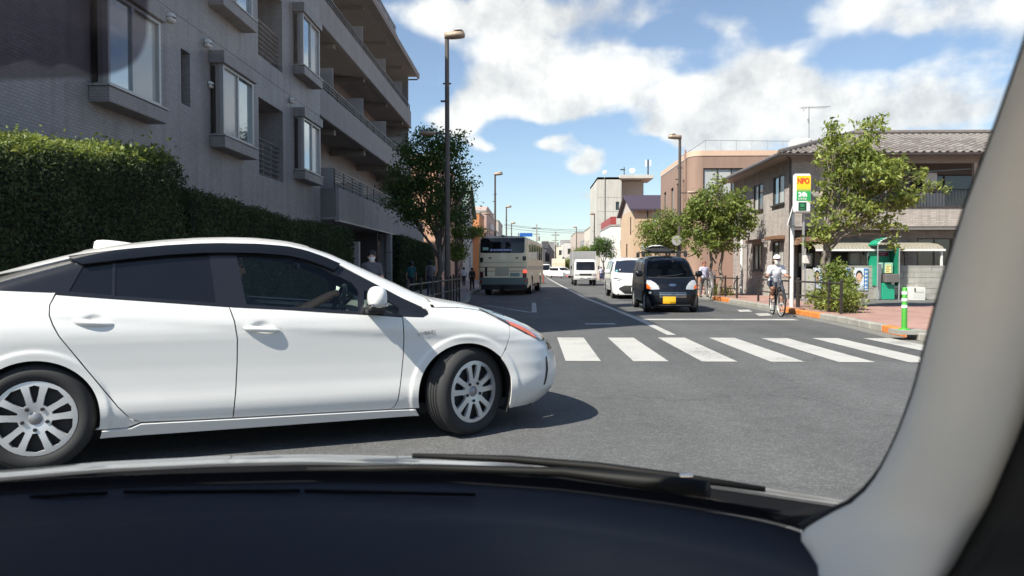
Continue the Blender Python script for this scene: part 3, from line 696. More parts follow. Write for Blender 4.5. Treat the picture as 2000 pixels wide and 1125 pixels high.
def tree(name, label, base, fork, blobs, nleaf, lsize, lm, trunk_r=.09, bark=BARK, group=None, seed=1, clump=.2, stems=1, per=38, squash=.5):
    rng = np.random.default_rng(seed); rd = random.Random(seed)
    t = thingw(name, label, 'tree', base, group)
    B = Vector(base); Fk = Vector(fork); tr = MB()
    def limb(p, q, r0, r1, sag=.0, n=6, wob=.05):
        p, q = Vector(p), Vector(q); pts = []; rr = []
        for i in range(n + 1):
            k = i / n; w = p.lerp(q, k) + Vector((rd.uniform(-1, 1), rd.uniform(-1, 1), 0)) * wob * math.sin(math.pi * k) + Vector((0, 0, sag * math.sin(math.pi * k)))
            pts.append(w); rr.append(r0 + (r1 - r0) * k)
        tr.tube(pts, rr, 7); return pts
    for sidx in range(stems):
        off = Vector((rd.uniform(-.15, .15), rd.uniform(-.15, .15), 0)) * (1 if stems > 1 else 0)
        P = limb(B + off + Vector((0, 0, -.05)), Fk + off * 2, trunk_r * 1.25, trunk_r * .75, n=7, wob=.06)
    vols = np.array([b[3] * b[4] * b[5] for b in blobs]); vols = vols / vols.sum()
    CC = []
    for (bx, by, bz, rx, ry, rz), wgt in zip(blobs, vols):
        c = Vector((bx, by, bz)); hub = limb(Fk - Vector((0, 0, rd.uniform(.0, .5))), c, trunk_r * .5, trunk_r * .16, .12, 6, .1)
        k = max(4, int(nleaf * wgt / per)); d = rng.normal(size=(k, 3)); d /= np.linalg.norm(d, axis=1)[:, None]
        rad = rng.uniform(.3, 1.05, k) ** .45
        pts = np.array([bx, by, bz]) + d * rad[:, None] * np.array([rx, ry, rz]); CC.append(pts)
        for q in pts[: min(k, 26)]:
            h = hub[rd.randint(2, len(hub) - 1)]; limb(h, Vector(q), trunk_r * .14, .006, .05, 3, .04)
    CC = np.concatenate(CC); idx = rng.integers(0, len(CC), nleaf)
    C = CC[idx] + rng.normal(size=(nleaf, 3)) * clump * np.array([1, 1, .62])
    V, F = leaf_cloud(C, lsize, squash, rng=rng)
    tr.build('trunk', bark, t, smooth=True)
    obj('crown', mesh_np('crown', V, F, lm), t)
    return t
def px_blob(u, v, ru, rv, Y, dy=None):
    p = atY(u, v, Y); k = Y / FPX; return (p.x, Y + (dy or 0), p.z, ru * k, max(ru, rv) * k * .8, rv * k)
# left street tree, in the shade of the building
YT = 25.0
bl = [px_blob(835, 300, 55, 45, YT), px_blob(800, 340, 50, 45, YT), px_blob(872, 320, 42, 50, YT), px_blob(830, 390, 65, 45, YT), px_blob(880, 400, 40, 50, YT, .5),
      px_blob(775, 385, 28, 30, YT), px_blob(850, 432, 40, 22, YT), px_blob(800, 418, 32, 20, YT), px_blob(895, 275, 22, 22, YT), px_blob(845, 262, 20, 14, YT), px_blob(915, 355, 14, 14, YT)]
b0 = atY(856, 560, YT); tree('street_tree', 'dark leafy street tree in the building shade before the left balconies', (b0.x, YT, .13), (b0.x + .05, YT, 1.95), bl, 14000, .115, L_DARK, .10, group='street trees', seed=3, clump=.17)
# thin leafy stems to its right
bl = [px_blob(905, 455, 22, 12, 27.5), px_blob(935, 452, 18, 8, 27.5), px_blob(892, 492, 16, 20, 27.5)]
b0 = atY(893, 560, 27.5); tree('sapling', 'slim sapling with low sprays beside the shaded street tree', (b0.x, 27.5, .13), (b0.x, 27.5, 1.3), bl, 2600, .10, L_MID, .03, group='saplings', seed=5, clump=.12)
# right tree by the junction
YT = 20.0
bl = [px_blob(1648, 300, 56, 40, YT), px_blob(1700, 270, 30, 34, YT), px_blob(1632, 285, 12, 34, YT), px_blob(1705, 240, 15, 17, YT), px_blob(1690, 340, 72, 46, YT), px_blob(1640, 360, 36, 38, YT), px_blob(1740, 375, 48, 36, YT),
      px_blob(1650, 415, 58, 32, YT), px_blob(1610, 445, 30, 28, YT), px_blob(1715, 420, 45, 26, YT), px_blob(1770, 335, 24, 22, YT), px_blob(1785, 385, 24, 12, YT), px_blob(1828, 364, 26, 10, YT), px_blob(1632, 258, 9, 22, YT), px_blob(1590, 462, 22, 22, YT), px_blob(1755, 462, 16, 24, YT), px_blob(1795, 345, 12, 14, YT)]
b0 = atY(1614, 560, YT); tree('street_tree', 'large sunlit street tree with pale drooping leaves beside the yellow and green sign', (b0.x, YT, .13), (b0.x - .02, YT, 2.0), bl, 6400, .165, L_YEL, .07, BARK_P, 'street trees', 11, .11, 2, 22, .40)
# two farther trees on the right
YT = 29.0
bl = [px_blob(1400, 400, 55, 38, YT), px_blob(1405, 365, 14, 22, YT), px_blob(1380, 440, 52, 34, YT), px_blob(1430, 430, 42, 40, YT), px_blob(1450, 385, 24, 16, YT), px_blob(1355, 470, 28, 26, YT), px_blob(1410, 470, 45, 22, YT), px_blob(1345, 430, 22, 16, YT), px_blob(1468, 435, 14, 14, YT)]
b0 = atY(1398, 560, YT); tree('street_tree', 'bushy green street tree in front of the brown building', (b0.x, YT, .13), (b0.x, YT, 1.9), bl, 7800, .15, L_MID, .07, BARK_P, 'street trees', 21, .14, 2, 28)
YT = 37.0
bl = [px_blob(1285, 450, 34, 24, YT), px_blob(1310, 470, 36, 24, YT), px_blob(1270, 480, 22, 16, YT), px_blob(1325, 440, 24, 22, YT), px_blob(1300, 425, 20, 14, YT)]
b0 = atY(1303, 560, YT); tree('street_tree', 'low green street tree behind the black van beside the lamp post', (b0.x, YT, .13), (b0.x, YT, 1.8), bl, 7000, .13, L_MID, .07, BARK, 'street trees', 31, .2, 1, 32)
YT = 78.0
bl = [px_blob(1178, 478, 16, 14, YT), px_blob(1165, 490, 12, 10, YT), px_blob(1188, 492, 10, 10, YT)]
b0 = atY(1178, 540, YT); tree('street_tree', 'small distant street tree right behind the box truck', (b0.x, YT, .13), (b0.x, YT, 2.2), bl, 3000, .2, L_DARK, .09, BARK, 'street trees', 41, .25)
YT = 100.0
bl = [px_blob(1142, 490, 12, 7, YT), px_blob(1128, 495, 9, 6, YT)]
b0 = atY(1138, 540, YT); tree('street_tree', 'faint distant tree above the roof of the box truck', (b0.x, YT, .13), (b0.x, YT, 2.2), bl, 1500, .24, L_MID, .09, BARK, 'street trees', 43, .3)
YT = 120.0
bl = [px_blob(1110, 520, 8, 14, YT), px_blob(1114, 532, 6, 8, YT)]
b0 = atY(1112, 545, YT); tree('street_tree', 'far small tree left of the box truck at the road bend', (b0.x, YT, .13), (b0.x, YT, 1.5), bl, 1400, .26, L_MID, .09, BARK, 'street trees', 47, .35)
bl = [px_blob(1120, 525, 7, 10, 140), px_blob(1105, 515, 6, 8, 140)]

# clipped hedges: a solid leafy block each, leaves all over the faces
def hedge(label, x0, x1, y0, y1, ztop, n, lsize, topleaf=None, seed=1, roundness=.25):
    """ztop(y) gives the height; rounded top edges, slightly bulging faces"""
    rng = np.random.default_rng(seed); t = thingw('hedge', label, 'hedge', ((x0 + x1) / 2, (y0 + y1) / 2, .13), 'clipped hedges')
    core = MB(); ys = np.linspace(y0 + .05, y1 - .05, 10); rows = []
    for y in ys:
        z = ztop(y) - .1; rows.append([(x1 - .1, y, .1), (x1 - .1, y, z - .25), (x1 - .32, y, z), (x0 + .32, y, z), (x0 + .1, y, z - .25), (x0 + .1, y, .1)])
    core.grid(rows); core.add(rows[0], [(0, 1, 2, 3, 4, 5)]); core.add(rows[-1], [(5, 4, 3, 2, 1, 0)])
    core.build('branches', pm('hedge_core', (.012, .016, .008), .95), t)
    # sample: front face (x1), near end (y0), top
    aF, aE, aT = (y1 - y0) * 2.4, (x1 - x0) * 2.4, (y1 - y0) * (x1 - x0); tot = aF + aE + aT
    pts = []
    m = int(n * aF / tot); y = rng.uniform(y0, y1, m); z = .12 + (ztop(y) - .12) * rng.uniform(0, 1, m); pts.append(np.stack([np.full(m, x1), y, z], 1))
    m = int(n * aE / tot); x = rng.uniform(x0, x1, m); zt = float(ztop(np.array(y0))); pts.append(np.stack([x, np.full(m, y0), .12 + (zt - .12) * rng.uniform(0, 1, m)], 1))
    k1 = len(pts[0]) + len(pts[1])
    m = int(n * aT / tot * 1.6); y = rng.uniform(y0, y1, m); x = rng.uniform(x0, x1, m); pts.append(np.stack([x, y, ztop(y)], 1))
    P = np.concatenate(pts)
    # round the top edge over
    e = np.minimum(np.minimum(x1 - P[:, 0], P[:, 0] - x0), np.minimum(P[:, 1] - y0, y1 - P[:, 1])); top = ztop(P[:, 1]) - P[:, 2]
    r = roundness
    q = (e < r) & (top < r)
    k = np.hypot(r - e, r - top); over = q & (k > r)
    sh = np.where(over, (k - r), 0)
    P[:, 2] -= sh * .7; P[:, 0] -= np.where(np.abs(P[:, 0] - x1) < r, sh * .7, 0); P[:, 1] += np.where(np.abs(P[:, 1] - y0) < r, sh * .7, 0) - np.where(np.abs(P[:, 1] - y1) < r, sh * .7, 0)
    bulge = np.sin(P[:, 1] * 3.1 + seed) * np.sin(P[:, 2] * 4.3 + seed * 2) * .05 + np.sin(P[:, 1] * 7.7) * .025
    P += rng.normal(size=P.shape) * .045; P[:, 0] += bulge; P[:, 2] += np.sin(P[:, 1] * 5 + seed) * .03
    isT = np.arange(len(P)) >= k1
    V, F = leaf_cloud(P[~isT] if topleaf else P, lsize, .55, .0, .3, rng); obj('foliage', mesh_np('foliage', V, F, L_HEDGE), t)
    if topleaf:
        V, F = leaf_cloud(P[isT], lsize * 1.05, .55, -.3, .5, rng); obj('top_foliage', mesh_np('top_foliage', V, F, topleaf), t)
        ext = []
        for cy in (9.0, 9.5, 10.0):     # loose shoots standing up out of the clipped top
            c = np.array([x1 - .35, cy, float(ztop(np.array(cy)))]); ext.append(c + rng.normal(size=(130, 3)) * np.array([.18, .18, .09]))
        V, F = leaf_cloud(np.concatenate(ext), lsize * 1.7, .5, -.2, .5, rng); tag(obj('loose_shoots', mesh_np('loose_shoots', V, F, topleaf), t), kind='stuff')
lin = lambda a, za, b, zb: (lambda y: za + (np.asarray(y) - a) * (zb - za) / (b - a))
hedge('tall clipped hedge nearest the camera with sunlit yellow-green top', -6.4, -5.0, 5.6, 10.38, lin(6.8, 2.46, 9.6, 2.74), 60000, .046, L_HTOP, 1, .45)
hedge('second clipped hedge from the left, all in shade', -6.3, -5.05, 10.8, 15.95, lin(10.6, 2.38, 16, 2.20), 44000, .047, None, 2)
hedge('third clipped hedge, ending at the apartment entrance', -6.3, -5.05, 16.25, 20.4, lin(16, 2.24, 20.3, 2.26), 26000, .05, None, 3, .18)
hedge('clipped green hedge beyond the entrance pillar under the balcony', -6.7, -5.75, 31.9, 42.5, lin(32, 2.62, 42, 2.5), 20000, .09, None, 4, .12)
# planting round the right tree
rng = np.random.default_rng(77)
def shrub(label, c, r, n, ls, mat, seed=0, group='planting by the kerb'):
    rng = np.random.default_rng(seed); t = thingw('shrub', label, 'shrub', (c[0], c[1], .13), group); st = MB(); cs = []
    for k in range(14):
        d = rng.normal(size=3); d[2] = abs(d[2]); d /= np.linalg.norm(d); q = np.array([c[0], c[1], .13 + c[2]]) + d * np.array(r) * rng.uniform(.5, 1)
        st.tube([(c[0] + rng.uniform(-.1, .1), c[1] + rng.uniform(-.1, .1), .1), tuple((q + [c[0], c[1], .1]) / 2 + rng.normal(size=3) * .04), tuple(q)], [.012, .009, .004], 5); cs.append(q)
    cs = np.array(cs); C = cs[rng.integers(0, 14, n)] + rng.normal(size=(n, 3)) * .12
    C[:, 2] = np.maximum(C[:, 2], .16); V, F = leaf_cloud(C, ls, .5, .1, .5, rng)
    st.build('stems', BARK, t); obj('foliage', mesh_np('foliage', V, F, mat), t)
shrub('low yellow-green shrub inside the railing at the tree foot', (7.75, 19.2, .2), (.45, .5, .45), 1500, .10, L_YEL, 1)
shrub('yellowing shrub between the railing posts nearest the junction', (7.65, 18.1, .2), (.35, .5, .4), 1300, .10, L_YEL, 2)
shrub('taller green shrub hiding a poster behind the railing', (7.88, 19.1, .65), (.35, .4, .5), 1500, .10, L_MID, 3)
shrub('low weeds along the kerb beside the parked bicycle', (7.6, 29.6, .05), (.5, .6, .25), 700, .09, L_YEL, 4)
# ================================================================== right: two-storey house with tiled hip roof
M_HB = mat_tiles('house_brick', (.34, .30, .28), (.43, .39, .36), (.26, .235, .22), .21, .065, .006, .8, .003, .15)
M_HBAND = mat_tiles('house_band_brick', (.37, .325, .29), (.47, .41, .37), (.28, .25, .225), .21, .065, .006, .8, .003, .12)
M_ROOFT = pm('roof_tile', (.15, .127, .117), .62, 0, .28, 7, .004, 40)
M_ROOFS = pm('roof_tile_speckled', (.205, .185, .17), .6, 0, .5, 13, .004, 40)
M_WOODB = pm('brown_trim', (.20, .115, .075), .6, 0, .15, 4)
M_EAVE = pm('eave_board', (.30, .265, .235), .6, 0, .1, 3)
M_GUT = pm('gutter_brown', (.055, .04, .035), .4, .1, .1, 4)
M_TAN = pm('tan_post', (.50, .41, .34), .6, 0, .08, 3)
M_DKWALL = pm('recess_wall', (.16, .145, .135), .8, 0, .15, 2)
HX, HY, HX1, HY1 = 9.3, 26.5, 23.0, 34.0
house = thingw('tiled_house', 'two-storey grey brick house with a tiled hip roof and upstairs balcony', 'house', (HX, HY, .13))
PL = lambda u, v, d: (HX + d, u, v); PF = lambda u, v, d: (u, HY + d, v)
hl = [(27.2, 28.5, 3.63, 4.72), (29.7, 30.95, 3.6, 4.68), (27.2, 28.5, 1.18, 2.24), (29.7, 30.95, 1.15, 2.2)]
facade('side_wall', M_HB, house, PL, HY, HY1, .45, 5.25, hl, .12)
MB().box(HX - .02, HX + .06, HY, HY1, .1, .45).build('plinth', M_CONC, house)
for i, (a, b, c, d) in enumerate(hl):
    window(house, PL, a, b, c, d, .03, F_DARK, G_ROOM, 2, .045, gms=[G_ROOM, G_CURT] if i % 2 else [G_CURT, G_SKY], sill=F_DARK, hood=None)
    if i >= 2: 
        m = MB(); m.box(HX - .3, HX, a - .12, b + .12, d + .06, d + .2, .01); m.build('window_hood', M_WOODB, house)
# front: upper left corner piece, balcony recess, brick band, ground floor set back
facade('front_wall', M_HB, house, PF, HX, 10.55, 2.72, 5.25, [(9.55, 9.85, 3.5, 4.15)], .12)
window(house, PF, 9.55, 9.85, 3.5, 4.15, .03, F_DARK, G_DARK, 1, .03)
MB().box(10.55, HX1, HY, HY + .16, 2.72, 3.38).build('balcony_band', M_HBAND, house)
MB().box(10.5, HX1, HY - .03, HY + .2, 3.382, 3.43).build('band_cap', M_GUT, house)
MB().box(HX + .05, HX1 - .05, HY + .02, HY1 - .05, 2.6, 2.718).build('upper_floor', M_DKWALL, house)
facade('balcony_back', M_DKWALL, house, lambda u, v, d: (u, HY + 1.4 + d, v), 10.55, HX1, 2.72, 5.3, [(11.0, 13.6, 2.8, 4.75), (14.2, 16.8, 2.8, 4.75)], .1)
PBk = lambda u, v, d: (u, HY + 1.4 + d, v)
for (a, b) in ((11.0, 13.6), (14.2, 16.8)): window(house, PBk, a, b, 2.8, 4.75, .04, F_DARK, G_DARK, 2, .05)
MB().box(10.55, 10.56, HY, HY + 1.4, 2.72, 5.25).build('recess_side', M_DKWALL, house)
for x in (10.32, 15.75): MB().box(x, x + .16, HY + .0 - .004, HY + .15, 3.43 if x > 11 else 3.0, 5.1, .01).build('post', M_TAN, house)
MB().box(10.4, HX1, HY - .006, HY + .15, 4.98, 5.25).build('balcony_lintel', M_EAVE, house)
r = MB(); r.box(10.6, 15.74, HY + .02, HY + .06, 4.02, 4.06)
for x in np.arange(10.7, 15.7, .11): r.box(x, x + .018, HY + .03, HY + .05, 3.43, 4.02)
r.build('balcony_rail', F_DARK, house)
MB().box(14.5, 14.95, HY + .9, HY + 1.1, 4.1, 4.75, .01).build('white_board', F_WHITE, house)
MB().box(14.1, 15.2, HY + .8, HY + 1.05, 3.45, 4.0, .02).build('laundry_rack', F_ALU, house)
m = MB(); m.tube([(10.6, HY + .5, 4.62), (13.0, HY + .5, 4.66), (17, HY + .5, 4.9)], .012, 5); m.build('laundry_pole', pm('laundry_pole_blue', (.35, .5, .6), .4), house)
facade('ground_wall', M_HB, house, lambda u, v, d: (u, HY + 1.0 + d, v), HX, HX1, .13, 2.6, [(9.9, 10.55, .13, 2.2), (11.0, 13.2, 1.3, 2.1), (14.3, 15.6, .9, 2.35)], .1)
PG = lambda u, v, d: (u, HY + 1.0 + d, v)
window(house, PG, 9.9, 10.55, .13, 2.2, .04, F_DARK, G_DARK, 1, .06, name='front_door')
window(house, PG, 11.0, 13.2, 1.3, 2.1, .04, F_DARK, G_ROOM, 3, .05, gms=[G_ROOM, G_CURT, G_SKY])
window(house, PG, 14.3, 15.6, .9, 2.35, .04, F_DARK, G_DARK, 2, .05)
MB().box(16.05, 16.4, HY + .85, HY + .99, 1.3, 1.85, .02).build('meter_box', F_WHITE, house)
MB().box(HX - .001 + .05, HX1, HY1 - .01, HY1, .13, 5.2).build('back_wall', M_HB, house)
MB().box(HX1, HX1 + .01, HY, HY1, .13, 5.2).build('far_wall', M_HB, house)
m = MB(); m.cyl((HX - .05, HY - .04, .13), (HX - .05, HY - .04, 5.1), .04, n=8); m.tube([(HX - .05, HY - .04, 5.1), (HX - .3, HY - .3, 5.25)], .04, 8); m.build('downpipe', M_GUT, house)
m = MB(); m.cyl((12.62, HY - .05, 2.6), (12.62, HY - .05, 5.1), .035, n=8); m.build('downpipe', F_ALU, house)
m = MB(); m.box(HX - .22, HX, 29.05, 29.2, 2.25, 2.38, .03); m.box(HX - .12, HX - .02, 29.09, 29.16, 2.05, 2.25, .02); m.build('wall_lamp', F_WHITE, house)
# porch hood by the corner
m = MB(); m.prism([(9.35, 2.05), (9.55, 2.32), (10.05, 2.36), (10.35, 2.2), (10.4, 2.02), (10.3, 2.02), (10.2, 2.15), (9.6, 2.18), (9.45, 2.05)], 'Y', HY - .35, HY + .9); m.build('porch_hood', M_WOODB, house)
# roof
E0, RZ, RY = 5.25, 6.66, 30.25
x0, x1, y0, y1 = HX - .6, HX1 + .6, HY - .58, HY1 + .3; RX0, RX1 = 13.1, 19.2
sl = MB()
sl.add([(x0, y0, E0), (x1, y0, E0), (RX1, RY, RZ), (RX0, RY, RZ)], [(0, 1, 2, 3)]); sl.add([(x0, y1, E0), (x0, y0, E0), (RX0, RY, RZ)], [(0, 1, 2)])
sl.add([(x1, y0, E0), (x1, y1, E0), (RX1, RY, RZ)], [(0, 1, 2)]); sl.add([(x1, y1, E0), (x0, y1, E0), (RX0, RY, RZ), (RX1, RY, RZ)], [(0, 1, 2, 3)])
roof = sl.build('roof', M_ROOFT, house)
MB().box(x0, x1, y0, y1, E0 - .06, E0 - .012).build('eave_soffit', M_EAVE, house)
m = MB(); m.box(x0 - .1, x1, y0 - .11, y0 - .005, E0 - .1, E0 + .0, .02); m.box(x0 - .11, x0 - .005, y0 - .1, y1, E0 - .1, E0 + .0, .02); m.build('eave_gutter', M_GUT, house)
# S-curved tiles, one mesh shared; rows up the front slope
W_, Lh = .272, .31
rise = math.atan2(RZ - E0, RY - y0); SLn = math.hypot(RZ - E0, RY - y0)
def tile_mesh(mat):
    t = MB(); prof = []
    for i in range(9):
        u = i / 8; z = .045 * math.sin(2 * math.pi * u) if u < .5 else .018 * math.sin(2 * math.pi * u); prof.append((u * W_, z))
    bot = [(a, 0, z + .03) for a, z in prof]; top = [(a, Lh + .03, z + .004) for a, z in prof]; lip = [(a, 0.0, z + .0) for a, z in prof]
    t.grid([bot, top]); t.grid([lip, bot]); return t.mesh('roof_tile', mat, 60)
tm = [tile_mesh(M_ROOFT), tile_mesh(M_ROOFS)]
ncol = int((x1 - x0) / W_); nrow = int(SLn / .28); cnt = 0; rest = MB()
for rI in range(nrow):
    s = rI * .28; yy = y0 + s * math.cos(rise); zz = E0 + s * math.sin(rise); k = s / SLn
    xa = x0 + (RX0 - x0) * k; xb = x1 + (RX1 - x1) * k
    for cI in range(ncol):
        x = x0 + cI * W_
        if x < xa - .05 or x + W_ > xb + .05: continue
        M = Matrix.Translation((x, yy, zz + .012)) @ Matrix.Rotation(rise, 4, 'X')
        if x < 17.0 and cnt < 300:
            o = obj('roof_tile', tm[0 if random.random() < .55 else 1], roof); o.matrix_local = M; cnt += 1
        elif x < 20.5:
            me = tm[0]; rest.add([M @ v.co for v in me.vertices], [tuple(p.vertices) for p in me.polygons])
tag(rest.build('upper_roof_tiles', M_ROOFS, roof), kind='stuff')
hip = MB(); hip.tube([(x0, y0, E0 + .06), (RX0, RY, RZ + .09)], .10, 8); hip.tube([(RX0, RY, RZ + .09), (RX1, RY, RZ + .09)], .11, 8); hip.build('ridge_tiles', M_ROOFT, roof)
sd = MB()                                            # side slope seen edge-on
for i in range(26):
    s = i / 26; sd.tube([(x0, y0 + (y1 - y0) * s, E0 + .05), (x0 + (RX0 - x0) * min(s, 1 - s) * 1.6, y0 + (y1 - y0) * s, E0 + .05 + (RZ - E0) * min(s, 1 - s) * 1.6)], .045, 5)
tag(sd.build('side_roof_tiles', M_ROOFT, roof), kind='stuff')
# rooftop tank and aerial
aer = thingw('tv_aerial', 'thin television aerial standing on the tiled roof', 'aerial', (11.8, 30.5, 6.5))
P = lambda u, v: tuple(atY(u, v, 30.5))
m = MB(); m.cyl(P(1580, 300), P(1580, 208), .02, n=6); m.cyl(P(1580, 240), P(1578, 232), .03, n=6); m.build('mast', F_ALU, aer)
m = MB(); m.cyl(P(1563, 211), P(1622, 208), .012, n=5)
for u in range(1566, 1620, 6): m.cyl((P(u, 211)[0], 30.2, P(u, 210)[2]), (P(u, 211)[0], 30.8, P(u, 210)[2]), .008, n=4)
m.cyl(P(1570, 212), P(1570, 218), .012, n=4); m.build('antenna_bar', F_ALU, aer)
tk = thingw('solar_tank', 'small white tank on the ridge beside the aerial', 'tank', (11.2, 31, 5.8)); MB().box(10.85, 11.6, 30.6, 31.4, 5.75, 6.62, .08).build('tank', F_WHITE, tk); MB().box(10.9, 11.55, 30.7, 31.3, 5.2, 5.75).build('tank_stand', M_CONC, tk)
# corrugated awning before the ground floor
aw = thingw('awning', 'pale corrugated plastic awning over the block wall', 'awning', (12, HY - .2, .13))
m = MB(); rows = []
for i in range(140):
    x = 9.9 + i * .032; zz = .012 * math.cos(i * math.pi / 2); rows.append([(x, HY - .75, 1.86 + zz), (x, HY - .6, 1.98 + zz), (x, HY - .3, 2.08 + zz), (x, HY + .1, 2.13 + zz), (x, HY + 1.0, 2.16 + zz)])
m.grid(rows); m.build('corrugated_sheet', pm('awning_plastic', (.25, .23, .185), .5, 0, .15, 2), aw)
MB().box(9.9, 14.36, HY - .79, HY - .75, 1.82, 1.89).build('awning_edge', F_WHITE, aw)
for x in (10.1, 11.6, 13.0, 14.25):
    m = MB(); m.box(x, x + .06, HY - .7, HY - .64, .13, 1.9); m.tube([(x + .03, HY - .67, 1.6), (x + .03, HY - .4, 1.95), (x + .03, HY + .3, 2.1)], .02, 6); m.build('awning_post', F_WHITE if x > 14 else F_DARK, aw)

# concrete block wall, block by block
wall = thingw('block_wall', 'low grey concrete block wall below the awning', 'wall', (13, HY - .9, .13))
blk = MB().box(.004, .386, 0, .12, .004, .186, .006).mesh('concrete_block', M_CONC)
blk2 = MB().box(.004, .386, 0, .12, .004, .186, .006).mesh('concrete_block', pm('block_dark', (.31, .30, .27), .9, 0, .2, 2, .004, 60, dirt=.3))
vb = MB()
vb.box(.004, .386, 0, .12, .004, .03); vb.box(.004, .386, 0, .12, .16, .186); vb.box(.004, .03, 0, .12, .03, .16); vb.box(.36, .386, 0, .12, .03, .16)
for sx in (-1, 1):
    vb.add([(.195, .02, .03), (.195 + sx * .16, .02, .095), (.195 + sx * .16, .1, .095), (.195, .1, .03)], [(0, 1, 2, 3)]); vb.add([(.195, .02, .16), (.195 + sx * .16, .02, .095), (.195 + sx * .16, .1, .095), (.195, .1, .16)], [(0, 1, 2, 3)])
vb.box(.03, .36, .09, .1, .03, .16); vbm = vb.mesh('vent_block', M_CONC)
WY = HY - .85
for rI in range(6):
    for cI in range(24):
        x = 10.15 + cI * .39 - (.195 if rI % 2 else 0)
        if x > 18.5: continue
        vent_ = (rI == 0 and cI in (3, 6, 7, 12))
        o = obj('vent_block' if vent_ else 'concrete_block', vbm if vent_ else (blk if random.random() < .6 else blk2), wall)
        o.matrix_local = Matrix.Translation((x - 13, WY - (HY - .9) + random.uniform(-.002, .002), .0 + rI * .19))
MB().box(9.95, 18.6, WY - .01, WY + .13, .13 + 6 * .19, .13 + 6 * .19 + .04).build('coping', M_CONC, wall)
MB().box(9.95, 18.6, WY + .04, WY + .08, .13, 1.25).build('mortar_bed', pm('mortar', (.2, .19, .175), .9), wall)
gp = thingw('gate_post', 'round-topped concrete gate post left of the block wall', 'gate post', (9.75, WY, .13))
p0, p1 = atY(1569, 575, WY), atY(1589, 525, WY); m = MB(); xs = np.linspace(p0.x, p1.x, 9); 
m.prism([(p0.x, .13)] + [(x, p1.z - .06 + .06 * math.sin(math.pi * (i + .0) / 8)) for i, x in enumerate(xs)] + [(p1.x, .13)], 'Y', WY - .1, WY + .1); m.build('post', pm('gate_post_concrete', (.40, .385, .35), .9, 0, .15, 3, .003, 50), gp)

# posters on the wall: plain generic portrait bills
def poster(label, u0, u1, v0, v1, tint):
    a, b = atY(u0, v1, WY - .03), atY(u1, v0, WY - .03); t = thingw('poster', label, 'poster', ((a.x + b.x) / 2, WY - .03, a.z), 'posters on the block wall')
    m = MB(); m.box(a.x, b.x, WY - .03, WY - .012, a.z, b.z); m.build('sheet', pm('poster_' + label[:9], tint, .5, 0, .05, 3), t)
    w, h = b.x - a.x, b.z - a.z; cx, cz = a.x + w * .38, a.z + h * .55; y = WY - .032
    def disc(name, cx, cz, rx, rz, mat, y, lo=0, hi=2 * math.pi, n=20):
        d = MB(); pts = [(cx + rx * math.cos(lo + (hi - lo) * i / n), y, cz + rz * math.sin(lo + (hi - lo) * i / n)) for i in range(n + 1)]; d.add(pts, [tuple(range(n + 1))]); d.build(name, mat, t)
    disc('shoulders', cx, a.z, w * .36, h * .22, pm('poster_suit', (.45, .47, .52), .6), y, 0, math.pi)
    disc('hair', cx, cz + h * .10, w * .24, h * .24, pm('poster_hair', (.015, .014, .014), .6), y - .001)
    disc('face', cx, cz, w * .205, h * .23, pm('poster_skin', (.60, .38, .29), .6), y - .002)
    m = MB(); m.box(a.x + w * .70, b.x - w * .02, y - .003, y - .001, a.z + h * .05, b.z - h * .03); m.build('name_strip', pm('poster_blue', (.05, .17, .42), .5), t)
    for k in range(5):
        m = MB(); z = a.z + h * (.12 + .17 * k); m.box(a.x + w * .75, b.x - w * .07, y - .006, y - .0035, z, z + h * .035); m.box(a.x + w * .8, a.x + w * .84, y - .0065, y - .0036, z - h * .04, z + h * .1); m.box(a.x + w * .90, a.x + w * .93, y - .0062, y - .0034, z - h * .02, z + h * .08); m.build('lettering', F_WHITE, t)
poster('portrait poster with blue strip, fully visible beside the green booth', 1667, 1696, 523, 567, (.62, .66, .72))
poster('portrait poster half hidden behind the shrub, nearest the gate post', 1588, 1608, 523, 563, (.42, .45, .50))
poster('pale blue and white poster mostly covered by the shrub', 1640, 1660, 523, 567, (.5, .6, .72))

# green booth
bY = 25.25
bt = thingw('phone_booth', 'open green telephone booth with curved top beside the block wall', 'booth', (atY(1735, 592, bY).x, bY, .13))
M_GRN = pm('booth_green', (.018, .33, .19), .4, 0, .08, 3, coat=.3); M_GRND = pm('booth_dark_green', (.012, .18, .11), .45, 0, .1, 3); M_SIL = pm('booth_aluminium', (.55, .55, .53), .35, .6, .08, 4)
X = lambda u: atY(u, 500, bY).x
Z = lambda v: atY(1735, v, bY).z
a, b = X(1714), X(1758); dp = .75
m = MB(); m.box(a + .02, b - .02, bY + dp - .03, bY + dp, .62, Z(482)); m.build('back_panel', M_GRN, bt)
for x in (a, b - .03): 
    m = MB(); m.box(x, x + .03, bY, bY + .035, .13, Z(477), .005); m.box(x, x + .03, bY + dp - .035, bY + dp + .003, .13, Z(478), .005); m.build('frame_post', M_SIL, bt)
m = MB(); m.box(b - .025, b - .01, bY + .035, bY + dp - .04, .62, Z(480)); m.build('side_panel', M_GRND, bt)
m = MB(); m.box(a + .012, a + .02, bY + .035, bY + dp - .04, .62, Z(500)); m.build('side_panel', M_GRN, bt)
top = [(a, Z(477)), (a + .12, Z(470)), (a + .3, Z(464.5)), (a + .5, Z(462.5)), (b, Z(462.5))]
m = MB(); rows = [[(x, bY - .02, z), (x, bY + dp, z)] for x, z in top]; m.grid(rows); rows2 = [[(x, bY - .02, z - .035), (x, bY + dp, z - .035)] for x, z in top]; m.grid(rows2); m.build('curved_roof', M_GRN, bt, smooth=True)
m = MB(); m.tube([(x, bY - .02, z) for x, z in top], .022, 6); m.build('roof_edge', M_SIL, bt)
m = MB(); m.box(a + .36, b - .06, bY + dp - .05, bY + dp - .031, Z(500), Z(484)); nb = m.build('notice_board', pm('booth_maroon', (.20, .03, .07), .5), bt)
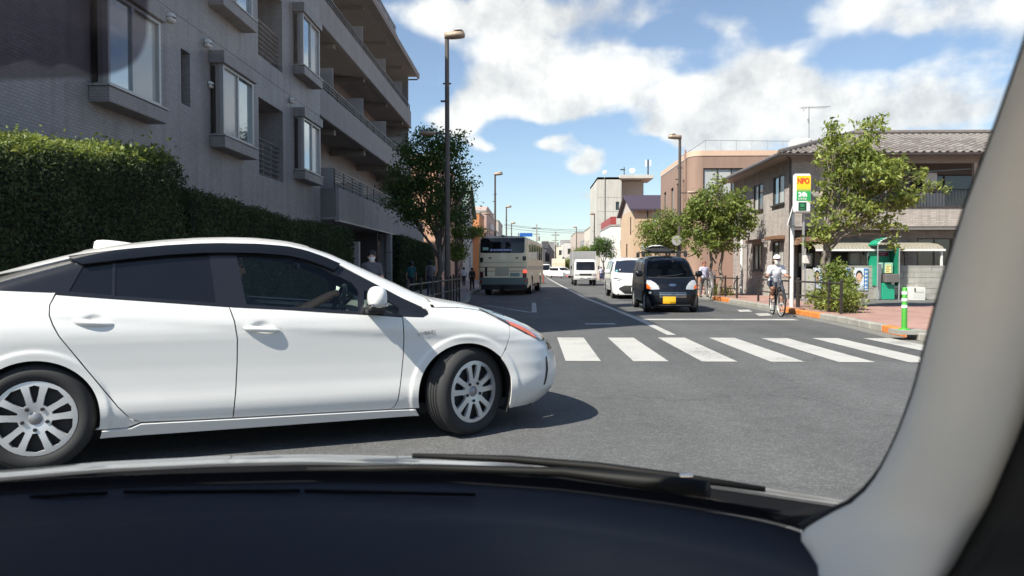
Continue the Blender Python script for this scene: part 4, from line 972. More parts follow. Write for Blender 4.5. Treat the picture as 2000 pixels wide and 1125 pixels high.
for k, (w0, w1) in enumerate(((.40, .62), (.40, .66), (.44, .58))):
    m = MB(); z = Z(488 + 4 * k); m.box(a + w0, a + w1, bY + dp - .053, bY + dp - .0505, z - .02, z + .015); m.build('lettering', pm('booth_pinkish', (.45, .25, .30), .5), nb)
m = MB(); m.box(X(1727), b - .1, bY + .12, bY + dp - .06, .14, Z(553), .015); m.build('pedestal', M_GRN, bt)
m = MB(); m.box(X(1727) - .16, X(1727) - .003, bY + .15, bY + dp - .1, .14, Z(516), .02); m.build('side_cabinet', M_SIL, bt)
m = MB(); m.box(X(1727) + .0, X(1753), bY + .3, bY + .5, Z(534), Z(513), .015); m.build('phone_panel', pm('booth_pale_green', (.30, .52, .40), .5), bt)
m = MB(); m.box(X(1738), X(1749), bY + .285, bY + .298, Z(533), Z(517)); yn = m.build('yellow_notice', pm('notice_yellow', (.78, .70, .30), .6), bt)
for k in range(4):
    m = MB(); z = Z(519 + 3.6 * k); m.box(X(1739), X(1747.5 - k % 2 * 3), bY + .281, bY + .284, z - .02, z); m.build('lettering', pm('notice_ink', (.20, .12, .05), .6), yn)
m = MB(); m.box(X(1730), X(1757), bY - .02, bY + .4, Z(552), Z(535), .02); m.box(X(1742), X(1747), bY - .03, bY + .0, Z(556), Z(551)); m.build('shelf_box', pm('booth_shelf', (.16, .15, .14), .5, .2), bt)
# white cabinet on the ground
cY = 25.2
cb = thingw('utility_cabinet', 'white plastic cabinet on the ground right of the green booth', 'cabinet', (atY(1792, 592, cY).x, cY, .13))
a, b = atY(1776, 590, cY).x, atY(1807, 590, cY).x; zt = atY(1790, 561, cY).z
m = MB(); m.prism([(a, .134), (b, .134), (b, zt), (a + .08, zt), (a, zt - .12)], 'Y', cY, cY + .45); m.build('case', pm('cabinet_white', (.68, .67, .63), .5, 0, .08, 4), cb)
MB().box(a + .12, b - .03, cY - .006, cY - .001, .2, zt - .07).build('door', pm('cabinet_door', (.60, .59, .55), .5), cb)
m = MB(); m.box(a + .16, a + .19, cY - .03, cY - .007, .42, .56, .005); m.box(a + .2, b - .05, cY - .008, cY - .0062, .395, .405); m.build('handle', F_DARK, cb)

# clinic-style board on a pole
sY = 25.9
sg = thingw('sign_board', 'upright yellow and green sign reading NPO and 24h at the house corner', 'sign', (atY(1568, 590, sY).x, sY, .13))
X = lambda u: atY(u, 400, sY).x; Z = lambda v: atY(1568, v, sY).z
a, b, c, d = X(1551), X(1585), Z(416), Z(339)
m = MB(); m.box(a, b, sY, sY + .2, c, d, .06); m.build('case', pm('sign_white', (.78, .78, .77), .35, 0, .04, 3), sg)
def grad(name, c0, c1, z0, z1):
    mt = bpy.data.materials.new(name); mt.use_nodes = True; nt = mt.node_tree; g = nt.nodes.new('ShaderNodeNewGeometry'); s = nt.nodes.new('ShaderNodeSeparateXYZ'); mr = nt.nodes.new('ShaderNodeMapRange'); rp = nt.nodes.new('ShaderNodeValToRGB')
    nt.links.new(g.outputs['Position'], s.inputs[0]); nt.links.new(s.outputs[2], mr.inputs[0]); mr.inputs[1].default_value = z0; mr.inputs[2].default_value = z1
    rp.color_ramp.elements[0].color = (*c0, 1); rp.color_ramp.elements[1].color = (*c1, 1); rp.color_ramp.elements[0].position = .36; rp.color_ramp.elements[1].position = .52
    nt.links.new(mr.outputs[0], rp.inputs[0]); nt.links.new(rp.outputs[0], nt.nodes['Principled BSDF'].inputs['Base Color']); nt.nodes['Principled BSDF'].inputs['Roughness'].default_value = .4; return mt
z0, z1 = Z(392), Z(343)
m = MB(); m.box(a + .08, b - .035, sY - .006, sY - .001, z0, z1); m.build('printed_panel', grad('sign_print', (.03, .36, .10), (.86, .58, .02), z0, z1), sg)
fM = lambda x, z: Matrix.Translation((x, sY - .009, z)) @ Matrix.Rotation(math.pi / 2, 4, 'X')
def stxt(body, size, mat, u, v, sx=1.0):
    o = text('lettering', body, size, mat, sg, Matrix.Identity(4), .002, sx, .012 if size > .2 else 0); o.matrix_parent_inverse = Matrix.Identity(4)
    o.matrix_local = Matrix.Translation(-Vector(sg.location)) @ fM(X(u), Z(v)) @ Matrix.Diagonal((sx, 1, 1, 1)); return o
RED = pm('sign_red', (.80, .05, .02), .5); WHT = pm('sign_lettering_white', (.85, .85, .83), .5)
for dx in (0,): stxt('NPO', .27, RED, 1568.5 + dx, 354, .74)
for dx in (0,): stxt('24h', .21, WHT, 1567.5 + dx, 380, .95)
stxt('出張買取', .075, WHT, 1567, 388.5, 1.0)
m = MB(); m.box(X(1559.5), X(1575), sY - .006, sY - .001, Z(411.5), Z(395)); dk = m.build('dark_panel', pm('sign_dark_green', (.01, .06, .025), .3), sg)
m = MB(); m.box(X(1562), X(1572), sY - .009, sY - .007, Z(409), Z(407)); m.box(X(1563), X(1571), sY - .009, sY - .007, Z(404), Z(398)); m.build('lettering', pm('sign_green_marks', (.04, .22, .09), .4), dk)
m = MB(); m.cyl((X(1575), sY + .25, .13), (X(1575), sY + .25, Z(345)), .05, n=10); m.box(X(1575) - .03, X(1575) + .03, sY + .19, sY + .25, Z(400), Z(395)); m.box(X(1575) - .03, X(1575) + .03, sY + .19, sY + .25, Z(360), Z(355)); m.build('pole', F_ALU, sg)
# white pole with triangular road sign seen from the side
pY = 20.6
st = thingw('road_sign', 'white pole carrying a triangular road sign seen edge-on from behind', 'road sign', (atY(1547, 600, pY).x, pY, .13))
P = lambda u, v: Vector(atY(u, v, pY))
x = P(1547, 500).x; m = MB(); m.cyl((x, pY, .13), (x, pY, P(1547, 415).z), .055, n=12); m.build('pole', pm('pole_white', (.74, .74, .73), .45, 0, .06, 5), st)
tri = [P(1553, 402), P(1533, 437), P(1560, 424)]
n = Vector((.75, -.2, .1)).normalized()
A0, B0, C0 = Vector((x - .02, pY - .08, P(1553, 403).z)), Vector((x - .26, pY - .35, P(1540, 441).z)), Vector((x + .22, pY + .6, P(1540, 436).z))
C0 = Vector((x + .16, pY + .5, P(1560, 426).z)); nn = (B0 - A0).cross(C0 - A0).normalized() * .012
m = MB(); m.add([A0 + nn, B0 + nn, C0 + nn, A0 - nn, B0 - nn, C0 - nn], [(0, 1, 2), (5, 4, 3), (0, 3, 4, 1), (1, 4, 5, 2), (2, 5, 3, 0)]); m.build('triangle_plate', pm('sign_back_grey', (.42, .42, .41), .45, .4), st)
m = MB(); m.box(x - .07, x + .07, pY - .07, pY + .07, P(1547, 443).z, P(1547, 440).z); m.box(x - .07, x + .07, pY - .07, pY + .07, P(1547, 418).z, P(1547, 415).z); m.build('bracket', F_ALU, st)
# grey meter box on a short pole near the tree
mY = 21.5
mb = thingw('meter_box', 'small pale grey box on a thin pole left of the tree trunk', 'meter box', (atY(1581, 590, mY).x, mY, .13))
P = lambda u, v: Vector(atY(u, v, mY))
m = MB(); m.box(P(1575, 0).x, P(1589, 0).x, mY, mY + .14, P(1580, 515).z, P(1580, 499).z, .015); m.build('case', pm('meter_grey', (.62, .61, .57), .5), mb)
m = MB(); m.cyl((P(1582, 0).x, mY + .17, .13), (P(1582, 0).x, mY + .17, P(1580, 485).z), .03, n=8); m.build('pole', F_ALU, mb)
# slim white post beside the house, with lamp bracket
wY = 31.5
wp = thingw('lamp_post', 'slim white post with small lamp bracket beside the grey house', 'post', (atY(1453, 572, wY).x, wY, .13))
P = lambda u, v: Vector(atY(u, v, wY)); x = P(1453, 0).x
m = MB(); m.cyl((x, wY, .13), (x, wY, P(1453, 458).z), .06, n=10); m.build('post', pm('pole_white', (.7, .7, .7)), wp)
m = MB(); m.tube([(x, wY, P(0, 462).z), (x + .25, wY, P(0, 464).z), (x + .3, wY, P(0, 475).z), (x + .1, wY, P(0, 485).z)], .035, 6); m.box(x + .1, x + .35, wY - .08, wY + .08, P(0, 460).z, P(0, 456).z, .02); m.build('bracket', F_DARK, wp)
# green bollard on its concrete foot
bp = gnd(1766, 648, .13)
bo = thingw('bollard', 'bright green flexible bollard with white bands at the kerb corner', 'bollard', (bp.x, bp.y, .13))
zt = atY(1764, 561, bp.y).z; M_BG = pm('bollard_green', (.06, .32, .035), .45, 0, .08, 6)
m = MB(); m.lathe([(.0, zt), (.035, zt), (.042, zt - .01), (.045, .2), (.06, .19), (.10, .175), (.105, .165), (.0, .165)], (bp.x, bp.y, 0), n=18); m.build('tube', M_BG, bo, smooth=40)
for k in range(3):
    z = zt - .12 - k * .115; m = MB(); m.lathe([(.0445, z), (.0475, z), (.0475, z + .05), (.0445, z + .05)], (bp.x, bp.y, 0), n=18); m.build('reflective_band', pm('band_white', (.75, .78, .75), .3), bo)
m = MB(); m.prism([(bp.x - .2, bp.y - .2), (bp.x + .28, bp.y - .24), (bp.x + .3, bp.y + .2), (bp.x - .17, bp.y + .2)], 'Z', .10, .168); m.build('foot', M_KERB, bo)
# ================================================================== buildings along the street
def simple_block(name, label, x0, x1, y0, y1, z, wall, wins_front=(), wins_left=(), wins_right=(), gm=G_DARK, fm=F_ALU, cap=None, group=None):
    t = thingw(name, label, 'building', ((x0 + x1) / 2, y0, .1), group)
    Pf = lambda u, v, d: (u, y0 + d, v); Pl = lambda u, v, d: (x0 + d, u, v); Pr = lambda u, v, d: (x1 - d, u, v)
    facade('front_wall', wall, t, Pf, x0, x1, .1, z, wins_front, .12)
    for h in wins_front: window(t, Pf, *h, .08, fm, gm, 2 if h[1] - h[0] > .9 else 1, .05)
    facade('left_wall', wall, t, Pl, y0, y1, .1, z, wins_left, .12)
    for h in wins_left: window(t, Pl, *h, .08, fm, gm, 2 if h[1] - h[0] > .9 else 1, .05)
    facade('right_wall', wall, t, Pr, y0, y1, .1, z, wins_right, .12)
    for h in wins_right: window(t, Pr, *h, .08, fm, gm, 2 if h[1] - h[0] > .9 else 1, .05)
    MB().box(x0, x1, y1 - .05, y1, .1, z).build('back_wall', wall, t)
    MB().box(x0 - .05, x1 + .05, y0 - .05, y1 + .05, z, z + .18).build('roof', cap or M_CONC, t)
    return t
# brown building with rounded corner
M_BRN = pm('brown_render', (.30, .20, .155), .8, 0, .08, .6, .003, 60, dirt=.12)
M_BRNT = pm('pale_coping', (.62, .44, .32), .7, 0, .06, 2)
br = thingw('brown_building', 'brown rendered building with rounded corner behind the street trees', 'building', (9, 42, .1))
BX, BYf, BYb, BZ, rc = 9.0, 42.0, 51.5, 7.65, .7
def outline(off=0): 
    P = [(BX - off, BYb)]
    for i in range(9):
        a = math.pi + (math.pi / 2) * i / 8; P.append((BX + rc + (rc + off) * math.cos(a), BYf + rc + (rc + off) * math.sin(a)))
    P.append((26, BYf - off)); return P
lw = [(49.4, 50.3, 4.7, 6.4), (46.9, 47.8, 4.7, 6.4), (45.4, 45.9, 4.4, 6.5), (43.2, 44.0, 4.4, 6.5)]; fw_ = [(9.75, 12.2, 5.3, 6.95), (13.2, 15, 5.3, 6.95)]
facade('left_wall', M_BRN, br, lambda u, v, d: (BX + d, u, v), BYf + rc, BYb, .1, BZ, lw, .15)
facade('front_wall', M_BRN, br, lambda u, v, d: (u, BYf + d, v), BX + rc, 26, .1, BZ, fw_, .15)
for h in lw: window(br, lambda u, v, d: (BX + d, u, v), *h, .1, F_DARK, G_CURT, 1, .05)
for h in fw_: window(br, lambda u, v, d: (u, BYf + d, v), *h, .1, F_DARK, G_CURT, 3, .06, gms=[G_CURT, G_CURT, G_ROOM])
m = MB(); m.grid([[(x, y, .1), (x, y, BZ)] for x, y in outline()[1:-1]]); m.build('corner_wall', M_BRN, br, smooth=True)
o0, o1 = outline(.03), outline(-.35); m = MB(); m.grid([[(x, y, BZ), (x, y, BZ + .3)] for x, y in o0]); m.grid([[(*a, BZ + .3), (*b, BZ + .34)] for a, b in zip(o0, o1)]); m.build('coping', M_BRNT, br)
MB().box(BX + .3, 26, BYf + .3, BYb, BZ - .1, BZ + .1).build('roof', M_CONC, br)
m = MB(); a, b = atY(1378, 274, 46), atY(1560, 276, 46); c = atY(1331, 305, 43.2)
m.tube([tuple(c), (a.x, 46, a.z), (b.x, 46, b.z)], .02, 5)
for k in range(7): x = a.x + (b.x - a.x) * k / 6; m.cyl((x, 46, BZ), (x, 46, a.z), .012, n=5)
m.build('roof_wire', F_ALU, br)
m = MB(); x = 9.02; m.cyl((BX - .06, 43.0, .1), (BX - .06, 43.0, BZ + .5), .05, n=8); m.build('downpipe', M_BRN, br)
# tan house with purple roof
M_TANW = pm('tan_render', (.55, .40, .27), .8, 0, .08, .8); M_PURP = pm('purple_roof', (.06, .042, .058), .5, 0, .15, 4)
tn = thingw('tan_house', 'narrow tan house with dark purple pitched roof', 'house', (8.7, 63, .1))
tX, tY0, tY1 = 8.7, 63.0, 72.0; ez = atY(1234, 409, tY0).z
Pt = lambda u, v, d: (u, tY0 + d, v); Pl_ = lambda u, v, d: (tX + d, u, v)
fw2 = [(10.35, 11.1, 4.9, 6.3), (9.6, 9.75, 1, 6.2)]
facade('front_wall', M_TANW, tn, Pt, tX, 12.2, .1, ez, [fw2[0]], .1); window(tn, Pt, *fw2[0], .05, F_WHITE, G_CURT, 2, .06)
lw2 = [(64.5, 65.3, 4.2, 5.8), (67, 68, 1, 3.5)]
facade('left_wall', M_TANW, tn, Pl_, tY0, tY1, .1, ez, lw2, .1)
for h in lw2: window(tn, Pl_, *h, .05, F_DARK, G_DARK, 1, .05)
rz = ez + 1.5; ym = (tY0 + tY1) / 2
m = MB(); m.add([(tX, tY0, ez), (tX, tY1, ez), (tX, ym, rz)], [(0, 2, 1)]); m.build('gable', pm('gable_pale', (.55, .46, .40), .8), tn)
m = MB(); m.prism([(tY0 - .4, ez - .12), (ym, rz + .02), (tY1 + .4, ez - .12), (tY1 + .4, ez + .03), (ym, rz + .18), (tY0 - .4, ez + .03)], 'X', tX - .35, 12.6); m.build('roof', M_PURP, tn)
m = MB(); 
for x in (9.9, 11.35): m.cyl((x, tY0 - .05, .1), (x, tY0 - .05, ez), .05, n=6)
m.build('downpipe', F_DARK, tn)
m = MB(); m.lathe([(0, 0), (.25, .03), (.28, .06), (.0, .1)], (0, 0, 0), n=14, M=Matrix.Translation((9.55, tY0 - .3, 3.0)) @ Matrix.Rotation(R(80), 4, 'X')); m.build('satellite_dish', pm('dish_grey', (.3, .3, .32), .5), tn)
# concrete stair tower
M_TOW = pm('tower_concrete', (.50, .48, .43), .85, 0, .10, .35, .004, 30, dirt=.25); M_TOWR = pm('tower_render', (.40, .33, .27), .8, 0, .08, .5)
tw = thingw('concrete_tower', 'tall pale concrete stair tower with roof slab and dishes', 'tower', (8.7, 95, .1)); TY = 95.0
P = lambda u, v: atY(u, v, TY)
zt = P(1190, 346).z; xa, xb, xc, xd = P(1168, 0).x, P(1214, 0).x, P(1262, 0).x, P(1278, 0).x
hole = [(P(1204, 0).x, P(1211, 0).x, P(0, 413).z, P(0, 397).z)]
facade('front_wall', M_TOW, tw, lambda u, v, d: (u, TY + d, v), xa, xb, .1, zt, hole, .3)
window(tw, lambda u, v, d: (u, TY + d, v), *hole[0], .2, F_DARK, G_DARK, 1, .05)
MB().box(xa, xa + .01, TY, TY + 12, .1, zt).build('left_wall', M_TOW, tw); MB().box(xb - .01, xb, TY, TY + 2.5, .1, zt).build('side_wall', M_TOW, tw)
MB().box(xb, xc, TY + 1.5, TY + 1.6, .1, zt - .4).build('recess_wall', M_TOWR, tw)
MB().box(xc - .05, xc, TY + 1.5, TY + 10, .1, zt - .4).build('recess_side', M_TOWR, tw)
MB().box(xa, xb, TY, TY + 12, zt - .3, zt).build('roof', M_TOW, tw)
MB().box(xb - .2, xd, TY - .3, TY + 5, P(0, 353).z, P(0, 346.5).z, .02).build('roof_slab', M_TOW, tw)
for v in (389, 416, 441): MB().box(xa - .01, xb + .01, TY - .012, TY + .002, P(0, v).z, P(0, v).z + .06).build('formwork_joint', M_CONC, tw)
m = MB(); m.cyl((P(1182, 0).x, TY - .08, .1), (P(1182, 0).x, TY - .08, zt), .05, n=6); m.cyl((P(1215, 0).x, TY - .05, .1), (P(1215, 0).x, TY - .05, zt - .4), .07, n=6); m.build('downpipe', M_CONC, tw)
for (u, v, r) in ((1182, 336, .30), (1236, 333, .38)):
    q = P(u, v); m = MB(); m.lathe([(0, .12), (r * .6, .07), (r, 0)], n=16, M=Matrix.Translation((q.x, TY + .3, q.z)) @ Matrix.Rotation(R(75), 4, 'X')); m.cyl((q.x, TY + .4, zt - .05), (q.x, TY + .4, q.z), .04, n=6); m.build('satellite_dish', F_WHITE, tw, smooth=True)
q = P(1267, 325); m = MB(); m.cyl((q.x, TY + .5, zt - .1), (q.x, TY + .5, P(0, 316).z), .09, n=8); m.build('antenna_mast', F_DARK, tw)
for s in (-1, 1): MB().box(q.x + s * .28 - .1, q.x + s * .28 + .1, TY + .4, TY + .6, P(0, 329).z, P(0, 317).z).build('antenna_panel', F_WHITE, tw)
q = P(1220, 335); m = MB(); m.cyl((q.x, TY + .5, zt - .05), (q.x, TY + .5, P(0, 330).z), .06, n=6); m.box(q.x - .5, q.x + .1, TY + .4, TY + .6, P(0, 336).z, P(0, 334).z); m.build('small_aerial', F_DARK, tw)
MB().box(P(1255, 0).x, P(1277, 0).x, TY + 6, TY + 12, .1, P(0, 376).z).build('rear_block', M_BRNT, tw)
# white low building with red rail
wb = simple_block('white_building', 'low white building with a red railed roof terrace', 8.55, 12.6, 80, 92, atY(1195, 442, 80).z, pm('white_render', (.72, .71, .68), .8, 0, .06, .6, dirt=.12),
                  [(10.6, 11.6, .4, 2.6)], [(82, 83, 3, 4.2), (86, 87, 3, 4.2)])
zt = atY(1195, 442, 80).z + .2; M_REDR = pm('red_rail', (.34, .06, .055), .5)
m = MB(); m.box(8.55, 12.5, 79.98, 80.06, zt + .75, zt + .85)
for x in np.arange(8.55, 12.5, .55): m.box(x, x + .06, 79.99, 80.05, zt, zt + .75)
m.box(8.55, 9.1, 80.0, 80.03, zt, zt + .75); m.box(8.52, 8.56, 80, 91, zt, zt + .8); m.build('terrace_rail', M_REDR, wb)
m = MB(); m.add([(9.6, 79.5, 2.9), (12.6, 79.5, 2.9), (12.6, 80, 4.3), (9.6, 80, 4.3)], [(0, 1, 2, 3)]); m.build('shop_awning', M_DKWALL, wb)
# left row beyond the apartment building
M_SALM = pm('salmon_render', (.62, .37, .25), .8, 0, .08, .6); M_GREYW = pm('grey_siding', (.38, .375, .385), .75, 0, .06, .6); M_OR = pm('orange_render', (.58, .24, .10), .8, 0, .1, .6); M_PINK = pm('pink_tile', (.47, .32, .28), .8, 0, .1, .6)
simple_block('salmon_building', 'salmon house glimpsed through the shaded street tree', -13, -5.9, 45.5, 55, 8.2, M_SALM, [(-9, -7.5, 5, 6.4), (-9, -7.5, 2, 3.4)], (), [(47, 48.6, 4.6, 6), (51, 52.5, 4.6, 6), (47, 49, 1, 2.8)])
simple_block('brown_townhouse', 'slim brown townhouse next to the grey gabled house', -12, -5.75, 55.5, 59.5, 7.0, pm('dark_brown_wall', (.16, .10, .085), .8), (), (), [(56.5, 57.5, 4.5, 5.8)])
gh = thingw('gabled_house', 'grey sided house with a pale green gabled roof above the bus', 'house', (-8, 60, .1))
gx, gy0, gy1 = -5.75, 60.0, 70.0; ezz = atX(903, 480, gx).z
ez = 6.2; rzz = 8.75
Pr_ = lambda u, v, d: (gx - d, u, v)
facade('right_wall', M_GREYW, gh, Pr_, gy0, gy1, .1, ez, [(61.5, 62.6, 4.2, 5.6), (64, 65, 4.2, 5.6), (66, 68, .5, 2.4)], .1)
for h in [(61.5, 62.6, 4.2, 5.6), (64, 65, 4.2, 5.6), (66, 68, .5, 2.4)]: window(gh, Pr_, *h, .05, F_WHITE, G_DARK, 2, .06)
ym = (gy0 + gy1) / 2
m = MB(); m.add([(gx, gy0, ez), (gx, gy1, ez), (gx, ym, rzz)], [(0, 1, 2)]); m.build('gable', M_GREYW, gh)
m = MB(); m.prism([(gy0 - .5, ez - .25), (ym, rzz), (gy1 + .5, ez - .25), (gy1 + .5, ez - .1), (ym, rzz + .2), (gy0 - .5, ez - .1)], 'X', -14, gx + .35); m.build('roof', pm('green_slate', (.20, .25, .22), .6), gh)
MB().box(-14, gx - .02, gy0, gy0 + .05, .1, ez).build('front_wall', M_GREYW, gh)
simple_block('orange_building', 'narrow orange-brown building behind the bus', -11, -5.2, 71, 78, 6.6, M_OR, (), (), [(72.5, 74, 4, 5.4)])
pb = simple_block('pink_building', 'pinkish tiled building with rooftop boxes behind the bus', -13, -5.0, 79, 96, 7.4, M_PINK, (), (), [(y, y + 1.4, z, z + 1.3) for y in (80.5, 84, 87.5, 91) for z in (1.2, 4.2)])
m = MB(); m.prism([(79, 7.55), (83, 8.3), (96, 8.3), (96, 7.55)], 'X', -12, -5.1); m.build('roof_parapet', M_PINK, pb)
for y in (84, 87, 90): MB().box(-5.0, -4.75, y, y + .8, 5.8, 6.5, .03).build('wall_unit', F_WHITE, pb)
rr = random.Random(5)
cols = [(.55, .53, .50), (.42, .36, .32), (.60, .55, .47), (.33, .33, .35), (.5, .42, .36), (.64, .62, .60)]
def winrow(a, b, z, st=3.0, w=1.4, fl=3.0):
    return [(u, u + w, zz, zz + 1.3) for u in np.arange(a + .8, b - w, st) for zz in np.arange(1.4, z - 1.6, fl)]
for i, (y0, y1, z) in enumerate(((97, 110, 6.5), (111, 126, 8.5), (127, 140, 6))):
    simple_block('terrace_building', ['cream terrace building far down the left side', 'taller grey terrace building far down the left side', 'last low terrace building before the left bend'][i], -14, -5.2, y0, y1, z, pm('terrace_%d' % i, cols[i], .8), (), (), winrow(y0, y1, z), group='far left terrace')
for i, (y0, y1, z, x0) in enumerate(((110, 124, 7.5, 8.8), (126, 140, 6.2, 9.2), (142, 160, 8.2, 8.4), (162, 185, 7.0, 7.0))):
    simple_block('terrace_building', ['beige terrace building beyond the concrete tower', 'low brown terrace building beyond the tower', 'far grey terrace building on the right side', 'farthest terrace building on the right side'][i], x0, x0 + 11, y0, y1, z, pm('rterrace_%d' % i, cols[(i + 2) % 6], .8), winrow(x0, x0 + 11, z), winrow(y0, y1, z), (), group='far right terrace')
# end of the street
def front_block(name, label, u0, u1, vt, Y, dep, mat, st=2.6):
    a, b = atY(u0, 500, Y).x, atY(u1, 500, Y).x; z = atY(u0, vt, Y).z
    return simple_block(name, label, a, b, Y, Y + dep, z, mat, winrow(a, b, z, st), (), winrow(Y, Y + dep, z, 3), G_DARK, F_WHITE)
front_block('dark_block', 'dark grey block at the street end right of the bus', 1059, 1071, 472, 150, 12, pm('charcoal_wall', (.075, .075, .085), .7))
front_block('grey_block', 'light grey slab building between bus and far white building', 1071, 1083, 474, 158, 14, pm('slab_grey', (.28, .28, .29), .7))
front_block('cream_block', 'cream stepped building closing the street', 1085, 1106, 482, 175, 14, pm('cream_wall', (.66, .60, .48), .75), 1.8)
front_block('white_block', 'small white building above the box truck', 1106, 1122, 478, 190, 12, pm('far_white', (.66, .66, .66), .75))
front_block('stone_block', 'pale stone building above the far tree', 1118, 1150, 466, 205, 12, pm('far_stone', (.55, .52, .46), .75))
front_block('grey_hall', 'wide grey roofline behind the box truck', 1096, 1118, 470, 230, 12, pm('far_grey', (.35, .35, .37), .75))
# ================================================================== street furniture
M_LP = pm('lamp_post_brown', (.10, .082, .072), .5, .2, .1, 5); M_LH = pm('lamp_head_tan', (.36, .27, .20), .5, .1, .1, 5)
def lamp(label, x, y, h, arm=1, lower=None, loc_z=.13):
    t = thingw('street_lamp', label, 'street lamp', (x, y, loc_z), 'street lamps')
    m = MB(); m.cyl((x, y, loc_z), (x, y, 1.4), .10, .10, 12); m.cyl((x, y, 1.4), (x, y, h), .085, .065, 12); m.build('post', M_LP, t, smooth=30)
    m = MB(); L_ = .72
    rows = []
    for i, (k, w, zt, zb) in enumerate(((-.1, .05, .09, -.09), (-.06, .12, .11, -.10), (.15, .13, .12, -.11), (.35, .17, .15, -.10), (.55, .17, .17, -.08), (.70, .12, .13, -.07), (.74, .04, .06, -.04))):
        rows.append([(x + arm * k * L_ * 1.05, y + w * math.cos(a), h + ((zt if math.sin(a) > 0 else -zb) * math.sin(a))) for a in np.linspace(0, 2 * math.pi, 13)])
    m.grid(rows); m.build('lamp_head', M_LH, t, smooth=True)
    m = MB(); m.lathe([(0, .05), (.1, .04), (.16, 0), (.0, -.0)], n=14, M=Matrix.Translation((x + arm * .36, y, h + .15))); m.build('lamp_cap', F_WHITE, t, smooth=True)
    MB().box(x - .13, x + .13, y - .03, y + .03, h - 1.5, h - 1.46).build('step_bolt', M_LP, t); MB().box(x - .2, x - .05, y - .03, y + .03, h - 2.05, h - 2.0).build('step_bolt', M_LP, t)
    if lower:
        z, s = lower; m = MB(); m.tube([(x, y, z), (x + s * .45, y, z + .02)], .03, 6); m.build('lower_arm', M_LP, t)
        m = MB(); rows = [[(x + s * k, y + w * math.cos(a), z + .03 + w * .55 * math.sin(a)) for a in np.linspace(0, 2 * math.pi, 11)] for k, w in ((.35, .03), (.42, .11), (.7, .14), (.85, .1), (.9, .02))]; m.grid(rows); m.build('lower_lamp_head', M_LH, t, smooth=True)
    return t
def lampu(label, u, v, Y, arm, lower=None):
    p = atY(u, v, Y); return lamp(label, p.x, Y, p.z, arm, (atY(u, lower[0], Y).z, lower[1]) if lower else None)
lampu('tall brown street lamp rising above the shaded left tree', 873, 70, 22.8, 1, (262, -1))
lampu('second street lamp on the left, above the bus roof', 967, 340, 54, 1, (418, -1))
lampu('third street lamp on the left, above the bus', 989, 404, 80, 1)
lampu('fourth small street lamp on the left, above the bus', 999, 436, 104, 1)
rl = lampu('street lamp behind the black van with a lower arm over the pavement', 1328, 268, 35.5, -1, (377, 1))
m = MB(); q = atY(1321, 470, 35.4); m.lathe([(0, 0), (.24, 0), (.24, .03), (0, .03)], n=20, M=Matrix.Translation((q.x, 35.3, q.z)) @ Matrix.Rotation(R(90), 4, 'X')); m.build('round_plate', pm('plate_grey', (.4, .4, .41), .5, .3), rl)
lampu('far street lamp left of the concrete tower', 1161, 418, 85, -1)
lampu('farthest street lamp on the right side of the road', 1126, 444, 118, -1)
def upole(label, u, vt, Y):
    p = atY(u, vt, Y); t = thingw('utility_pole', label, 'utility pole', (p.x, Y, 0), 'utility poles')
    m = MB(); m.cyl((p.x, Y, 0), (p.x, Y, p.z), .2, .13, 8); m.build('pole', M_CONC, t)
    m = MB(); m.box(p.x - .9, p.x + .9, Y - .06, Y + .06, p.z - .9, p.z - .75); m.box(p.x - .7, p.x + .7, Y - .06, Y + .06, p.z - 2.1, p.z - 2.0); m.build('crossarm', F_DARK, t)
    m = MB(); m.cyl((p.x + .4, Y, p.z - 3.4), (p.x + .4, Y, p.z - 2.5), .3, n=10); m.build('transformer', M_CONC, t); return p
pa = upole('far utility pole rising behind the bus', 1048, 438, 150); pb_ = upole('far utility pole between the bus and the white building', 1085, 452, 165)
wr = thingw('overhead_wire', 'thin overhead wires crossing above the far end of the street', 'wire', (0, 150, 9))
for v0, v1 in ((441, 452), (443, 455), (448, 458)):
    pts = []
    for i in range(13):
        k = i / 12; u = 985 + 190 * k; v = v0 + (v1 - v0) * k + 4 * math.sin(math.pi * k); pts.append(tuple(atY(u, v - 3, 150)))
    MB().tube(pts, .03, 4).build('wire', F_DARK, wr)
bs = thingw('direction_sign', 'blue road sign board above the bus roof', 'road sign', (2, 130, 0)); a, b = atY(1015, 462, 120), atY(1040, 455, 120)
MB().box(a.x, b.x, 120, 120.1, a.z, b.z).build('board', pm('sign_blue', (.02, .12, .42), .4), bs); m = MB(); m.cyl((a.x - .2, 120.2, 0), (a.x - .2, 120.2, b.z), .1, n=8); m.cyl((a.x - .2, 120.2, b.z - .3), (b.x, 120.2, b.z - .3), .06, n=6); m.build('sign_post', F_ALU, bs)

# pedestrian railings: posts are parts, rails are parts
M_FP = pm('railing_brown', (.035, .028, .025), .5, .2, .12, 6)
def railing(label, pts, h=.78, z0=.13, rails=(.72, .34), group='pavement railings'):
    t = thingw('railing', label, 'railing', (pts[0][0], pts[0][1], z0), group)
    for (x, y) in pts:
        m = MB(); m.box(x - .03, x + .03, y - .03, y + .03, z0, z0 + h - .04, .008); m.lathe([(0, z0 + h + .03), (.03, z0 + h + .015), (.036, z0 + h - .01), (.03, z0 + h - .04)], (x, y, 0), n=10); m.build('post', M_FP, t)
    for k, zz in enumerate(rails):
        for (a, b) in zip(pts[:-1], pts[1:]):
            m = MB(); m.cyl((a[0], a[1], z0 + zz), (b[0], b[1], z0 + zz), .024 if k == 0 else .02, n=8); m.build('rail', M_FP, t, smooth=30)
    return t
railing('dark brown railing at the kerb in front of the shrubs', [(7.28, 17.35), (7.32, 18.15), (7.36, 20.3)], .80)
railing('dark brown railing behind the cyclist along the red pavement', [(7.36, 20.42), (7.4, 22.2), (7.42, 24.1)], .80)
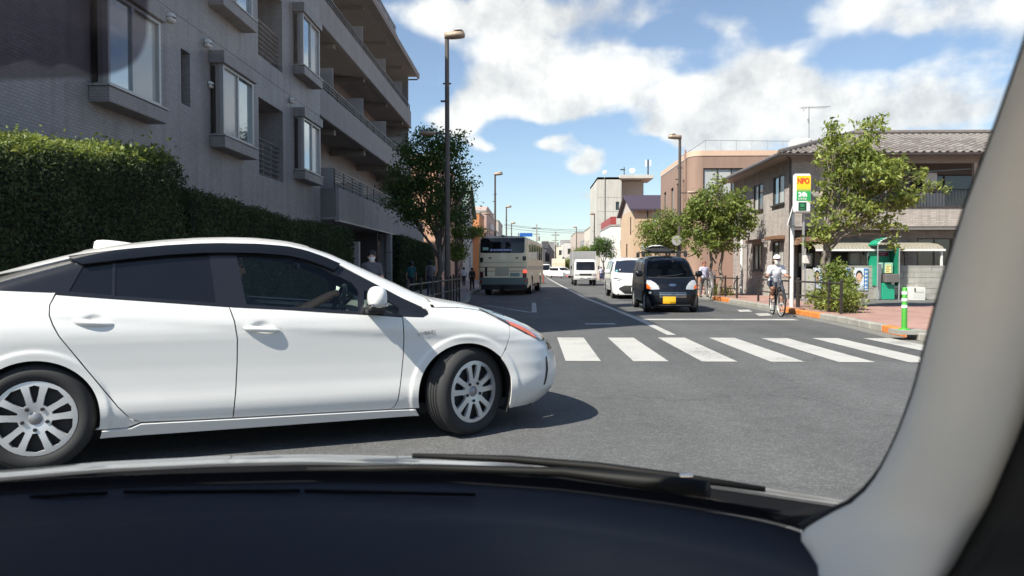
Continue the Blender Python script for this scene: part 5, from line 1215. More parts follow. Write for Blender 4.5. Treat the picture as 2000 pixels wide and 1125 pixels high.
railing('dark railing farther along the pavement beside the walking person', [(7.42, 26.6), (7.42, 28.2), (7.42, 29.8), (7.42, 31.4), (7.42, 33)], .80)
railing('shaded dark railing along the left pavement beside the tree', [(-2.5, 14.5), (-2.48, 16.1), (-2.46, 17.7), (-2.44, 19.3), (-2.42, 20.7), (-2.41, 21.4), (-2.4, 22.1), (-2.4, 22.9), (-2.4, 23.8)], .84, rails=(.74, .42))
railing('short dark railing between the walkers and the bus', [(-3.0, 27.5), (-3.0, 28.6), (-3.0, 29.7)], .84, rails=(.74, .42))
for i, (u, v) in enumerate(((1093, 539), (1109, 538))):
    p = gnd(u, v); p = Vector((p.x, min(p.y, 112), 0)); p = atY(u, 530, 112); t = thingw('traffic_cone', ['orange traffic cone in front of the far works lorry', 'orange traffic cone by the far kerb right of the works lorry'][i], 'traffic cone', (p.x, 112, 0), 'traffic cones')
    m = MB(); m.lathe([(.0, .9), (.05, .9), (.2, .06)], (p.x, 112, 0), n=12); m.build('cone', pm('cone_orange', (.75, .07, .03), .5), t, smooth=True); MB().box(p.x - .28, p.x + .28, 111.72, 112.28, 0.0, .06, .02).build('base', pm('cone_orange', (.7, .07, .03)), t)
# ================================================================== vehicle kit
def tab(T):
    a = np.array(sorted(T)); 
    return lambda v: np.interp(v, a[:, 0], a[:, 1])
def stab(T, h=.04):
    """interpolated table, softened so that kinks become curves"""
    f = tab(T); return lambda v: (f(np.asarray(v, float) - h) + 2 * f(v) + f(np.asarray(v, float) + h)) / 4
class Body:
    """vehicle skin y = W(x, z): x forward, z up; three charts (side, top, front/rear) read the same skin"""
    def __init__(s, top, front, rear, base, Lf, Lr, nf=3.2, mf=2.0, nr=3.2, mr=2.0, ch=.4, nc=10, mc=2.5, bump=None):
        s.top = stab(top, .02); s.front = stab(front, .015); s.rear = stab(rear, .02); s.base = stab(base, .03)
        s.Lf = tab(Lf); s.Lr = tab(Lr); s.nf, s.mf, s.nr, s.mr, s.ch, s.nc, s.mc = nf, mf, nr, mr, ch, nc, mc; s.bump = bump
    def W(s, x, z):
        x = np.asarray(x, float); z = np.asarray(z, float); L = s.Lf(z); a = np.clip((x - (s.front(z) - L)) / L, 0, 1)
        w = s.base(z) * np.maximum(1 - a ** s.nf, 0) ** (1 / s.mf)
        L = s.Lr(z); a = np.clip(((s.rear(z) + L) - x) / L, 0, 1); w = w * np.maximum(1 - a ** s.nr, 0) ** (1 / s.mr)
        q = np.clip((z - (s.top(x) - s.ch)) / s.ch, 0, 1); w = w * np.maximum(1 - q ** s.nc, 0) ** (1 / s.mc)
        if s.bump is not None: w = w + s.bump(x, z) * np.clip(w / .3, 0, 1)
        return w
    def N(s, x, y, z):
        h = .003; wx = (s.W(x + h, z) - s.W(x - h, z)) / (2 * h); wz = (s.W(x, z + h) - s.W(x, z - h)) / (2 * h)
        n = np.stack([-wx, np.ones_like(wx) * np.where(np.abs(y) < 1e-4, 0, 1), -wz], -1); n /= np.linalg.norm(n, axis=-1)[..., None] + 1e-12
        n[..., 1] *= np.sign(y); return n
    def solve_z(s, x, y, lo):
        a = np.array(lo, float) * np.ones_like(x); b = s.top(x) * np.ones_like(x)
        for _ in range(40):
            m = (a + b) / 2; inside = s.W(x, m) > np.abs(y); a = np.where(inside, m, a); b = np.where(inside, b, m)
        return a
    def solve_x(s, y, z, mid, end):
        a = mid * np.ones_like(y); b = end * np.ones_like(y)
        for _ in range(40):
            m = (a + b) / 2; inside = s.W(m, z) > np.abs(y); a = np.where(inside, m, a); b = np.where(inside, b, m)
        return a
def dens(P, h=.025, closed=True):
    out = []; n = len(P)
    for i in range(n if closed else n - 1):
        a, b = np.array(P[i]), np.array(P[(i + 1) % n]); k = max(1, int(np.linalg.norm(b - a) / h))
        for j in range(k): out.append(tuple(a + (b - a) * j / k))
    if not closed: out.append(tuple(P[-1]))
    return out
def inset(P, d):
    n = len(P); ar = sum(P[i][0] * P[(i + 1) % n][1] - P[(i + 1) % n][0] * P[i][1] for i in range(n)); s = 1 if ar > 0 else -1; out = []
    for i in range(n):
        a, b = np.array(P[i - 1]), np.array(P[(i + 1) % n]); t = b - a; l = np.linalg.norm(t)
        if l < 1e-9: out.append(P[i]); continue
        out.append((P[i][0] - s * t[1] / l * d, P[i][1] + s * t[0] / l * d))
    return out
def inpoly(pts, poly):
    x, y = pts[:, 0], pts[:, 1]; r = np.zeros(len(pts), bool); n = len(poly)
    for i in range(n):
        (x0, y0), (x1, y1) = poly[i], poly[(i + 1) % n]
        if y0 == y1: continue
        c = ((y0 > y) != (y1 > y)) & (x < (x1 - x0) * (y - y0) / (y1 - y0) + x0); r ^= c
    return r
def cdt_panel(outer, holes=(), h=.03, extra=None):
    """triangles of a polygon with holes, with a lattice of inner points"""
    loops = [dens(outer, h)] + [dens(q, h) for q in holes]; V = []; E = []
    for lp in loops:
        o = len(V); V += lp; E += [(o + i, o + (i + 1) % len(lp)) for i in range(len(lp))]
    a = np.array(outer); g = np.stack(np.meshgrid(np.arange(a[:, 0].min() + h / 2, a[:, 0].max(), h), np.arange(a[:, 1].min() + h / 2, a[:, 1].max(), h)), -1).reshape(-1, 2)
    if extra is not None: g = np.concatenate([g, extra])
    keep = inpoly(g, loops[0])
    for lp in loops[1:]: keep &= ~inpoly(g, lp)
    B = np.array(V); g = g[keep]
    if len(g):
        d = np.min(np.linalg.norm(g[:, None, :] - B[None], axis=2), axis=1); g = g[d > h * .35]
    V2 = [Vector(p) for p in V] + [Vector(p) for p in g]
    ov, oe, of, *_ = delaunay_2d_cdt(V2, E, [], 0, 1e-6)
    ov = np.array([(p.x, p.y) for p in ov]); F = np.array([f for f in of if len(f) == 3])
    c = ov[F].mean(1); k = inpoly(c, loops[0])
    for lp in loops[1:]: k &= ~inpoly(c, lp)
    F = F[k]; e1 = ov[F[:, 1]] - ov[F[:, 0]]; e2 = ov[F[:, 2]] - ov[F[:, 0]]; fl = (e1[:, 0] * e2[:, 1] - e1[:, 1] * e2[:, 0]) < 0; F[fl] = F[fl][:, ::-1]
    return ov, F
def mesh_n(name, V, F, Nn, mat):
    """mesh with given vertex normals"""
    me = bpy.data.meshes.new(name); me.from_pydata([tuple(v) for v in V], [], [tuple(int(i) for i in f) for f in F]); me.materials.append(mat)
    me.polygons.foreach_set('use_smooth', [True] * len(me.polygons)); me.update()
    if Nn is not None and len(me.vertices) == len(Nn): me.normals_split_custom_set_from_vertices([tuple(n) for n in Nn])
    return me
def with_flange(V, F, Nn, depth):
    """turn the open border inwards so that a panel shows its thickness"""
    cnt = {}
    for f in F:
        for i in range(3):
            k = (int(f[i]), int(f[(i + 1) % 3])); cnt[k] = 1
    be = [(a, b) for (a, b) in cnt if (b, a) not in cnt]
    ids = sorted({a for a, b in be}); mp = {v: len(V) + i for i, v in enumerate(ids)}; mo = {v: len(V) + len(ids) + i for i, v in enumerate(ids)}
    Vi = V[ids]; Ni = Nn[ids]; V2 = np.concatenate([V, Vi, Vi - Ni * depth]); out = np.zeros_like(Ni)
    for a, b in be:
        t = V[b] - V[a]; e = np.cross(t, Nn[a]); e /= np.linalg.norm(e) + 1e-12; out[ids.index(a)] += e; out[ids.index(b)] += e
    out /= np.linalg.norm(out, axis=1)[:, None] + 1e-12
    F2 = [tuple(f) for f in F] + [q for a, b in be for q in ((mp[b], mp[a], mo[a]), (mp[b], mo[a], mo[b]))]
    return V2, F2, np.concatenate([Nn, out, out])
def side_panel(body, name, mat, parent, outer, holes=(), off=0.0, h=.03, side=-1, gap=.0035, flange=.02, extra=None, label=None):
    """panel drawn in the side view and laid on the skin; side -1 is the vehicle's right (local -y)"""
    o2 = inset(dens(outer, h), gap) if gap else outer
    P, F = cdt_panel(o2, holes, h, extra); x, z = P[:, 0], P[:, 1]; w = body.W(x, z); n = body.N(x, np.ones_like(x), z)
    V = np.stack([x, w, z], 1) + n * off
    if side < 0: V[:, 1] *= -1; n = n.copy(); n[:, 1] *= -1
    else: F = F[:, ::-1]
    if flange: V, F, n = with_flange(V, F, n, flange)
    o = obj(name, mesh_n(name, V, F, n, mat), parent)
    if label: o['label'] = label
    return o
def both_sides(*a, **k):
    return side_panel(*a, side=-1, **k), side_panel(*a, side=1, **k)
def top_panel(body, name, mat, parent, xs, yfun, lo, off=0.0, ny=17, ylo=None, flip=False):
    """panel drawn in plan: x stations, half width yfun(x), laid on the top of the skin"""
    xs = np.array(xs); t = np.sin(np.linspace(-1, 1, ny) * math.pi / 2); X = np.repeat(xs[:, None], ny, 1); Yh = np.array([yfun(x) for x in xs])[:, None]
    Y = t[None] * Yh if ylo is None else np.linspace(0, 1, ny)[None] * (Yh - np.array([ylo(x) for x in xs])[:, None]) + np.array([ylo(x) for x in xs])[:, None]
    Z = body.solve_z(X, Y, lo); n = body.N(X, Y, Z - .003); V = np.stack([X, Y, Z], -1) + n * off
    m = len(xs); F = []
    for i in range(m - 1):
        for j in range(ny - 1): a = i * ny + j; F.append((a, a + ny, a + ny + 1, a + 1))
    return obj(name, mesh_n(name, V.reshape(-1, 3), F, n.reshape(-1, 3), mat), parent)
def front_panel(body, name, mat, parent, outer, holes=(), mid=2.0, end=4.0, off=0.0, h=.03, gap=.002, flange=.015, rear=False, sym=False):
    """panel drawn in front view (y, z) and laid on the nose (or tail)"""
    o2 = inset(dens(outer, h), gap) if gap else outer
    P, F = cdt_panel(o2, holes, h); y, z = P[:, 0], P[:, 1]; x = body.solve_x(y, z, mid, end); n = body.N(x, np.where(np.abs(y) < 1e-4, 1e-4, y), z)
    V = np.stack([x, y, z], 1) + n * off
    if rear: F = F[:, ::-1]
    if flange: V, F, n = with_flange(V, F, n, flange)
    return obj(name, mesh_n(name, V, F, n, mat), parent)
def ellipsoid(m, c, r, n=14, k=9, e=1.0):
    rows = []
    for i in range(k + 1):
        a = -math.pi / 2 + math.pi * i / k; ca = abs(math.cos(a)) ** e; sa = math.copysign(abs(math.sin(a)) ** e, math.sin(a)); rows.append([])
        for j in range(n + 1):
            b = 2 * math.pi * j / n; cb = math.copysign(abs(math.cos(b)) ** e, math.cos(b)); sb = math.copysign(abs(math.sin(b)) ** e, math.sin(b))
            rows[-1].append((c[0] + r[0] * ca * cb, c[1] + r[1] * ca * sb, c[2] + r[2] * sa))
    return m.grid(rows)
TYRE = pm('tyre_rubber', (.022, .022, .023), .78, 0, .2, 12, .003, 90); RIM = pm('rim_silver', (.62, .63, .64), .35, .5, .06, 8); RIMD = pm('rim_dark', (.02, .02, .021), .7)
GLASS_D = pm('privacy_glass', (.007, .008, .010), .03, 0, .2, 2, spec=.5)
GLASS_C = mat_glass('car_glass', (.86, .97, .92), .95, 1.4); BLACKG = pm('black_gloss_trim', (.012, .012, .014), .18, 0, .1, 3, coat=.4); BLACKM = pm('black_plastic', (.02, .02, .021), .6, 0, .15, 6)
INTR = pm('car_interior', (.09, .09, .09), .8, 0, .2, 4); CHROME = pm('chrome', (.62, .63, .64), .12, 1.0, .05, 4)
def wheel(parent, x, y, r, w, rr, side, steer=0.0, spokes=5, simple=False):
    """tyre with tread grooves > rim with cut-out windows; outer face towards local side"""
    M = Matrix.Translation((x, y, r)) @ Matrix.Rotation(steer, 4, 'Z') @ Matrix.Scale(side, 4, (0, 1, 0))
    m = MB(); hw = w / 2
    prof = [(rr * .98, -hw + .02), (rr + .015, -hw + .004), (rr + (r - rr) * .55, -hw - .006), (r - .025, -hw + .006), (r - .006, -hw + .022), (r, -hw + .04)]
    if not simple:
        for k in (-.5, -.17, .17, .5): c = k * (hw - .02); prof += [(r, c - .010), (r - .008, c - .006), (r - .008, c + .006), (r, c + .010)]
    prof += [(r, hw - .04), (r - .006, hw - .022), (r - .025, hw - .006), (rr + (r - rr) * .55, hw + .006), (rr + .015, hw - .004), (rr * .98, hw - .02)]
    m.lathe(prof, axis='Y', n=48 if not simple else 24); me = m.mesh('tyre', TYRE, 50); t = obj('wheel', me, parent); t.matrix_local = M
    if side < 0: me.flip_normals()
    d = MB(); d.lathe([(0, hw - .055), (rr * .98, hw - .055)], axis='Y', n=32); d.lathe([(rr * .98, hw - .055), (rr * .98, hw - .02)], axis='Y', n=32); d.build('rim_back', RIMD, t)
    if simple:
        d = MB(); d.lathe([(0, hw - .03), (rr * .5, hw - .02), (rr * .98, hw - .012)], axis='Y', n=24); d.build('rim', RIM, t, smooth=True); return t
    # face plate
    n = 40; outer = [(rr * math.cos(2 * math.pi * i / n), rr * math.sin(2 * math.pi * i / n)) for i in range(n)]; holes = []
    for k in range(spokes):
        a0 = 2 * math.pi * k / spokes + .31
        for (c, hwid, ri, ro) in ((0, .145, .42, .86), (math.pi / spokes, .26, .40, .88)):
            a = a0 + c; q = []
            for (rad, ww) in ((ri, hwid * .55), ((ri + ro) / 2, hwid * .95), (ro, hwid)): q.append((rr * rad * math.cos(a - ww), rr * rad * math.sin(a - ww)))
            q.append((rr * (ro + .03) * math.cos(a), rr * (ro + .03) * math.sin(a)))
            for (rad, ww) in ((ro, hwid), ((ri + ro) / 2, hwid * .95), (ri, hwid * .55)): q.append((rr * rad * math.cos(a + ww), rr * rad * math.sin(a + ww)))
            holes.append(q)
    P, F = cdt_panel(outer, holes, .016); rad = np.hypot(P[:, 0], P[:, 1]) / rr
    Yv = hw - .028 + .026 * np.sin(np.clip(rad, 0, 1) * math.pi * .62) - .008 * rad; V = np.stack([P[:, 0], Yv, P[:, 1]], 1); F = F[:, ::-1]
    dr = (.026 * math.pi * .62 * np.cos(rad * math.pi * .62) - .008) / rr; n_ = np.stack([-dr * P[:, 0] / (rad * rr + 1e-6), np.ones(len(P)), -dr * P[:, 1] / (rad * rr + 1e-6)], 1); n_ /= np.linalg.norm(n_, axis=1)[:, None]
    V, F, n_ = with_flange(V, F, n_, .02); obj('rim', mesh_n('rim', V, F, n_, RIM), t)
    d = MB(); d.lathe([(0, hw - .012), (rr * .14, hw - .013), (rr * .17, hw - .02), (rr * .18, hw - .03)], axis='Y', n=20); d.build('hub_cap', pm('hub_grey', (.3, .3, .31), .35, .6), t, smooth=True)
    for k in range(spokes):
        a = 2 * math.pi * (k + .5) / spokes + .31; c = (rr * .30 * math.cos(a), hw - .015, rr * .30 * math.sin(a)); d = MB(); d.cyl(c, (c[0], c[1] + .008, c[2]), .011, n=8); d.build('wheel_nut', RIMD, t)
    return t

# ================================================================== white hatchback across the junction
WHITE = pm('pearl_white_paint', (.72, .71, .685), .36, 0, .03, .8, coat=.75, spec=.4)
top = [(-.86, .80), (-.82, .96), (-.74, 1.045), (-.45, 1.155), (-.1, 1.265), (.19, 1.345), (.37, 1.378), (.6, 1.405), (.864, 1.424), (1.07, 1.43), (1.25, 1.427), (1.449, 1.41), (1.572, 1.385), (1.754, 1.328), (1.956, 1.235), (2.18, 1.13), (2.38, 1.035), (2.52, .985), (2.66, .957), (2.8, .93), (2.98, .888), (3.17, .825), (3.36, .74), (3.46, .67), (3.52, .6), (3.56, .5)]
front = [(.0, 3.40), (.16, 3.42), (.22, 3.5), (.30, 3.555), (.40, 3.575), (.5, 3.565), (.60, 3.525), (.67, 3.47), (.74, 3.37), (.825, 3.18), (.888, 2.99), (.93, 2.82), (.957, 2.70), (.985, 2.56), (1.035, 2.42), (1.13, 2.22), (1.235, 1.99), (1.328, 1.79), (1.385, 1.62), (1.41, 1.48), (1.45, 1.3)]
rear = [(.0, -.78), (.2, -.82), (.35, -.88), (.6, -.9), (.8, -.88), (.96, -.84), (1.045, -.76), (1.155, -.47), (1.265, -.12), (1.345, .16), (1.405, .56), (1.45, .9)]
base = [(.10, .79), (.165, .815), (.21, .84), (.26, .858), (.31, .874), (.36, .878), (.45, .868), (.58, .866), (.70, .872), (.79, .879), (.85, .872), (.92, .852), (1.0, .815), (1.1, .772), (1.2, .732), (1.3, .694), (1.36, .668), (1.43, .63)]
ARC = [(0.0, .318, .340), (2.645, .318, .350)]
HND = [(.316, .878), (1.267, .815)]
def bump(x, z):
    b = np.zeros_like(x)
    for (cx, cz, r) in ARC:
        rho = np.hypot(x - cx, z - cz); b = b + .009 / (1 + np.exp((rho - (r + .058)) / .005)) * (rho > r - .02)
    for (hx, hz) in HND: b = b - .013 * np.exp(-(((x - hx) / .052) ** 2 + ((z - hz - .012) / .030) ** 2) ** 1.5)
    # sculpted flank: wedge rising behind the rear wheel and soft shoulder crease
    sh = .965 - .085 * x; b = b + .007 / (1 + np.exp(-(sh - .045 - z) / .012)) * -1 * np.exp(-np.clip(sh - .045 - z, 0, 9) / .10)
    return b
PB = Body(top, front, rear, base, [(.1, .95), (.7, .95), (.95, .75), (1.0, .5), (1.1, .36), (1.45, .36)], [(.1, .8), (.9, .8), (1.1, .6), (1.45, .5)], 4.2, 2.3, 3.0, 2.0, .40, 11, 2.6, bump)
PX, PY, PYAW = -3.2459, 4.9666, R(22)
car = thing('white_car', 'white hatchback turning across the junction directly ahead, seen from its side', 'car', (PX, PY, 0), PYAW)
def arc(cx, cz, r, a0, a1, n=24): return [(cx + r * math.cos(R(a0 + (a1 - a0) * i / n)), cz + r * math.sin(R(a0 + (a1 - a0) * i / n))) for i in range(n + 1)]
RA, FA = ARC
zs = .178                                          # bottom of the flanks
seam_rd = [(.104, 1.058), (.078, .985), (.08, .925), (.10, .87), (.135, .80), (.222, .672), (.334, .512), (.437, .363), (.507, .28), (.56, .256)]
seam_B = [(1.072, .956), (1.103, .865), (1.119, .753), (1.116, .60), (1.106, .42), (1.088, .245)]
seam_fd = [(2.185, .868), (2.194, .72), (2.19, .6), (2.174, .45), (2.152, .30), (2.13, .25), (2.10, .231)]
belt = [(-.60, 1.10), (-.165, 1.073), (.104, 1.046), (.393, 1.018), (.7, .99), (1.072, .956), (1.423, .932), (1.7, .908), (2.027, .882), (2.185, .873), (2.33, .864)]
upper = [(-.30, 1.165), (-.061, 1.207), (.136, 1.262), (.3, 1.291), (.496, 1.318), (.7, 1.341), (.876, 1.354), (1.021, 1.359), (1.25, 1.357), (1.435, 1.343), (1.552, 1.318), (1.68, 1.272), (1.801, 1.218), (1.995, 1.108), (2.198, .995), (2.324, .936), (2.368, .908), (2.37, .888), (2.34, .866)]
xj = lambda x: float(PB.top(x)) - .030
arcR = arc(RA[0], RA[1], RA[2], -24.4, 90, 18)         # right half, from the sill up
dark_extra = lambda cx, cz: np.stack(np.meshgrid(np.arange(cx - .12, cx + .12, .008), np.arange(cz - .06, cz + .07, .008)), -1).reshape(-1, 2)
beltf = lambda x: float(np.interp(x, [p[0] for p in belt], [p[1] for p in belt]))
upf = lambda x: float(np.interp(x, [p[0] for p in upper[:17]], [p[1] for p in upper[:17]]))
hR = .024
def polar(cx, cz, r): return np.array([(cx + q * math.cos(R(a)), cz + q * math.sin(R(a))) for q in np.arange(r + .006, r + .10, .007) for a in np.arange(-30, 211, 1.6)])
both_sides(PB, 'front_door', WHITE, car, [(1.072, .956)] + [(x, beltf(x)) for x in (1.25, 1.423, 1.7, 2.027)] + seam_fd + [(1.6, .238)] + seam_B[::-1][:-1], extra=dark_extra(*HND[1]), h=hR)
both_sides(PB, 'rear_door', WHITE, car, [(x, beltf(x)) for x in (.104, .25, .393, .7)] + seam_B + [(.8, .249)] + seam_rd[::-1][:-1], extra=dark_extra(*HND[0]), h=hR)
a_end = [p for p in arc(RA[0], RA[1], RA[2], -24.4, 180, 40)]
q = [(-.60, 1.10), (-.165, 1.073)] + seam_rd + [(.52, .24), (.48, .225), (a_end[0][0], .225)] + [p for p in a_end if p[1] > .225] + [(-.34, .26), (-.60, .26)]
both_sides(PB, 'rear_quarter', WHITE, car, q, h=hR, extra=polar(*RA))
fa = arc(FA[0], FA[1], FA[2], 199, 16, 40)
q = [(2.185, .873), (2.33, .864)] + [(2.37, .885), (2.372, .905), (2.330, .936)] + [(2.40, .93), (2.52, .925), (2.66, .915), (2.80, .893), (2.86, .878), (2.92, .838), (3.0, .785), (2.985, .72), (2.955, .64), (2.93, .60), (2.906, .557)] + [p for p in fa[::-1] if p[1] > .56 and p[0] < 2.90] + [p for p in fa[::-1] if p[1] <= .55 and p[0] < 2.6 and p[1] > .225] + [(2.30, .225), (2.16, .228)] + seam_fd[::-1][:-1]
both_sides(PB, 'front_fender', WHITE, car, q, h=hR, extra=polar(*FA))
# sill skirt
sk = [(.33, .172)] + [(.345, .222), (.50, .226), (.56, .251), (.8, .2465), (1.088, .242), (1.6, .2355), (2.1, .2285), (2.28, .222)] + [(2.31, .172), (1.3, .170)]
both_sides(PB, 'sill_skirt', WHITE, car, sk, off=.010, h=hR)
# body-colour roof rail running down the pillar
band_lo = [(x, z) for x, z in upper[:16]]; band_hi = [(x, xj(x)) for x in np.linspace(2.40, -.28, 60)]
both_sides(PB, 'roof_rail', WHITE, car, band_lo + [(2.40, .925)] + band_hi, h=.02, gap=.001, flange=.008)
# black side glass surround with real window openings
pane_q = [(.17, 1.065), (.235, 1.215), (.365, 1.262), (.395, 1.255), (.40, 1.04)]
pane_r = [(.418, 1.037), (.413, 1.258), (.6, 1.292), (.8, 1.318), (.945, 1.328), (.992, .985), (.7, 1.012)]
pane_f = [(1.175, .972), (1.118, 1.290), (1.25, 1.292), (1.42, 1.278), (1.56, 1.243), (1.70, 1.185), (1.86, 1.102), (1.895, 1.05), (1.885, .915), (1.5, .945)]
pane_t = [(1.925, .905), (1.935, 1.058), (2.02, 1.02), (2.12, .965), (2.165, .93), (2.16, .893)]
dlo = upper + belt[::-1][:-1]
dlo = [(x, z) for x, z in upper] + [(x, z) for x, z in belt[::-1]]
both_sides(PB, 'window_surround', BLACKG, car, dlo, holes=[pane_q, pane_r, pane_f, pane_t], off=-.004, h=.022, gap=.0015, flange=.02)
for nm, p, mt in (('rear_quarter_glass', pane_q, GLASS_D), ('rear_door_glass', pane_r, GLASS_D), ('front_door_glass', pane_f, GLASS_C), ('front_vent_glass', pane_t, GLASS_C)):
    both_sides(PB, nm, mt, car, p, off=-.009, h=.03, gap=-.004, flange=0)
vis = [(x, upf(x) - .006) for x in np.linspace(.15, 1.78, 40)] + [(x, upf(x) - .062) for x in np.linspace(1.74, .24, 40)]
both_sides(PB, 'door_visor', GLASS_D, car, vis, off=.022, h=.02, gap=0, flange=.02)
# roof, screens, bonnet
PWj = lambda x: float(PB.W(np.array(x), np.array(xj(x)))) + .0005
top_panel(PB, 'roof', WHITE, car, np.linspace(.17, 1.60, 30), PWj, 1.0, ny=25)
top_panel(PB, 'windscreen', GLASS_C, car, np.linspace(1.605, 2.42, 26), lambda x: PWj(x) - .035, .7, -.004, ny=21)
for s in (-1, 1):
    top_panel(PB, 'front_pillar', WHITE, car, np.linspace(1.59, 2.43, 26), (lambda x: PWj(x)) if s > 0 else (lambda x: -PWj(x) + .036), .7, 0, 5, ylo=(lambda x: PWj(x) - .036) if s > 0 else (lambda x: -PWj(x)))
top_panel(PB, 'rear_screen', GLASS_D, car, np.linspace(-.74, .165, 24), lambda x: PWj(x) * .985, .6, 0, 17)
both_sides(PB, 'rear_pillar', BLACKG, car, [(-.60, 1.10), (-.30, 1.165)] + [(x, xj(x)) for x in np.linspace(-.28, -.60, 12)], h=.03, gap=.001, flange=.01)
hl_line = lambda x: float(np.interp(x, [2.4, 2.52, 2.66, 2.8, 2.86, 2.95, 3.13, 3.26, 3.42], [.93, .925, .915, .893, .878, .862, .80, .745, .66]))
Wh = lambda x: float(PB.W(np.array(x), np.array(hl_line(x)))) - .002
top_panel(PB, 'bonnet', WHITE, car, np.linspace(2.425, 3.41, 40), Wh, .35, 0, 29)
# nose: bumper skin wraps from wheel arch to wheel arch
def nose_strip(name, mat, x0, z_lo, z_hi, off=0.0, nz=18, n=60, cut=0.0):
    """ring strip round the nose between two heights, in the plan chart"""
    rows = []; nr = []
    for k in range(nz + 1):
        z = z_lo + (z_hi - z_lo) * k / nz; xe = float(PB.front(z)) - 1e-4; a = np.linspace(0, math.pi, 2 * n + 1)
        xs = x0 + (xe - x0) * np.sin(a) ** 1.0; xs = np.minimum(xs, xe); y = PB.W(xs, np.full_like(xs, z)) * np.where(a > math.pi / 2, 1, -1); y[n] = 0
        nn = PB.N(xs, np.where(np.abs(y) < 1e-3, 1e-3 * np.where(a > math.pi / 2, 1, -1), y), np.full_like(xs, z)); rows.append(np.stack([xs, y, np.full_like(xs, z)], 1) + nn * off); nr.append(nn)
    V = np.concatenate(rows); Nn = np.concatenate(nr); w = 2 * n + 1; F = []
    for i in range(nz):
        for j in range(w - 1): a = i * w + j; F.append((a, a + 1, a + w + 1, a + w))
    return obj(name, mesh_n(name, V, F, Nn, mat), car)
# side of bumper follows the arch and headlight, drawn in the side view; the rest is the ring
sb = [p for p in fa[::-1] if p[0] >= 2.93 and p[1] <= .60] ; sb = sorted(sb, key=lambda p: -p[1])
bside = [(2.932, .598), (2.957, .64), (2.987, .72), (3.002, .783), (3.06, .752), (3.126, .718), (3.20, .69), (3.20, .20), (3.02, .185), (2.985, .20)] + sb[::-1][0:]
bside = [(2.932, .598), (2.957, .64), (2.987, .72), (3.002, .783), (3.06, .752), (3.126, .718), (3.2, .69), (3.2, .176), (2.99, .172)] + sorted([p for p in fa if p[0] > 2.912 and p[1] > .2], key=lambda p: p[1]) + [(2.906, .557)]
both_sides(PB, 'bumper_side', WHITE, car, bside, h=hR, extra=polar(*FA), gap=.001, flange=.012)
nose_strip('front_bumper', WHITE, 3.199, .175, .69, 0, 24)
nose_strip('nose_trim', BLACKG, 3.36, .575, .63, .003, 3)
hlu = [(x, float(PB.top(x)) - .018) for x in np.linspace(3.0, 3.40, 14)]
both_sides(PB, 'headlight', pm('headlight_lens', (.10, .125, .16), .05, .3, .35, 14, coat=1), car, [(2.86, .882), (2.93, .870)] + hlu + [(3.40, .66), (3.315, .645), (3.27, .655), (3.2, .695), (3.126, .72), (3.003, .785), (2.92, .838)], off=.006, h=.012, gap=0, flange=.012)
both_sides(PB, 'amber_marker', pm('amber_lens', (.80, .14, .015), .12, 0, .15, 12, coat=1), car, [(2.985, .808), (3.05, .793), (3.12, .765), (3.20, .71), (3.238, .672), (3.2, .687), (3.12, .727), (3.0, .785)], off=.0085, h=.015, gap=0, flange=.008)
both_sides(PB, 'headlight_rim', BLACKG, car, [(2.845, .890), (2.95, .872), (3.06, .836), (3.06, .829), (2.95, .864), (2.93, .842), (3.003, .79), (3.0, .78), (2.915, .833)], off=.009, h=.015, gap=0, flange=.008)
both_sides(PB, 'bumper_vent', BLACKM, car, [(3.305, .53), (3.318, .535), (3.322, .44), (3.29, .33), (3.275, .325), (3.30, .44)], off=.004, h=.012, gap=0, flange=.01)
# dark inner hull behind the gaps, wheel wells, floor
nb = np.linspace(-.5, 3.0, 60)
both_sides(PB, 'inner_body', INTR, car, [(.36, .2), (.36, .5), (.2, .7), (.12, 1.0), (.3, 1.0), (1.0, .94), (2.0, .86), (2.28, .84), (2.28, .2)], off=-.03, h=.06, gap=0, flange=0)
for (cx, cz, r) in ARC:
    for s in (-1, 1):
        m = MB(); rows = []
        for (px, pz) in arc(cx, cz, r + .012, -28, 208, 30): w = float(PB.W(np.array(px), np.array(max(pz, .2)))) - .012; rows.append([(px, s * w, pz), (px, s * .50, pz)])
        m.grid(rows); m.build('wheel_well', BLACKM, car, smooth=True)
        m = MB(); m.add([(cx + (r + .05) * math.cos(R(a)), s * .52, cz + (r + .05) * math.sin(R(a))) for a in range(-30, 211, 10)], [tuple(range(25))]); m.build('wheel_well_end', BLACKM, car)
MB().box(-.5, 3.2, -.72, .72, .17, .24).build('floor_pan', BLACKM, car)
both_sides(PB, 'rear_bumper', WHITE, car, [(-.605, .26), (-.605, 1.09), (-.72, 1.02), (-.8, .9), (-.84, .7), (-.84, .45), (-.8, .26)], h=.04, gap=.001, flange=.01)
front_panel(PB, 'tailgate', WHITE, car, [(-.55, .3), (.55, .3), (.55, .95), (-.55, .95)], (), 0.0, -1.2, h=.05, rear=True)
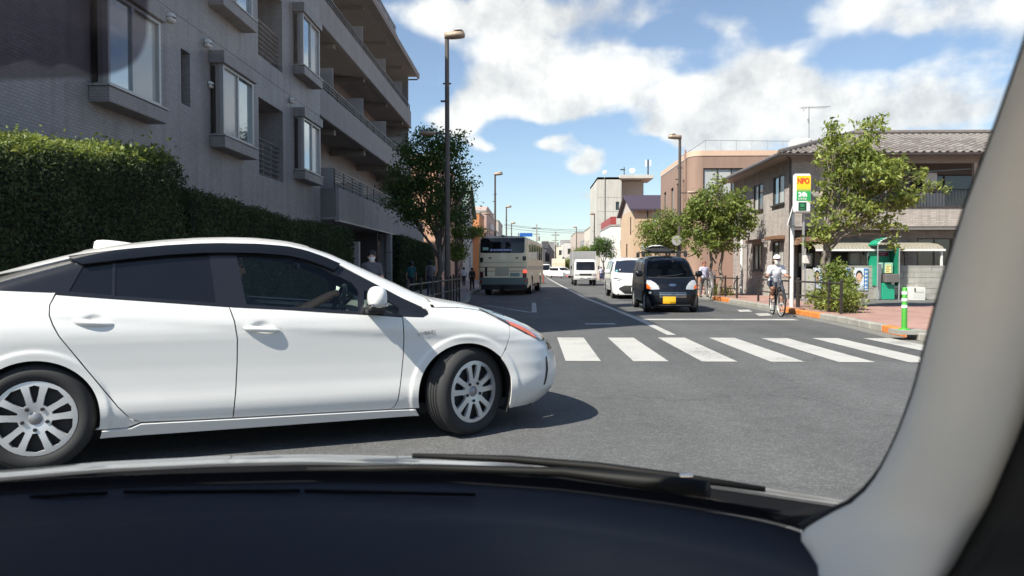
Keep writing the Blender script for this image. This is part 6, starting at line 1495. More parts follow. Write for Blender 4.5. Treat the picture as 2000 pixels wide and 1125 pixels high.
# handles, badge, aerial fin, mirrors
for (hx, hz) in HND:
    for s in (-1, 1):
        w = float(PB.W(np.array(hx), np.array(hz + .06))); rows = []
        for i in range(13):
            k = -1 + 2 * i / 12; rr_ = math.sqrt(max(0, 1 - abs(k) ** 3.2)); cx = hx + k * .118; cy = w + .012 + .018 * (1 - k * k); tz = hz - .004 - .012 * k * (.085 / .085)
            rows.append([(cx, s * (cy + .013 * rr_ * math.cos(a)), tz + .0185 * rr_ * math.sin(a) * (1.0 - .15 * k)) for a in np.linspace(0, 2 * math.pi, 13)])
        m = MB(); m.grid(rows); m.build('door_handle', WHITE, car, smooth=True)
m = text_mesh('HYBRID', .036, CHROME, .0004); o = obj('badge', m, car); wz = float(PB.W(np.array(2.36), np.array(.752)))
o.matrix_local = Matrix.Translation((2.352, -wz - .0015, .752)) @ Matrix.Rotation(R(-6), 4, 'Y') @ Matrix.Rotation(R(90), 4, 'X')
fin = MB(); rows = []
for (x, h_) in ((.17, .0), (.175, .055), (.19, .062), (.23, .058), (.28, .046), (.34, .028), (.41, .008), (.43, 0)):
    zb = float(PB.top(x)) - .006; rows.append([(x, -.03 * (1 - h_ * 4), zb), (x + .004, -.012, zb + h_ * .8), (x + .004, 0, zb + h_), (x + .004, .012, zb + h_ * .8), (x, .03 * (1 - h_ * 4), zb)])
fin.grid(rows); fin.build('aerial_fin', WHITE, car, smooth=True)
for s in (-1, 1):
    m = MB(); ellipsoid(m, (1.99, s * .985, 1.005), (.062, .115, .080), 18, 12, .8); mo = m.build('wing_mirror', WHITE, car, smooth=True)
    m = MB(); m.box(1.925, 2.03, s * .90, s * 1.07, .925, .958, .012); m.build('mirror_base', BLACKM, mo)
    m = MB(); m.box(1.935, 2.045, s * .885, s * 1.09, .952, .972, .006); m.build('mirror_lamp', CHROME, mo)
    m = MB(); m.box(1.93, 2.06, s * .80, s * .93, .895, .93, .01); m.build('mirror_foot', BLACKM, mo)
wheel(car, 0, -.765, .318, .205, .222, -1); wheel(car, 0, .765, .318, .205, .222, 1)
wheel(car, 2.665, -.765, .318, .205, .222, -1, R(27)); wheel(car, 2.665, .765, .318, .205, .222, 1, R(27))
# cabin: dashboard, seats, steering wheel
MB().box(1.98, 2.35, -.68, .68, .62, .93, .06).build('dashboard', INTR, car)
for s in (-.36, .36):
    m = MB(); m.box(1.0, 1.5, s - .24, s + .24, .38, .52, .06); M = Matrix.Translation((1.02, s, .5)) @ Matrix.Rotation(R(-18), 4, 'Y'); m.box(-.07, .07, -.24, .24, 0, .58, .06, M); M = Matrix.Translation((.83, s, 1.07)) @ Matrix.Rotation(R(-12), 4, 'Y'); m.box(-.05, .05, -.12, .12, 0, .17, .04, M); m.build('front_seat', pm('seat_fabric', (.13, .13, .13), .9), car)
m = MB(); M = Matrix.Translation((.1, 0, .55)) @ Matrix.Rotation(R(-15), 4, 'Y'); m.box(-.08, .08, -.6, .6, 0, .55, .06, M); m.build('rear_seat', pm('seat_fabric', (.13, .13, .13), .9), car)
m = MB(); ring = [(1.80 + .06 * math.sin(a) * 1, -.36 + .185 * math.cos(a), .90 + .175 * math.sin(a)) for a in np.linspace(0, 2 * math.pi, 25)[:-1]]; m.tube(ring, .016, 8, closed=True); m.tube([(1.86, -.36, .88), (2.05, -.36, .80)], .035, 8)
for a in (200, 340, 270): m.tube([(1.85, -.36, .88), (1.80 + .06 * math.sin(R(a)), -.36 + .18 * math.cos(R(a)), .90 + .17 * math.sin(R(a)))], .014, 6)
m.build('steering_wheel', BLACKM, car, smooth=True)
m = MB(); m.box(1.52, 1.56, -.13, .13, 1.19, 1.25, .02); m.build('interior_mirror', BLACKM, car)
# ================================================================== other vehicles
def make_van(t, top, front, rear, base, paint, wheels, sidewin, ws, Lf, Lr=((.1, .3), (2, .3)), nf=3.0, mf=2.2, c=.22, glass=GLASS_D, ch=.35, zlo=.18, roof_from=None, wr=.29, wtop=1.45, arch_r=.33, hn=.05, doors=()):
    B = Body(top, front, rear, base, Lf, Lr, nf, mf, 3.0, 2.2, ch, 8, 2.4)
    zs_ = np.linspace(zlo, wtop, 40); xf = lambda z: float(B.front(z)) - c
    halfw = lambda z: float(B.W(np.array(xf(z)), np.array(z)))
    fas = [(-halfw(z), z) for z in zs_] + [(halfw(z), z) for z in zs_[::-1]]
    mid = float(B.front(wtop)) - c - .5; end = max(float(B.front(z)) for z in zs_) + .05
    fascia = front_panel(B, 'front_body', paint, t, fas, (ws,) if ws else (), mid, end, 0, hn, 0, .01)
    if ws: front_panel(B, 'windscreen', glass, t, ws, (), mid, end, -.004, hn, -.004, 0)
    xr = lambda z: float(B.rear(z)) + .12
    low = []
    for (wx, _) in sorted(wheels, key=lambda w: w[0]): low += [p for p in arc(wx, wr, arch_r, 180, 0, 20) if p[1] > zlo]
    roofz = lambda x: float(B.top(x)) - .05
    zr = np.linspace(zlo, float(B.top(xr(1.3))) - .06, 14); zf = np.linspace(zlo, wtop, 26)
    xs_top = np.linspace(xf(wtop), xr(zr[-1]), 24)
    side = [(xr(z), z) for z in zr[::-1]] + [(x, zlo) if not isinstance(x, tuple) else x for x in []] + low + [(xf(z), z) for z in zf] + [(x, roofz(x)) for x in xs_top[1:-1]]
    both_sides(B, 'body_side', paint, t, side, holes=[q for q in sidewin], h=hn, gap=0, flange=.01)
    for q in sidewin: both_sides(B, 'side_glass', GLASS_D, t, q, off=-.006, h=.07, gap=-.004, flange=0)
    for q in doors: both_sides(B, 'door_seam', BLACKM, t, q, off=.0015, h=.04, gap=0, flange=0)
    xa, xb = xf(wtop) + .15, xr(zr[-1])
    xq = np.linspace(xb, float(B.front(wtop)) - .02, 26); Wt = lambda x: float(B.W(np.array(x), np.array(min(roofz(x), wtop)))) if x < xf(wtop) else float(B.W(np.array(x), np.array(wtop)))
    top_panel(B, 'roof', paint, t, xq, lambda x: float(B.W(np.array(x), np.array(min(roofz(x), max(wtop, 0))))), .9, 0, 15)
    front_panel(B, 'rear_body', paint, t, [(-halfw(z) * .98, z) for z in zr] + [(halfw(z) * .98, z) for z in zr[::-1]], (), mid, float(B.rear(.8)) - .1, 0, .12, 0, 0, True)
    for (wx, yw) in wheels:
        for s in (-1, 1):
            wheel(t, wx, s * yw, wr, .17, wr * .66, s, 0, 5, False)
            m = MB(); rows = [[(px, s * (halfw(.6) - .02), pz), (px, s * (yw - .2), pz)] for (px, pz) in arc(wx, wr, arch_r + .008, -25, 205, 20)]; m.grid(rows); m.build('wheel_well', BLACKM, t)
    m = MB(); x0 = float(B.rear(.5)) + .1; x1 = float(B.front(.3)) - .15; hw_ = halfw(.5) - .1; m.box(x0, x1, -hw_, hw_, zlo - .03, zlo + .04); m.box(x0 + .1, x1 - .3, -hw_ + .06, hw_ - .06, zlo + .05, .75); m.build('underbody', BLACKM, t)
    return B, mid, end, halfw
def rect(y0, y1, z0, z1, r=.02, n=4):
    P = []
    for (cy, cz, a) in ((y1 - r, z1 - r, 0), (y0 + r, z1 - r, 90), (y0 + r, z0 + r, 180), (y1 - r, z0 + r, 270)):
        for i in range(n + 1): P.append((cy + r * math.cos(R(a + 90 * i / n)), cz + r * math.sin(R(a + 90 * i / n))))
    return P
mir = lambda q: [(-y, z) for y, z in q][::-1]
LAMP = pm('clear_lamp', (.55, .56, .56), .1, .35, .2, 20, coat=1); AMBER = pm('amber_lens', (.62, .09, .015), .12); YPL = pm('yellow_plate', (.86, .46, .02), .5, 0, .04, 8); WPL = pm('white_plate', (.75, .75, .74), .5)
RUB = pm('tail_red', (.45, .02, .015), .2, 0, .1, 6, coat=.6)
# ---- black kei van, facing the camera
NAVY = pm('black_blue_paint', (.004, .005, .008), .25, 0, .1, 2, coat=.12, spec=.4)
vY = 19.85; vx = atY(1319, 560, vY).x
van = thing('black_van', 'small black van with yellow number plate and loaded roof rack, facing the camera', 'van', (vx, vY + 3.4, 0), R(-90 - 1.0))
top = [(0, 1.15), (.06, 1.45), (.2, 1.575), (.8, 1.60), (1.6, 1.595), (2.1, 1.56), (2.35, 1.50), (2.55, 1.40), (2.75, 1.24), (2.98, 1.03), (3.1, .955), (3.25, .88), (3.34, .78), (3.38, .65), (3.4, .5)]
front = [(.1, 3.34), (.2, 3.375), (.3, 3.4), (.5, 3.4), (.65, 3.37), (.75, 3.33), (.85, 3.24), (.93, 3.12), (.99, 3.02), (1.03, 2.96), (1.24, 2.74), (1.40, 2.56), (1.5, 2.38), (1.56, 2.15), (1.6, 1.9)]
rear = [(.1, .05), (.4, 0), (1.15, .02), (1.45, .08), (1.58, .2)]
base = [(.1, .68), (.2, .705), (.35, .735), (.6, .74), (.8, .738), (.95, .725), (1.1, .705), (1.3, .66), (1.45, .625), (1.6, .58)]
ws = [(-.645, 1.0), (-.55, .975), (0, .96), (.55, .975), (.645, 1.0), (.60, 1.25), (.545, 1.42), (.50, 1.455), (0, 1.475), (-.5, 1.455), (-.545, 1.42), (-.60, 1.25)]
sw = [[(2.02, 1.02), (2.0, 1.42), (2.28, 1.40), (2.62, 1.10), (2.66, 1.02)], [(1.1, 1.03), (1.1, 1.45), (1.9, 1.45), (1.92, 1.02)], [(.35, 1.05), (.4, 1.42), (1.0, 1.45), (1.0, 1.03)]]
Bv, mid, end, hw = make_van(van, top, front, rear, base, NAVY, [(.52, .64), (2.93, .64)], sw, ws, [(.1, .42), (.8, .42), (1.0, .4), (1.5, .42)], glass=mat_glass('van_screen', (.75, .85, .85), .5, 1.3), doors=[rect(1.955, 1.965, .25, 1.0), rect(2.78, 2.79, .4, .95)])
FP = lambda n, m, q, off=.006, h=.03: front_panel(Bv, n, m, van, q, (), mid, end, off, h, 0, .01)
hd = [(.355, .64), (.56, .63), (.655, .66), (.68, .80), (.655, .885), (.56, .88), (.45, .81), (.375, .72)]
for q in (hd, mir(hd)): FP('headlight', LAMP, q)
am = [(-.68, .66), (-.60, .64), (-.575, .68), (-.62, .74), (-.67, .78)]; FP('indicator', AMBER, am, .011); FP('indicator', AMBER, mir(am), .011)
FP('grille', BLACKM, rect(-.37, .37, .42, .565, .02), .004)
for z in (.545, .50, .46, .428): FP('grille_bar', CHROME, rect(-.36, .36, z - .006, z + .006, .004), .012)
FP('number_plate', YPL, rect(-.27, .07, .255, .445, .01), .016)
FP('emblem', CHROME, [(.10 * math.cos(a) + .0, .755 + .035 * math.sin(a)) for a in np.linspace(0, 2 * math.pi, 17)[:-1]], .008)
FP('bumper_slot', BLACKM, rect(-.42, .42, .19, .225, .01), .003); FP('bumper_trim', pm('trim_grey', (.25, .26, .28), .4, .3), rect(-.5, .5, .205, .212, .002), .006)
FP('fog_lamp', LAMP, [(-.6 + .035 * math.cos(a), .545 + .035 * math.sin(a)) for a in np.linspace(0, 2 * math.pi, 13)[:-1]], .005)
FP('cowl', BLACKM, [(-.6, .955), (0, .935), (.6, .955), (.6, .972), (0, .955), (-.6, .972)], .003)
m = MB(); m.tube([(3.02, -.35, .985), (3.0, .0, 1.0), (2.93, .35, 1.06)], .012, 6); m.build('wiper', BLACKM, van)
for s in (-1, 1):
    m = MB(); ellipsoid(m, (2.72, s * .83, 1.06), (.06, .10, .085), 14, 8, .75); mo = m.build('wing_mirror', NAVY, van, smooth=True); m = MB(); m.box(2.7, 2.76, s * .68, s * .80, .99, 1.03, .01); m.build('mirror_arm', BLACKM, mo)
for x in (.7, 1.9):
    m = MB(); m.box(x - .025, x + .025, -.66, .66, 1.675, 1.71, .01)
    for s in (-1, 1): m.box(x - .04, x + .04, s * .56, s * .66, 1.55, 1.68, .015)
    m.build('roof_bar', BLACKM, van)
cargo = thing('roof_cargo', 'dark wrapped bundle with pale sheet strapped on the black van roof', 'bundle', (0, 0, 0)); cargo.location = van.location; cargo.rotation_euler = van.rotation_euler
m = MB(); rows = []; rd = random.Random(4)
for i in range(11):
    k = i / 10; h_ = .17 * math.sin(math.pi * min(1, k * 1.1 + .12)) ** .6; rows.append([(1.05 + k * .9, y_ * (1 - .15 * abs(k - .5)) + rd.uniform(-.01, .01), 1.705 + h_ * max(0, 1 - abs((y_ + .12) / .42) ** 3) * rd.uniform(.85, 1.1)) for y_ in np.linspace(-.48, .28, 12)])
m.grid(rows); m.build('dark_wrap', BLACKM, cargo, smooth=True)
m = MB(); rows = [[(1.1 + i * .09, y_, 1.725 + .16 * max(0, 1 - abs((y_ + .18) / .34) ** 3) * math.sin(math.pi * (i + 1.5) / 11) ** .6 + rd.uniform(0, .025)) for y_ in np.linspace(-.42, .12, 9)] for i in range(7)]; m.grid(rows); m.build('pale_sheet', pm('sheet_white', (.55, .57, .58), .5, 0, .3, 20), cargo)
for s in (-.45, .25): MB().box(1.8, 1.95, s - .05, s + .05, 1.71, 1.76, .02).build('clamp', BLACKM, cargo)
for s in (-.3, .3):
    m = MB(); m.box(1.9, 2.05, s - .21, s + .21, .75, 1.2, .05); m.box(1.92, 2.02, s - .1, s + .1, 1.2, 1.38, .04); m.build('seat', pm('van_seat', (.22, .20, .17), .9), van)
MB().box(2.6, 2.95, -.6, .6, .8, .955, .04).build('dashboard', INTR, van)

# ---- white people carrier behind it
wY = 28.6; wx_ = atY(1248, 560, wY).x
mv = thing('white_minivan', 'white people carrier partly hidden behind the black van', 'van', (wx_, wY + 4.7, 0), R(-90 - 1.5))
WH2 = pm('white_paint', (.80, .80, .79), .3, 0, .02, .6, coat=1)
top = [(0, 1.1), (.06, 1.4), (.25, 1.62), (.8, 1.69), (2.0, 1.70), (2.8, 1.64), (3.1, 1.56), (3.4, 1.40), (3.75, 1.16), (3.95, 1.03), (4.2, .95), (4.45, .86), (4.6, .74), (4.66, .62), (4.7, .45)]
front = [(.1, 4.62), (.2, 4.67), (.35, 4.7), (.5, 4.69), (.62, 4.66), (.74, 4.60), (.86, 4.46), (.95, 4.22), (1.03, 3.98), (1.16, 3.77), (1.40, 3.42), (1.56, 3.12), (1.64, 2.85), (1.7, 2.2)]
rear = [(.1, .05), (.4, 0), (1.1, .02), (1.4, .08), (1.65, .3)]; base = [(.1, .84), (.25, .88), (.5, .905), (.8, .905), (.95, .89), (1.1, .865), (1.3, .82), (1.5, .76), (1.7, .68)]
ws = [(-.76, 1.09), (-.6, 1.04), (0, 1.02), (.6, 1.04), (.76, 1.09), (.69, 1.35), (.62, 1.52), (.56, 1.55), (0, 1.565), (-.56, 1.55), (-.62, 1.52), (-.69, 1.35)]
sw = [[(2.85, 1.03), (2.8, 1.5), (3.05, 1.47), (3.5, 1.15), (3.55, 1.03)], [(1.7, 1.04), (1.7, 1.53), (2.7, 1.52), (2.75, 1.03)], [(.5, 1.06), (.6, 1.5), (1.6, 1.53), (1.6, 1.04)]]
Bm, mid, end, hw = make_van(mv, top, front, rear, base, WH2, [(.85, .78), (3.75, .78)], sw, ws, [(.1, .6), (.8, .6), (1.0, .55), (1.6, .5)], glass=pm('dark_screen', (.018, .022, .035), .05, 0, .2, 2, spec=.8), wr=.33, arch_r=.37, wtop=1.57)
FP = lambda n, m, q, off=.006, h=.03: front_panel(Bm, n, m, mv, q, (), mid, end, off, h, 0, .01)
FP('lower_grille', BLACKM, [(-.42, .22), (.42, .22), (.66, .40), (.62, .46), (.44, .55), (-.44, .55), (-.62, .46), (-.66, .40)], .005)
for q in ([(.50, .76), (.84, .80), (.83, .86), (.70, .83), (.52, .80)], [(.55, .71), (.74, .715), (.72, .745), (.58, .75)]):
    for p in (q, mir(q)): FP('headlight', pm('lamp_smoke', (.10, .10, .12), .1, .3, .3, 20, coat=1), p)
FP('number_plate', WPL, rect(-.17, .17, .30, .47, .01), .012); FP('emblem', CHROME, [(.07 * math.cos(a), .70 + .045 * math.sin(a)) for a in np.linspace(0, 2 * math.pi, 15)[:-1]], .006); FP('crease', pm('white_paint', (.8, .8, .79)), rect(-.5, .5, .66, .665, .001), .004)
q = [(-.70, 1.10), (-.62, 1.09), (-.62, 1.15), (-.69, 1.15)]; FP('inspection_sticker', pm('sticker_teal', (.15, .5, .55), .5), q, .004)
q = [(-.56, 1.14), (-.50, 1.15), (-.50, 1.18), (-.55, 1.18)]; FP('dash_ornament', pm('ornament_white', (.6, .58, .58), .5), q, .004)
for s in (-1, 1):
    m = MB(); ellipsoid(m, (3.4, s * 1.0, 1.09), (.08, .13, .095), 14, 8, .75); mo = m.build('wing_mirror', WH2, mv, smooth=True); m = MB(); m.box(3.36, 3.46, s * .86, s * .98, 1.0, 1.03, .01); m.build('mirror_arm', BLACKM, mo)

# ---- box truck
tY = 51.5; tx = atY(1143.5, 540, tY).x
tr = thing('box_truck', 'white and grey box truck approaching in the right lane', 'truck', (tx, tY, 0), R(-90))
CABW = pm('truck_cab_grey', (.70, .70, .69), .35, 0, .04, 2, coat=.6); BOXG = pm('truck_box', (.36, .36, .36), .5, .2, .05, 1, dirt=.1)
m = MB(); hw_ = .80
rows = []
for (x, z, w) in ((-.02, .42, .76), (.02, .55, .79), (.02, .95, .80), (-.02, 1.05, .80), (-.12, 1.45, .76), (-.22, 1.72, .72), (-.36, 1.84, .66), (-.9, 1.88, .66)):
    rows.append([(x - .10 * (abs(k) ** 4), w * k, z) for k in np.linspace(-1, 1, 13)])
m.grid(rows); m.build('cab_front', CABW, tr, smooth=50)
for s in (-1, 1):
    m = MB(); m.prism([(-.12, .42), (-.08, .95), (-.12, 1.05), (-.22, 1.45), (-.32, 1.72), (-.46, 1.84), (-1.4, 1.88), (-1.4, .42)], 'Y', s * .80 - .02 * s, s * .79); m.build('cab_side', CABW, tr)
    m = MB(); m.prism([(-.25, 1.08), (-.42, 1.66), (-1.1, 1.68), (-1.1, 1.08)], 'Y', s * .802, s * .80); m.build('side_glass', GLASS_D, tr)
MB().box(-1.5, -.15, -.76, .76, .4, 1.0).build('cab_floor', BLACKM, tr)
def tfp(name, mat, q, off):
    """panel on the cab front"""
    P, F = cdt_panel(q, (), .08); zz = P[:, 1]; x = np.interp(zz, [.42, .55, .95, 1.05, 1.45, 1.72, 1.84], [-.02, .02, .02, -.02, -.12, -.22, -.36]); w = np.interp(zz, [.42, .55, .95, 1.05, 1.45, 1.72], [.76, .79, .80, .80, .76, .72])
    V = np.stack([x - .10 * np.abs(P[:, 0] / w) ** 4 + off, P[:, 0], zz], 1); m = MB(); m.add([tuple(v) for v in V], [tuple(int(i) for i in f) for f in F]); return m.build(name, mat, tr)
tfp('windscreen', GLASS_D, rect(-.66, .66, 1.10, 1.70, .06), .012); tfp('grille', BLACKM, rect(-.44, .44, .72, .86, .03), .01); tfp('bumper', pm('truck_bumper', (.74, .74, .73), .4), rect(-.77, .77, .44, .66, .03), .02)
tfp('bumper_slot', BLACKM, rect(-.36, .36, .50, .54, .01), .026); tfp('number_plate', WPL, rect(-.15, .15, .47, .58, .01), .03)
for s in (-1, 1): tfp('headlight', LAMP, rect(s * .62 - .13, s * .62 + .13, .71, .85, .03), .01)
MB().box(-5.0, -1.5, -.86, .86, .75, atY(1143, 491, tY + 1.5).z, .02).build('cargo_box', BOXG, tr)
for s in (-1, 1): MB().box(-1.515, -1.495, s * .86 - .02 - .02 * s, s * .86 + .02 - .02 * s, .72, atY(1143, 490.5, tY + 1.5).z, .005).build('box_edge', pm('edge_alu', (.7, .7, .7), .4, .5), tr)
for s in (-1, 1):
    m = MB(); m.box(-.45, -.38, s * .92, s * 1.02, 1.15, 1.42, .02); m.build('wing_mirror', BLACKM, tr); wheel(tr, -.75, s * .68, .33, .2, .2, s, 0, 5, True); wheel(tr, -3.9, s * .68, .33, .2, .2, s, 0, 5, True)

# ---- city bus pulling out, seen from behind
bY = 32.8; bl_, brr = atY(933, 560, bY).x, atY(1031, 560, bY).x; bw = (brr - bl_) / 2; bcx = (bl_ + brr) / 2
bus = thing('city_bus', 'cream city bus seen from behind, stopped at the left kerb in shade', 'bus', (bcx, bY, 0), R(90 - 5.2))
CREAM = pm('bus_cream', (.92, .77, .53), .5, 0, .05, .8); BUSG = pm('bus_skirt', (.13, .155, .15), .5, 0, .1, 2)
zt = atY(985, 459.5, bY).z
Z = lambda v: atY(985, v, bY).z; Yy = lambda u: -(atY(u, 500, bY).x - bcx)
rear_ = [(.2, .03), (.5, 0), (1.6, 0), (zt - .3, .06), (zt - .06, .16), (zt, .4)]
Bb = Body([(0, zt - .55), (.06, zt - .3), (.16, zt - .07), (.4, zt), (9, zt), (9.3, zt - .1), (9.5, zt - .5)], [(.1, 9.4), (.6, 9.5), (1.6, 9.48), (zt - .1, 9.3)], rear_, [(.2, bw * .97), (.5, bw), (1.5, bw), (zt - .3, bw * .985), (zt, bw * .93)], [(.1, .5), (4, .5)], [(.1, .35), (4, .35)], 5, 2.4, 4, 2.4, .25, 6, 2.2)
zz = np.linspace(.34, zt - .05, 40); hwb = lambda z: float(Bb.W(np.array(float(Bb.rear(z)) + .2), np.array(z)))
RP = lambda n, mt, q, off=.004, h=.07, par=None: front_panel(Bb, n, mt, par or bus, q, (), 3.0, -.3, off, h, 0, .01, True)
RP('rear_body', CREAM, [(-hwb(z), z) for z in zz] + [(hwb(z), z) for z in zz[::-1]], 0)
win = [(300, 12)]
zx = np.linspace(.34, zt - .05, 14)
arcs = [p for p in arc(2.2, .48, .55, 180, 0, 16) if p[1] > .35] + [p for p in arc(7.0, .48, .55, 180, 0, 16) if p[1] > .35]
bwins = [rect(x, x + 1.25, Z(505), Z(473), .06) for x in np.arange(.55, 8.6, 1.38)]
sidep = [(float(Bb.rear(z)) + .2, z) for z in zx[::-1]] + arcs + [(9.25, .35), (9.28, zt - .2)] + [(x, zt - .05) for x in np.linspace(9.1, .45, 14)]
both_sides(Bb, 'body_side', CREAM, bus, sidep, holes=bwins, h=.12, gap=0, flange=.01)
for q in bwins: both_sides(Bb, 'side_window', pm('bus_window', (.05, .055, .045), .05, .2, .3, 1, spec=1), bus, q, off=-.01, h=.3, gap=-.005, flange=0)
both_sides(Bb, 'side_band', pm('bus_grey_band', (.30, .30, .28), .4), bus, [(.3, Z(527)), (9.2, Z(527)), (9.2, Z(519)), (.3, Z(519))], off=.004, h=.2, gap=0, flange=.0)
top_panel(Bb, 'roof', pm('bus_roof', (.62, .60, .54), .5), bus, np.linspace(.16, 9.2, 20), lambda x: float(Bb.W(np.array(x), np.array(float(Bb.top(x)) - .055))), 1.5, 0, 15)
P = lambda u0, u1, v0, v1, r=.03: rect(min(Yy(u0), Yy(u1)), max(Yy(u0), Yy(u1)), Z(v1), Z(v0), r)
rw = RP('rear_window', GLASS_D, P(937, 1024, 462, 494, .08), .006)
RP('route_display', pm('display_off', (.03, .036, .03), .3), P(965, 998, 467, 471, .01), .010, .05, rw)
bn = RP('window_banner', pm('banner_blue', (.02, .06, .22), .5), P(956, 999, 485.5, 491, .005), .011, .05, rw)
RP('window_sticker', pm('sticker_green', (.40, .62, .48), .5), P(942, 953, 483, 488.5, .01), .011, .05, rw)
for k, u in enumerate(np.arange(963, 997, 4.2)): RP('lettering', WPL, P(u, u + (2.8 if k % 3 else 3.4), 487.2, 489.4, .002), .0125, .05, bn)
RP('lettering', WPL, P(958, 960.5, 486.6, 490.2, .004), .0125, .05, bn)
for (u0, u1, v0, v1) in ((936, 942.5, 503, 512), (1020.5, 1027, 500.5, 509)): RP('upper_lamp', RUB if False else pm('lamp_black', (.03, .022, .02), .3), P(u0, u1, v0, v1, .02), .006)
for (u0, u1) in ((954, 959), (1007, 1012)): RP('fleet_mark', pm('mark_brown', (.25, .20, .14), .5), P(u0, u1, 502, 505.5, .005), .005)
RP('stripe', pm('bus_red_stripe', (.42, .20, .12), .5), P(934, 1031, 521.2, 522.6, .002), .005); RP('stripe', pm('bus_red_stripe', (.42, .20, .12), .5), P(934, 1031, 529, 530, .002), .005)
RP('seam', pm('bus_seam', (.30, .25, .18), .6), P(934, 1031, 512.8, 513.4, .001), .004)
RP('engine_hatch', pm('bus_hatch', (.52, .46, .34), .45), P(967, 994, 521, 539, .02), .010); RP('hatch_rim', pm('hatch_trim', (.45, .41, .33), .5), P(968.5, 993, 521.6, 522.4, .002), .013)
RP('number_plate', pm('plate_green_grey', (.24, .32, .30), .5), P(996, 1015, 533, 540, .01), .012)
RP('grille_slot', BLACKM, P(946.5, 951, 522, 540, .02), .007)
RP('tail_lamp', pm('tail_dark_red', (.10, .02, .018), .3), P(936, 943, 531, 550, .03), .009); RP('tail_lamp', pm('tail_dark_red', (.10, .02, .018), .3), P(1021, 1028, 533, 545, .03), .009)
bl2 = RP('brake_lamp', pm('brake_lit', (.9, .05, .03), .3, emit=1.6), P(1022, 1028, 527.5, 533, .02), .011)
RP('bumper', BUSG, P(936, 1030, 542.5, 556, .05), .03); RP('reflector', RUB, P(1024, 1028, 546, 550, .01), .036); RP('reflector', RUB, P(937, 941, 548, 552, .01), .036)
RP('rear_camera', BLACKM, P(977.5, 982, 457.8, 461.5, .01), .05)
RP('lower_panel', BLACKM, P(938, 1029, 556, 566, .03), .01)
MB().box(.3, 9, -bw + .12, bw - .12, .3, .8).build('chassis', BLACKM, bus)
for x in (2.2, 7.0):
    for s in (-1, 1): wheel(bus, x, s * (bw - .15), .45, .28, .28, s, 0, 5, True)
for s in (-1, 1):
    m = MB(); m.tube([(9.3, s * (bw - .05), zt - .3), (9.6, s * (bw + .2), zt - .35), (9.6, s * (bw + .22), zt - .6)], .025, 6); m.box(9.5, 9.62, s * (bw + .08), s * (bw + .34), zt - 1.1, zt - .55, .04); m.build('wing_mirror', BLACKM, bus)
m = MB()
for x in np.arange(1.2, 8, 2.2): m.box(x, x + .06, -.5, .5, 1.0, 1.9, .02); 
m.build('seat_rows', INTR, bus)

# ---- far traffic
def small_car(label, u, Y, paint, h=1.45, rz=-90, w=.82):
    p = atY(u, 540, Y); t = thing('distant_car', label, 'car', (p.x, Y, 0), R(rz), 'cars far down the road')
    L_ = 3.9; m = MB(); prof = [(0, .35), (0, .8), (.25, 1.0), (.55, h - .08), (1.0, h), (2.0, h), (2.5, h - .1), (3.05, .98), (3.7, .85), (3.9, .6), (3.88, .3)]
    rows = []
    for k, s in ((-1.0, .0), (-.97, .03), (-.9, .05), (.9, .05), (.97, .03), (1.0, .0)): rows.append([(x, k * w * (1 - .16 * max(0, (z - .9) / .55)), z - (0 if abs(k) < .95 else .03)) for x, z in prof])
    m.grid(rows); m.add(rows[0], [tuple(range(len(prof)))]); m.add(rows[-1], [tuple(range(len(prof) - 1, -1, -1))]); m.build('body', paint, t, smooth=40)
    m = MB(); yv = w * .72; m.quad((2.53, -yv, h - .12), (2.53, yv, h - .12), (3.06, yv * 1.1, 1.0), (3.06, -yv * 1.1, 1.0)); m.build('windscreen', GLASS_D, t); t_ = kids(t)[-1]; t_.location.z = .012
    for s in (-1, 1):
        m = MB(); m.box(.55, 2.7, s * w * .95, s * w * .965, 1.0, h - .15, .01); m.build('side_glass', GLASS_D, t); MB().box(3.8, 3.93, s * .68 - .14, s * .68 + .14, .65, .78, .02).build('headlight', LAMP, t)
        for x in (.7, 3.1): wheel(t, x, s * (w - .1), .3, .17, .19, s, 0, 5, True)
    return t
small_car('small white car turning far down the road beside the works lorry', 1079, 97, WH2, 1.45, -60)
small_car('white van-like car waiting far down the road next to the bus', 1064.5, 104, pm('van_white2', (.75, .75, .74), .35, coat=.6), 1.85)
# works lorry, cream cab with yellow bumper
lY = 116.0; lx = atY(1092, 530, lY).x
lo = thing('works_lorry', 'far cream works lorry with yellow front behind the traffic cones', 'truck', (lx, lY, 0), R(-90), 'far works vehicles')
hz_ = atY(1092, 505, lY).z
MB().box(-1.6, 0, -1.0, 1.0, .5, hz_ - .5, .08).build('cab', pm('lorry_cream', (.66, .58, .42), .5), lo); MB().box(-5.5, -1.7, -1.05, 1.05, .9, hz_, .03).build('load_body', pm('lorry_body', (.58, .54, .46), .6), lo)
MB().box(.002, .03, -.85, .85, atY(1092, 529, lY).z, atY(1092, 525, lY).z, .01).build('windscreen', GLASS_D, lo); MB().box(.0, .06, -.98, .98, .75, 1.12, .02).build('yellow_band', pm('lorry_yellow', (.75, .50, .10), .5), lo); MB().box(.0, .1, -1.0, 1.0, .35, .7, .03).build('bumper', F_WHITE, lo)
for s in (-1, 1): wheel(lo, -.7, s * .85, .42, .25, .25, s, 0, 5, True); wheel(lo, -4.2, s * .85, .42, .25, .25, s, 0, 5, True)
bo2 = thing('red_marker', 'small red reflective marker post at the right side of the bus', 'marker', (atY(1061, 540, 60).x, 60, 0)); m = MB(); m.cyl((0, 0, 0), (0, 0, .75), .06, n=10); m.build('post', pm('cone_orange', (.75, .07, .03)), bo2); m = MB(); m.cyl((0, 0, 0), (0, 0, .06), .16, n=12); m.build('foot', BLACKM, bo2)
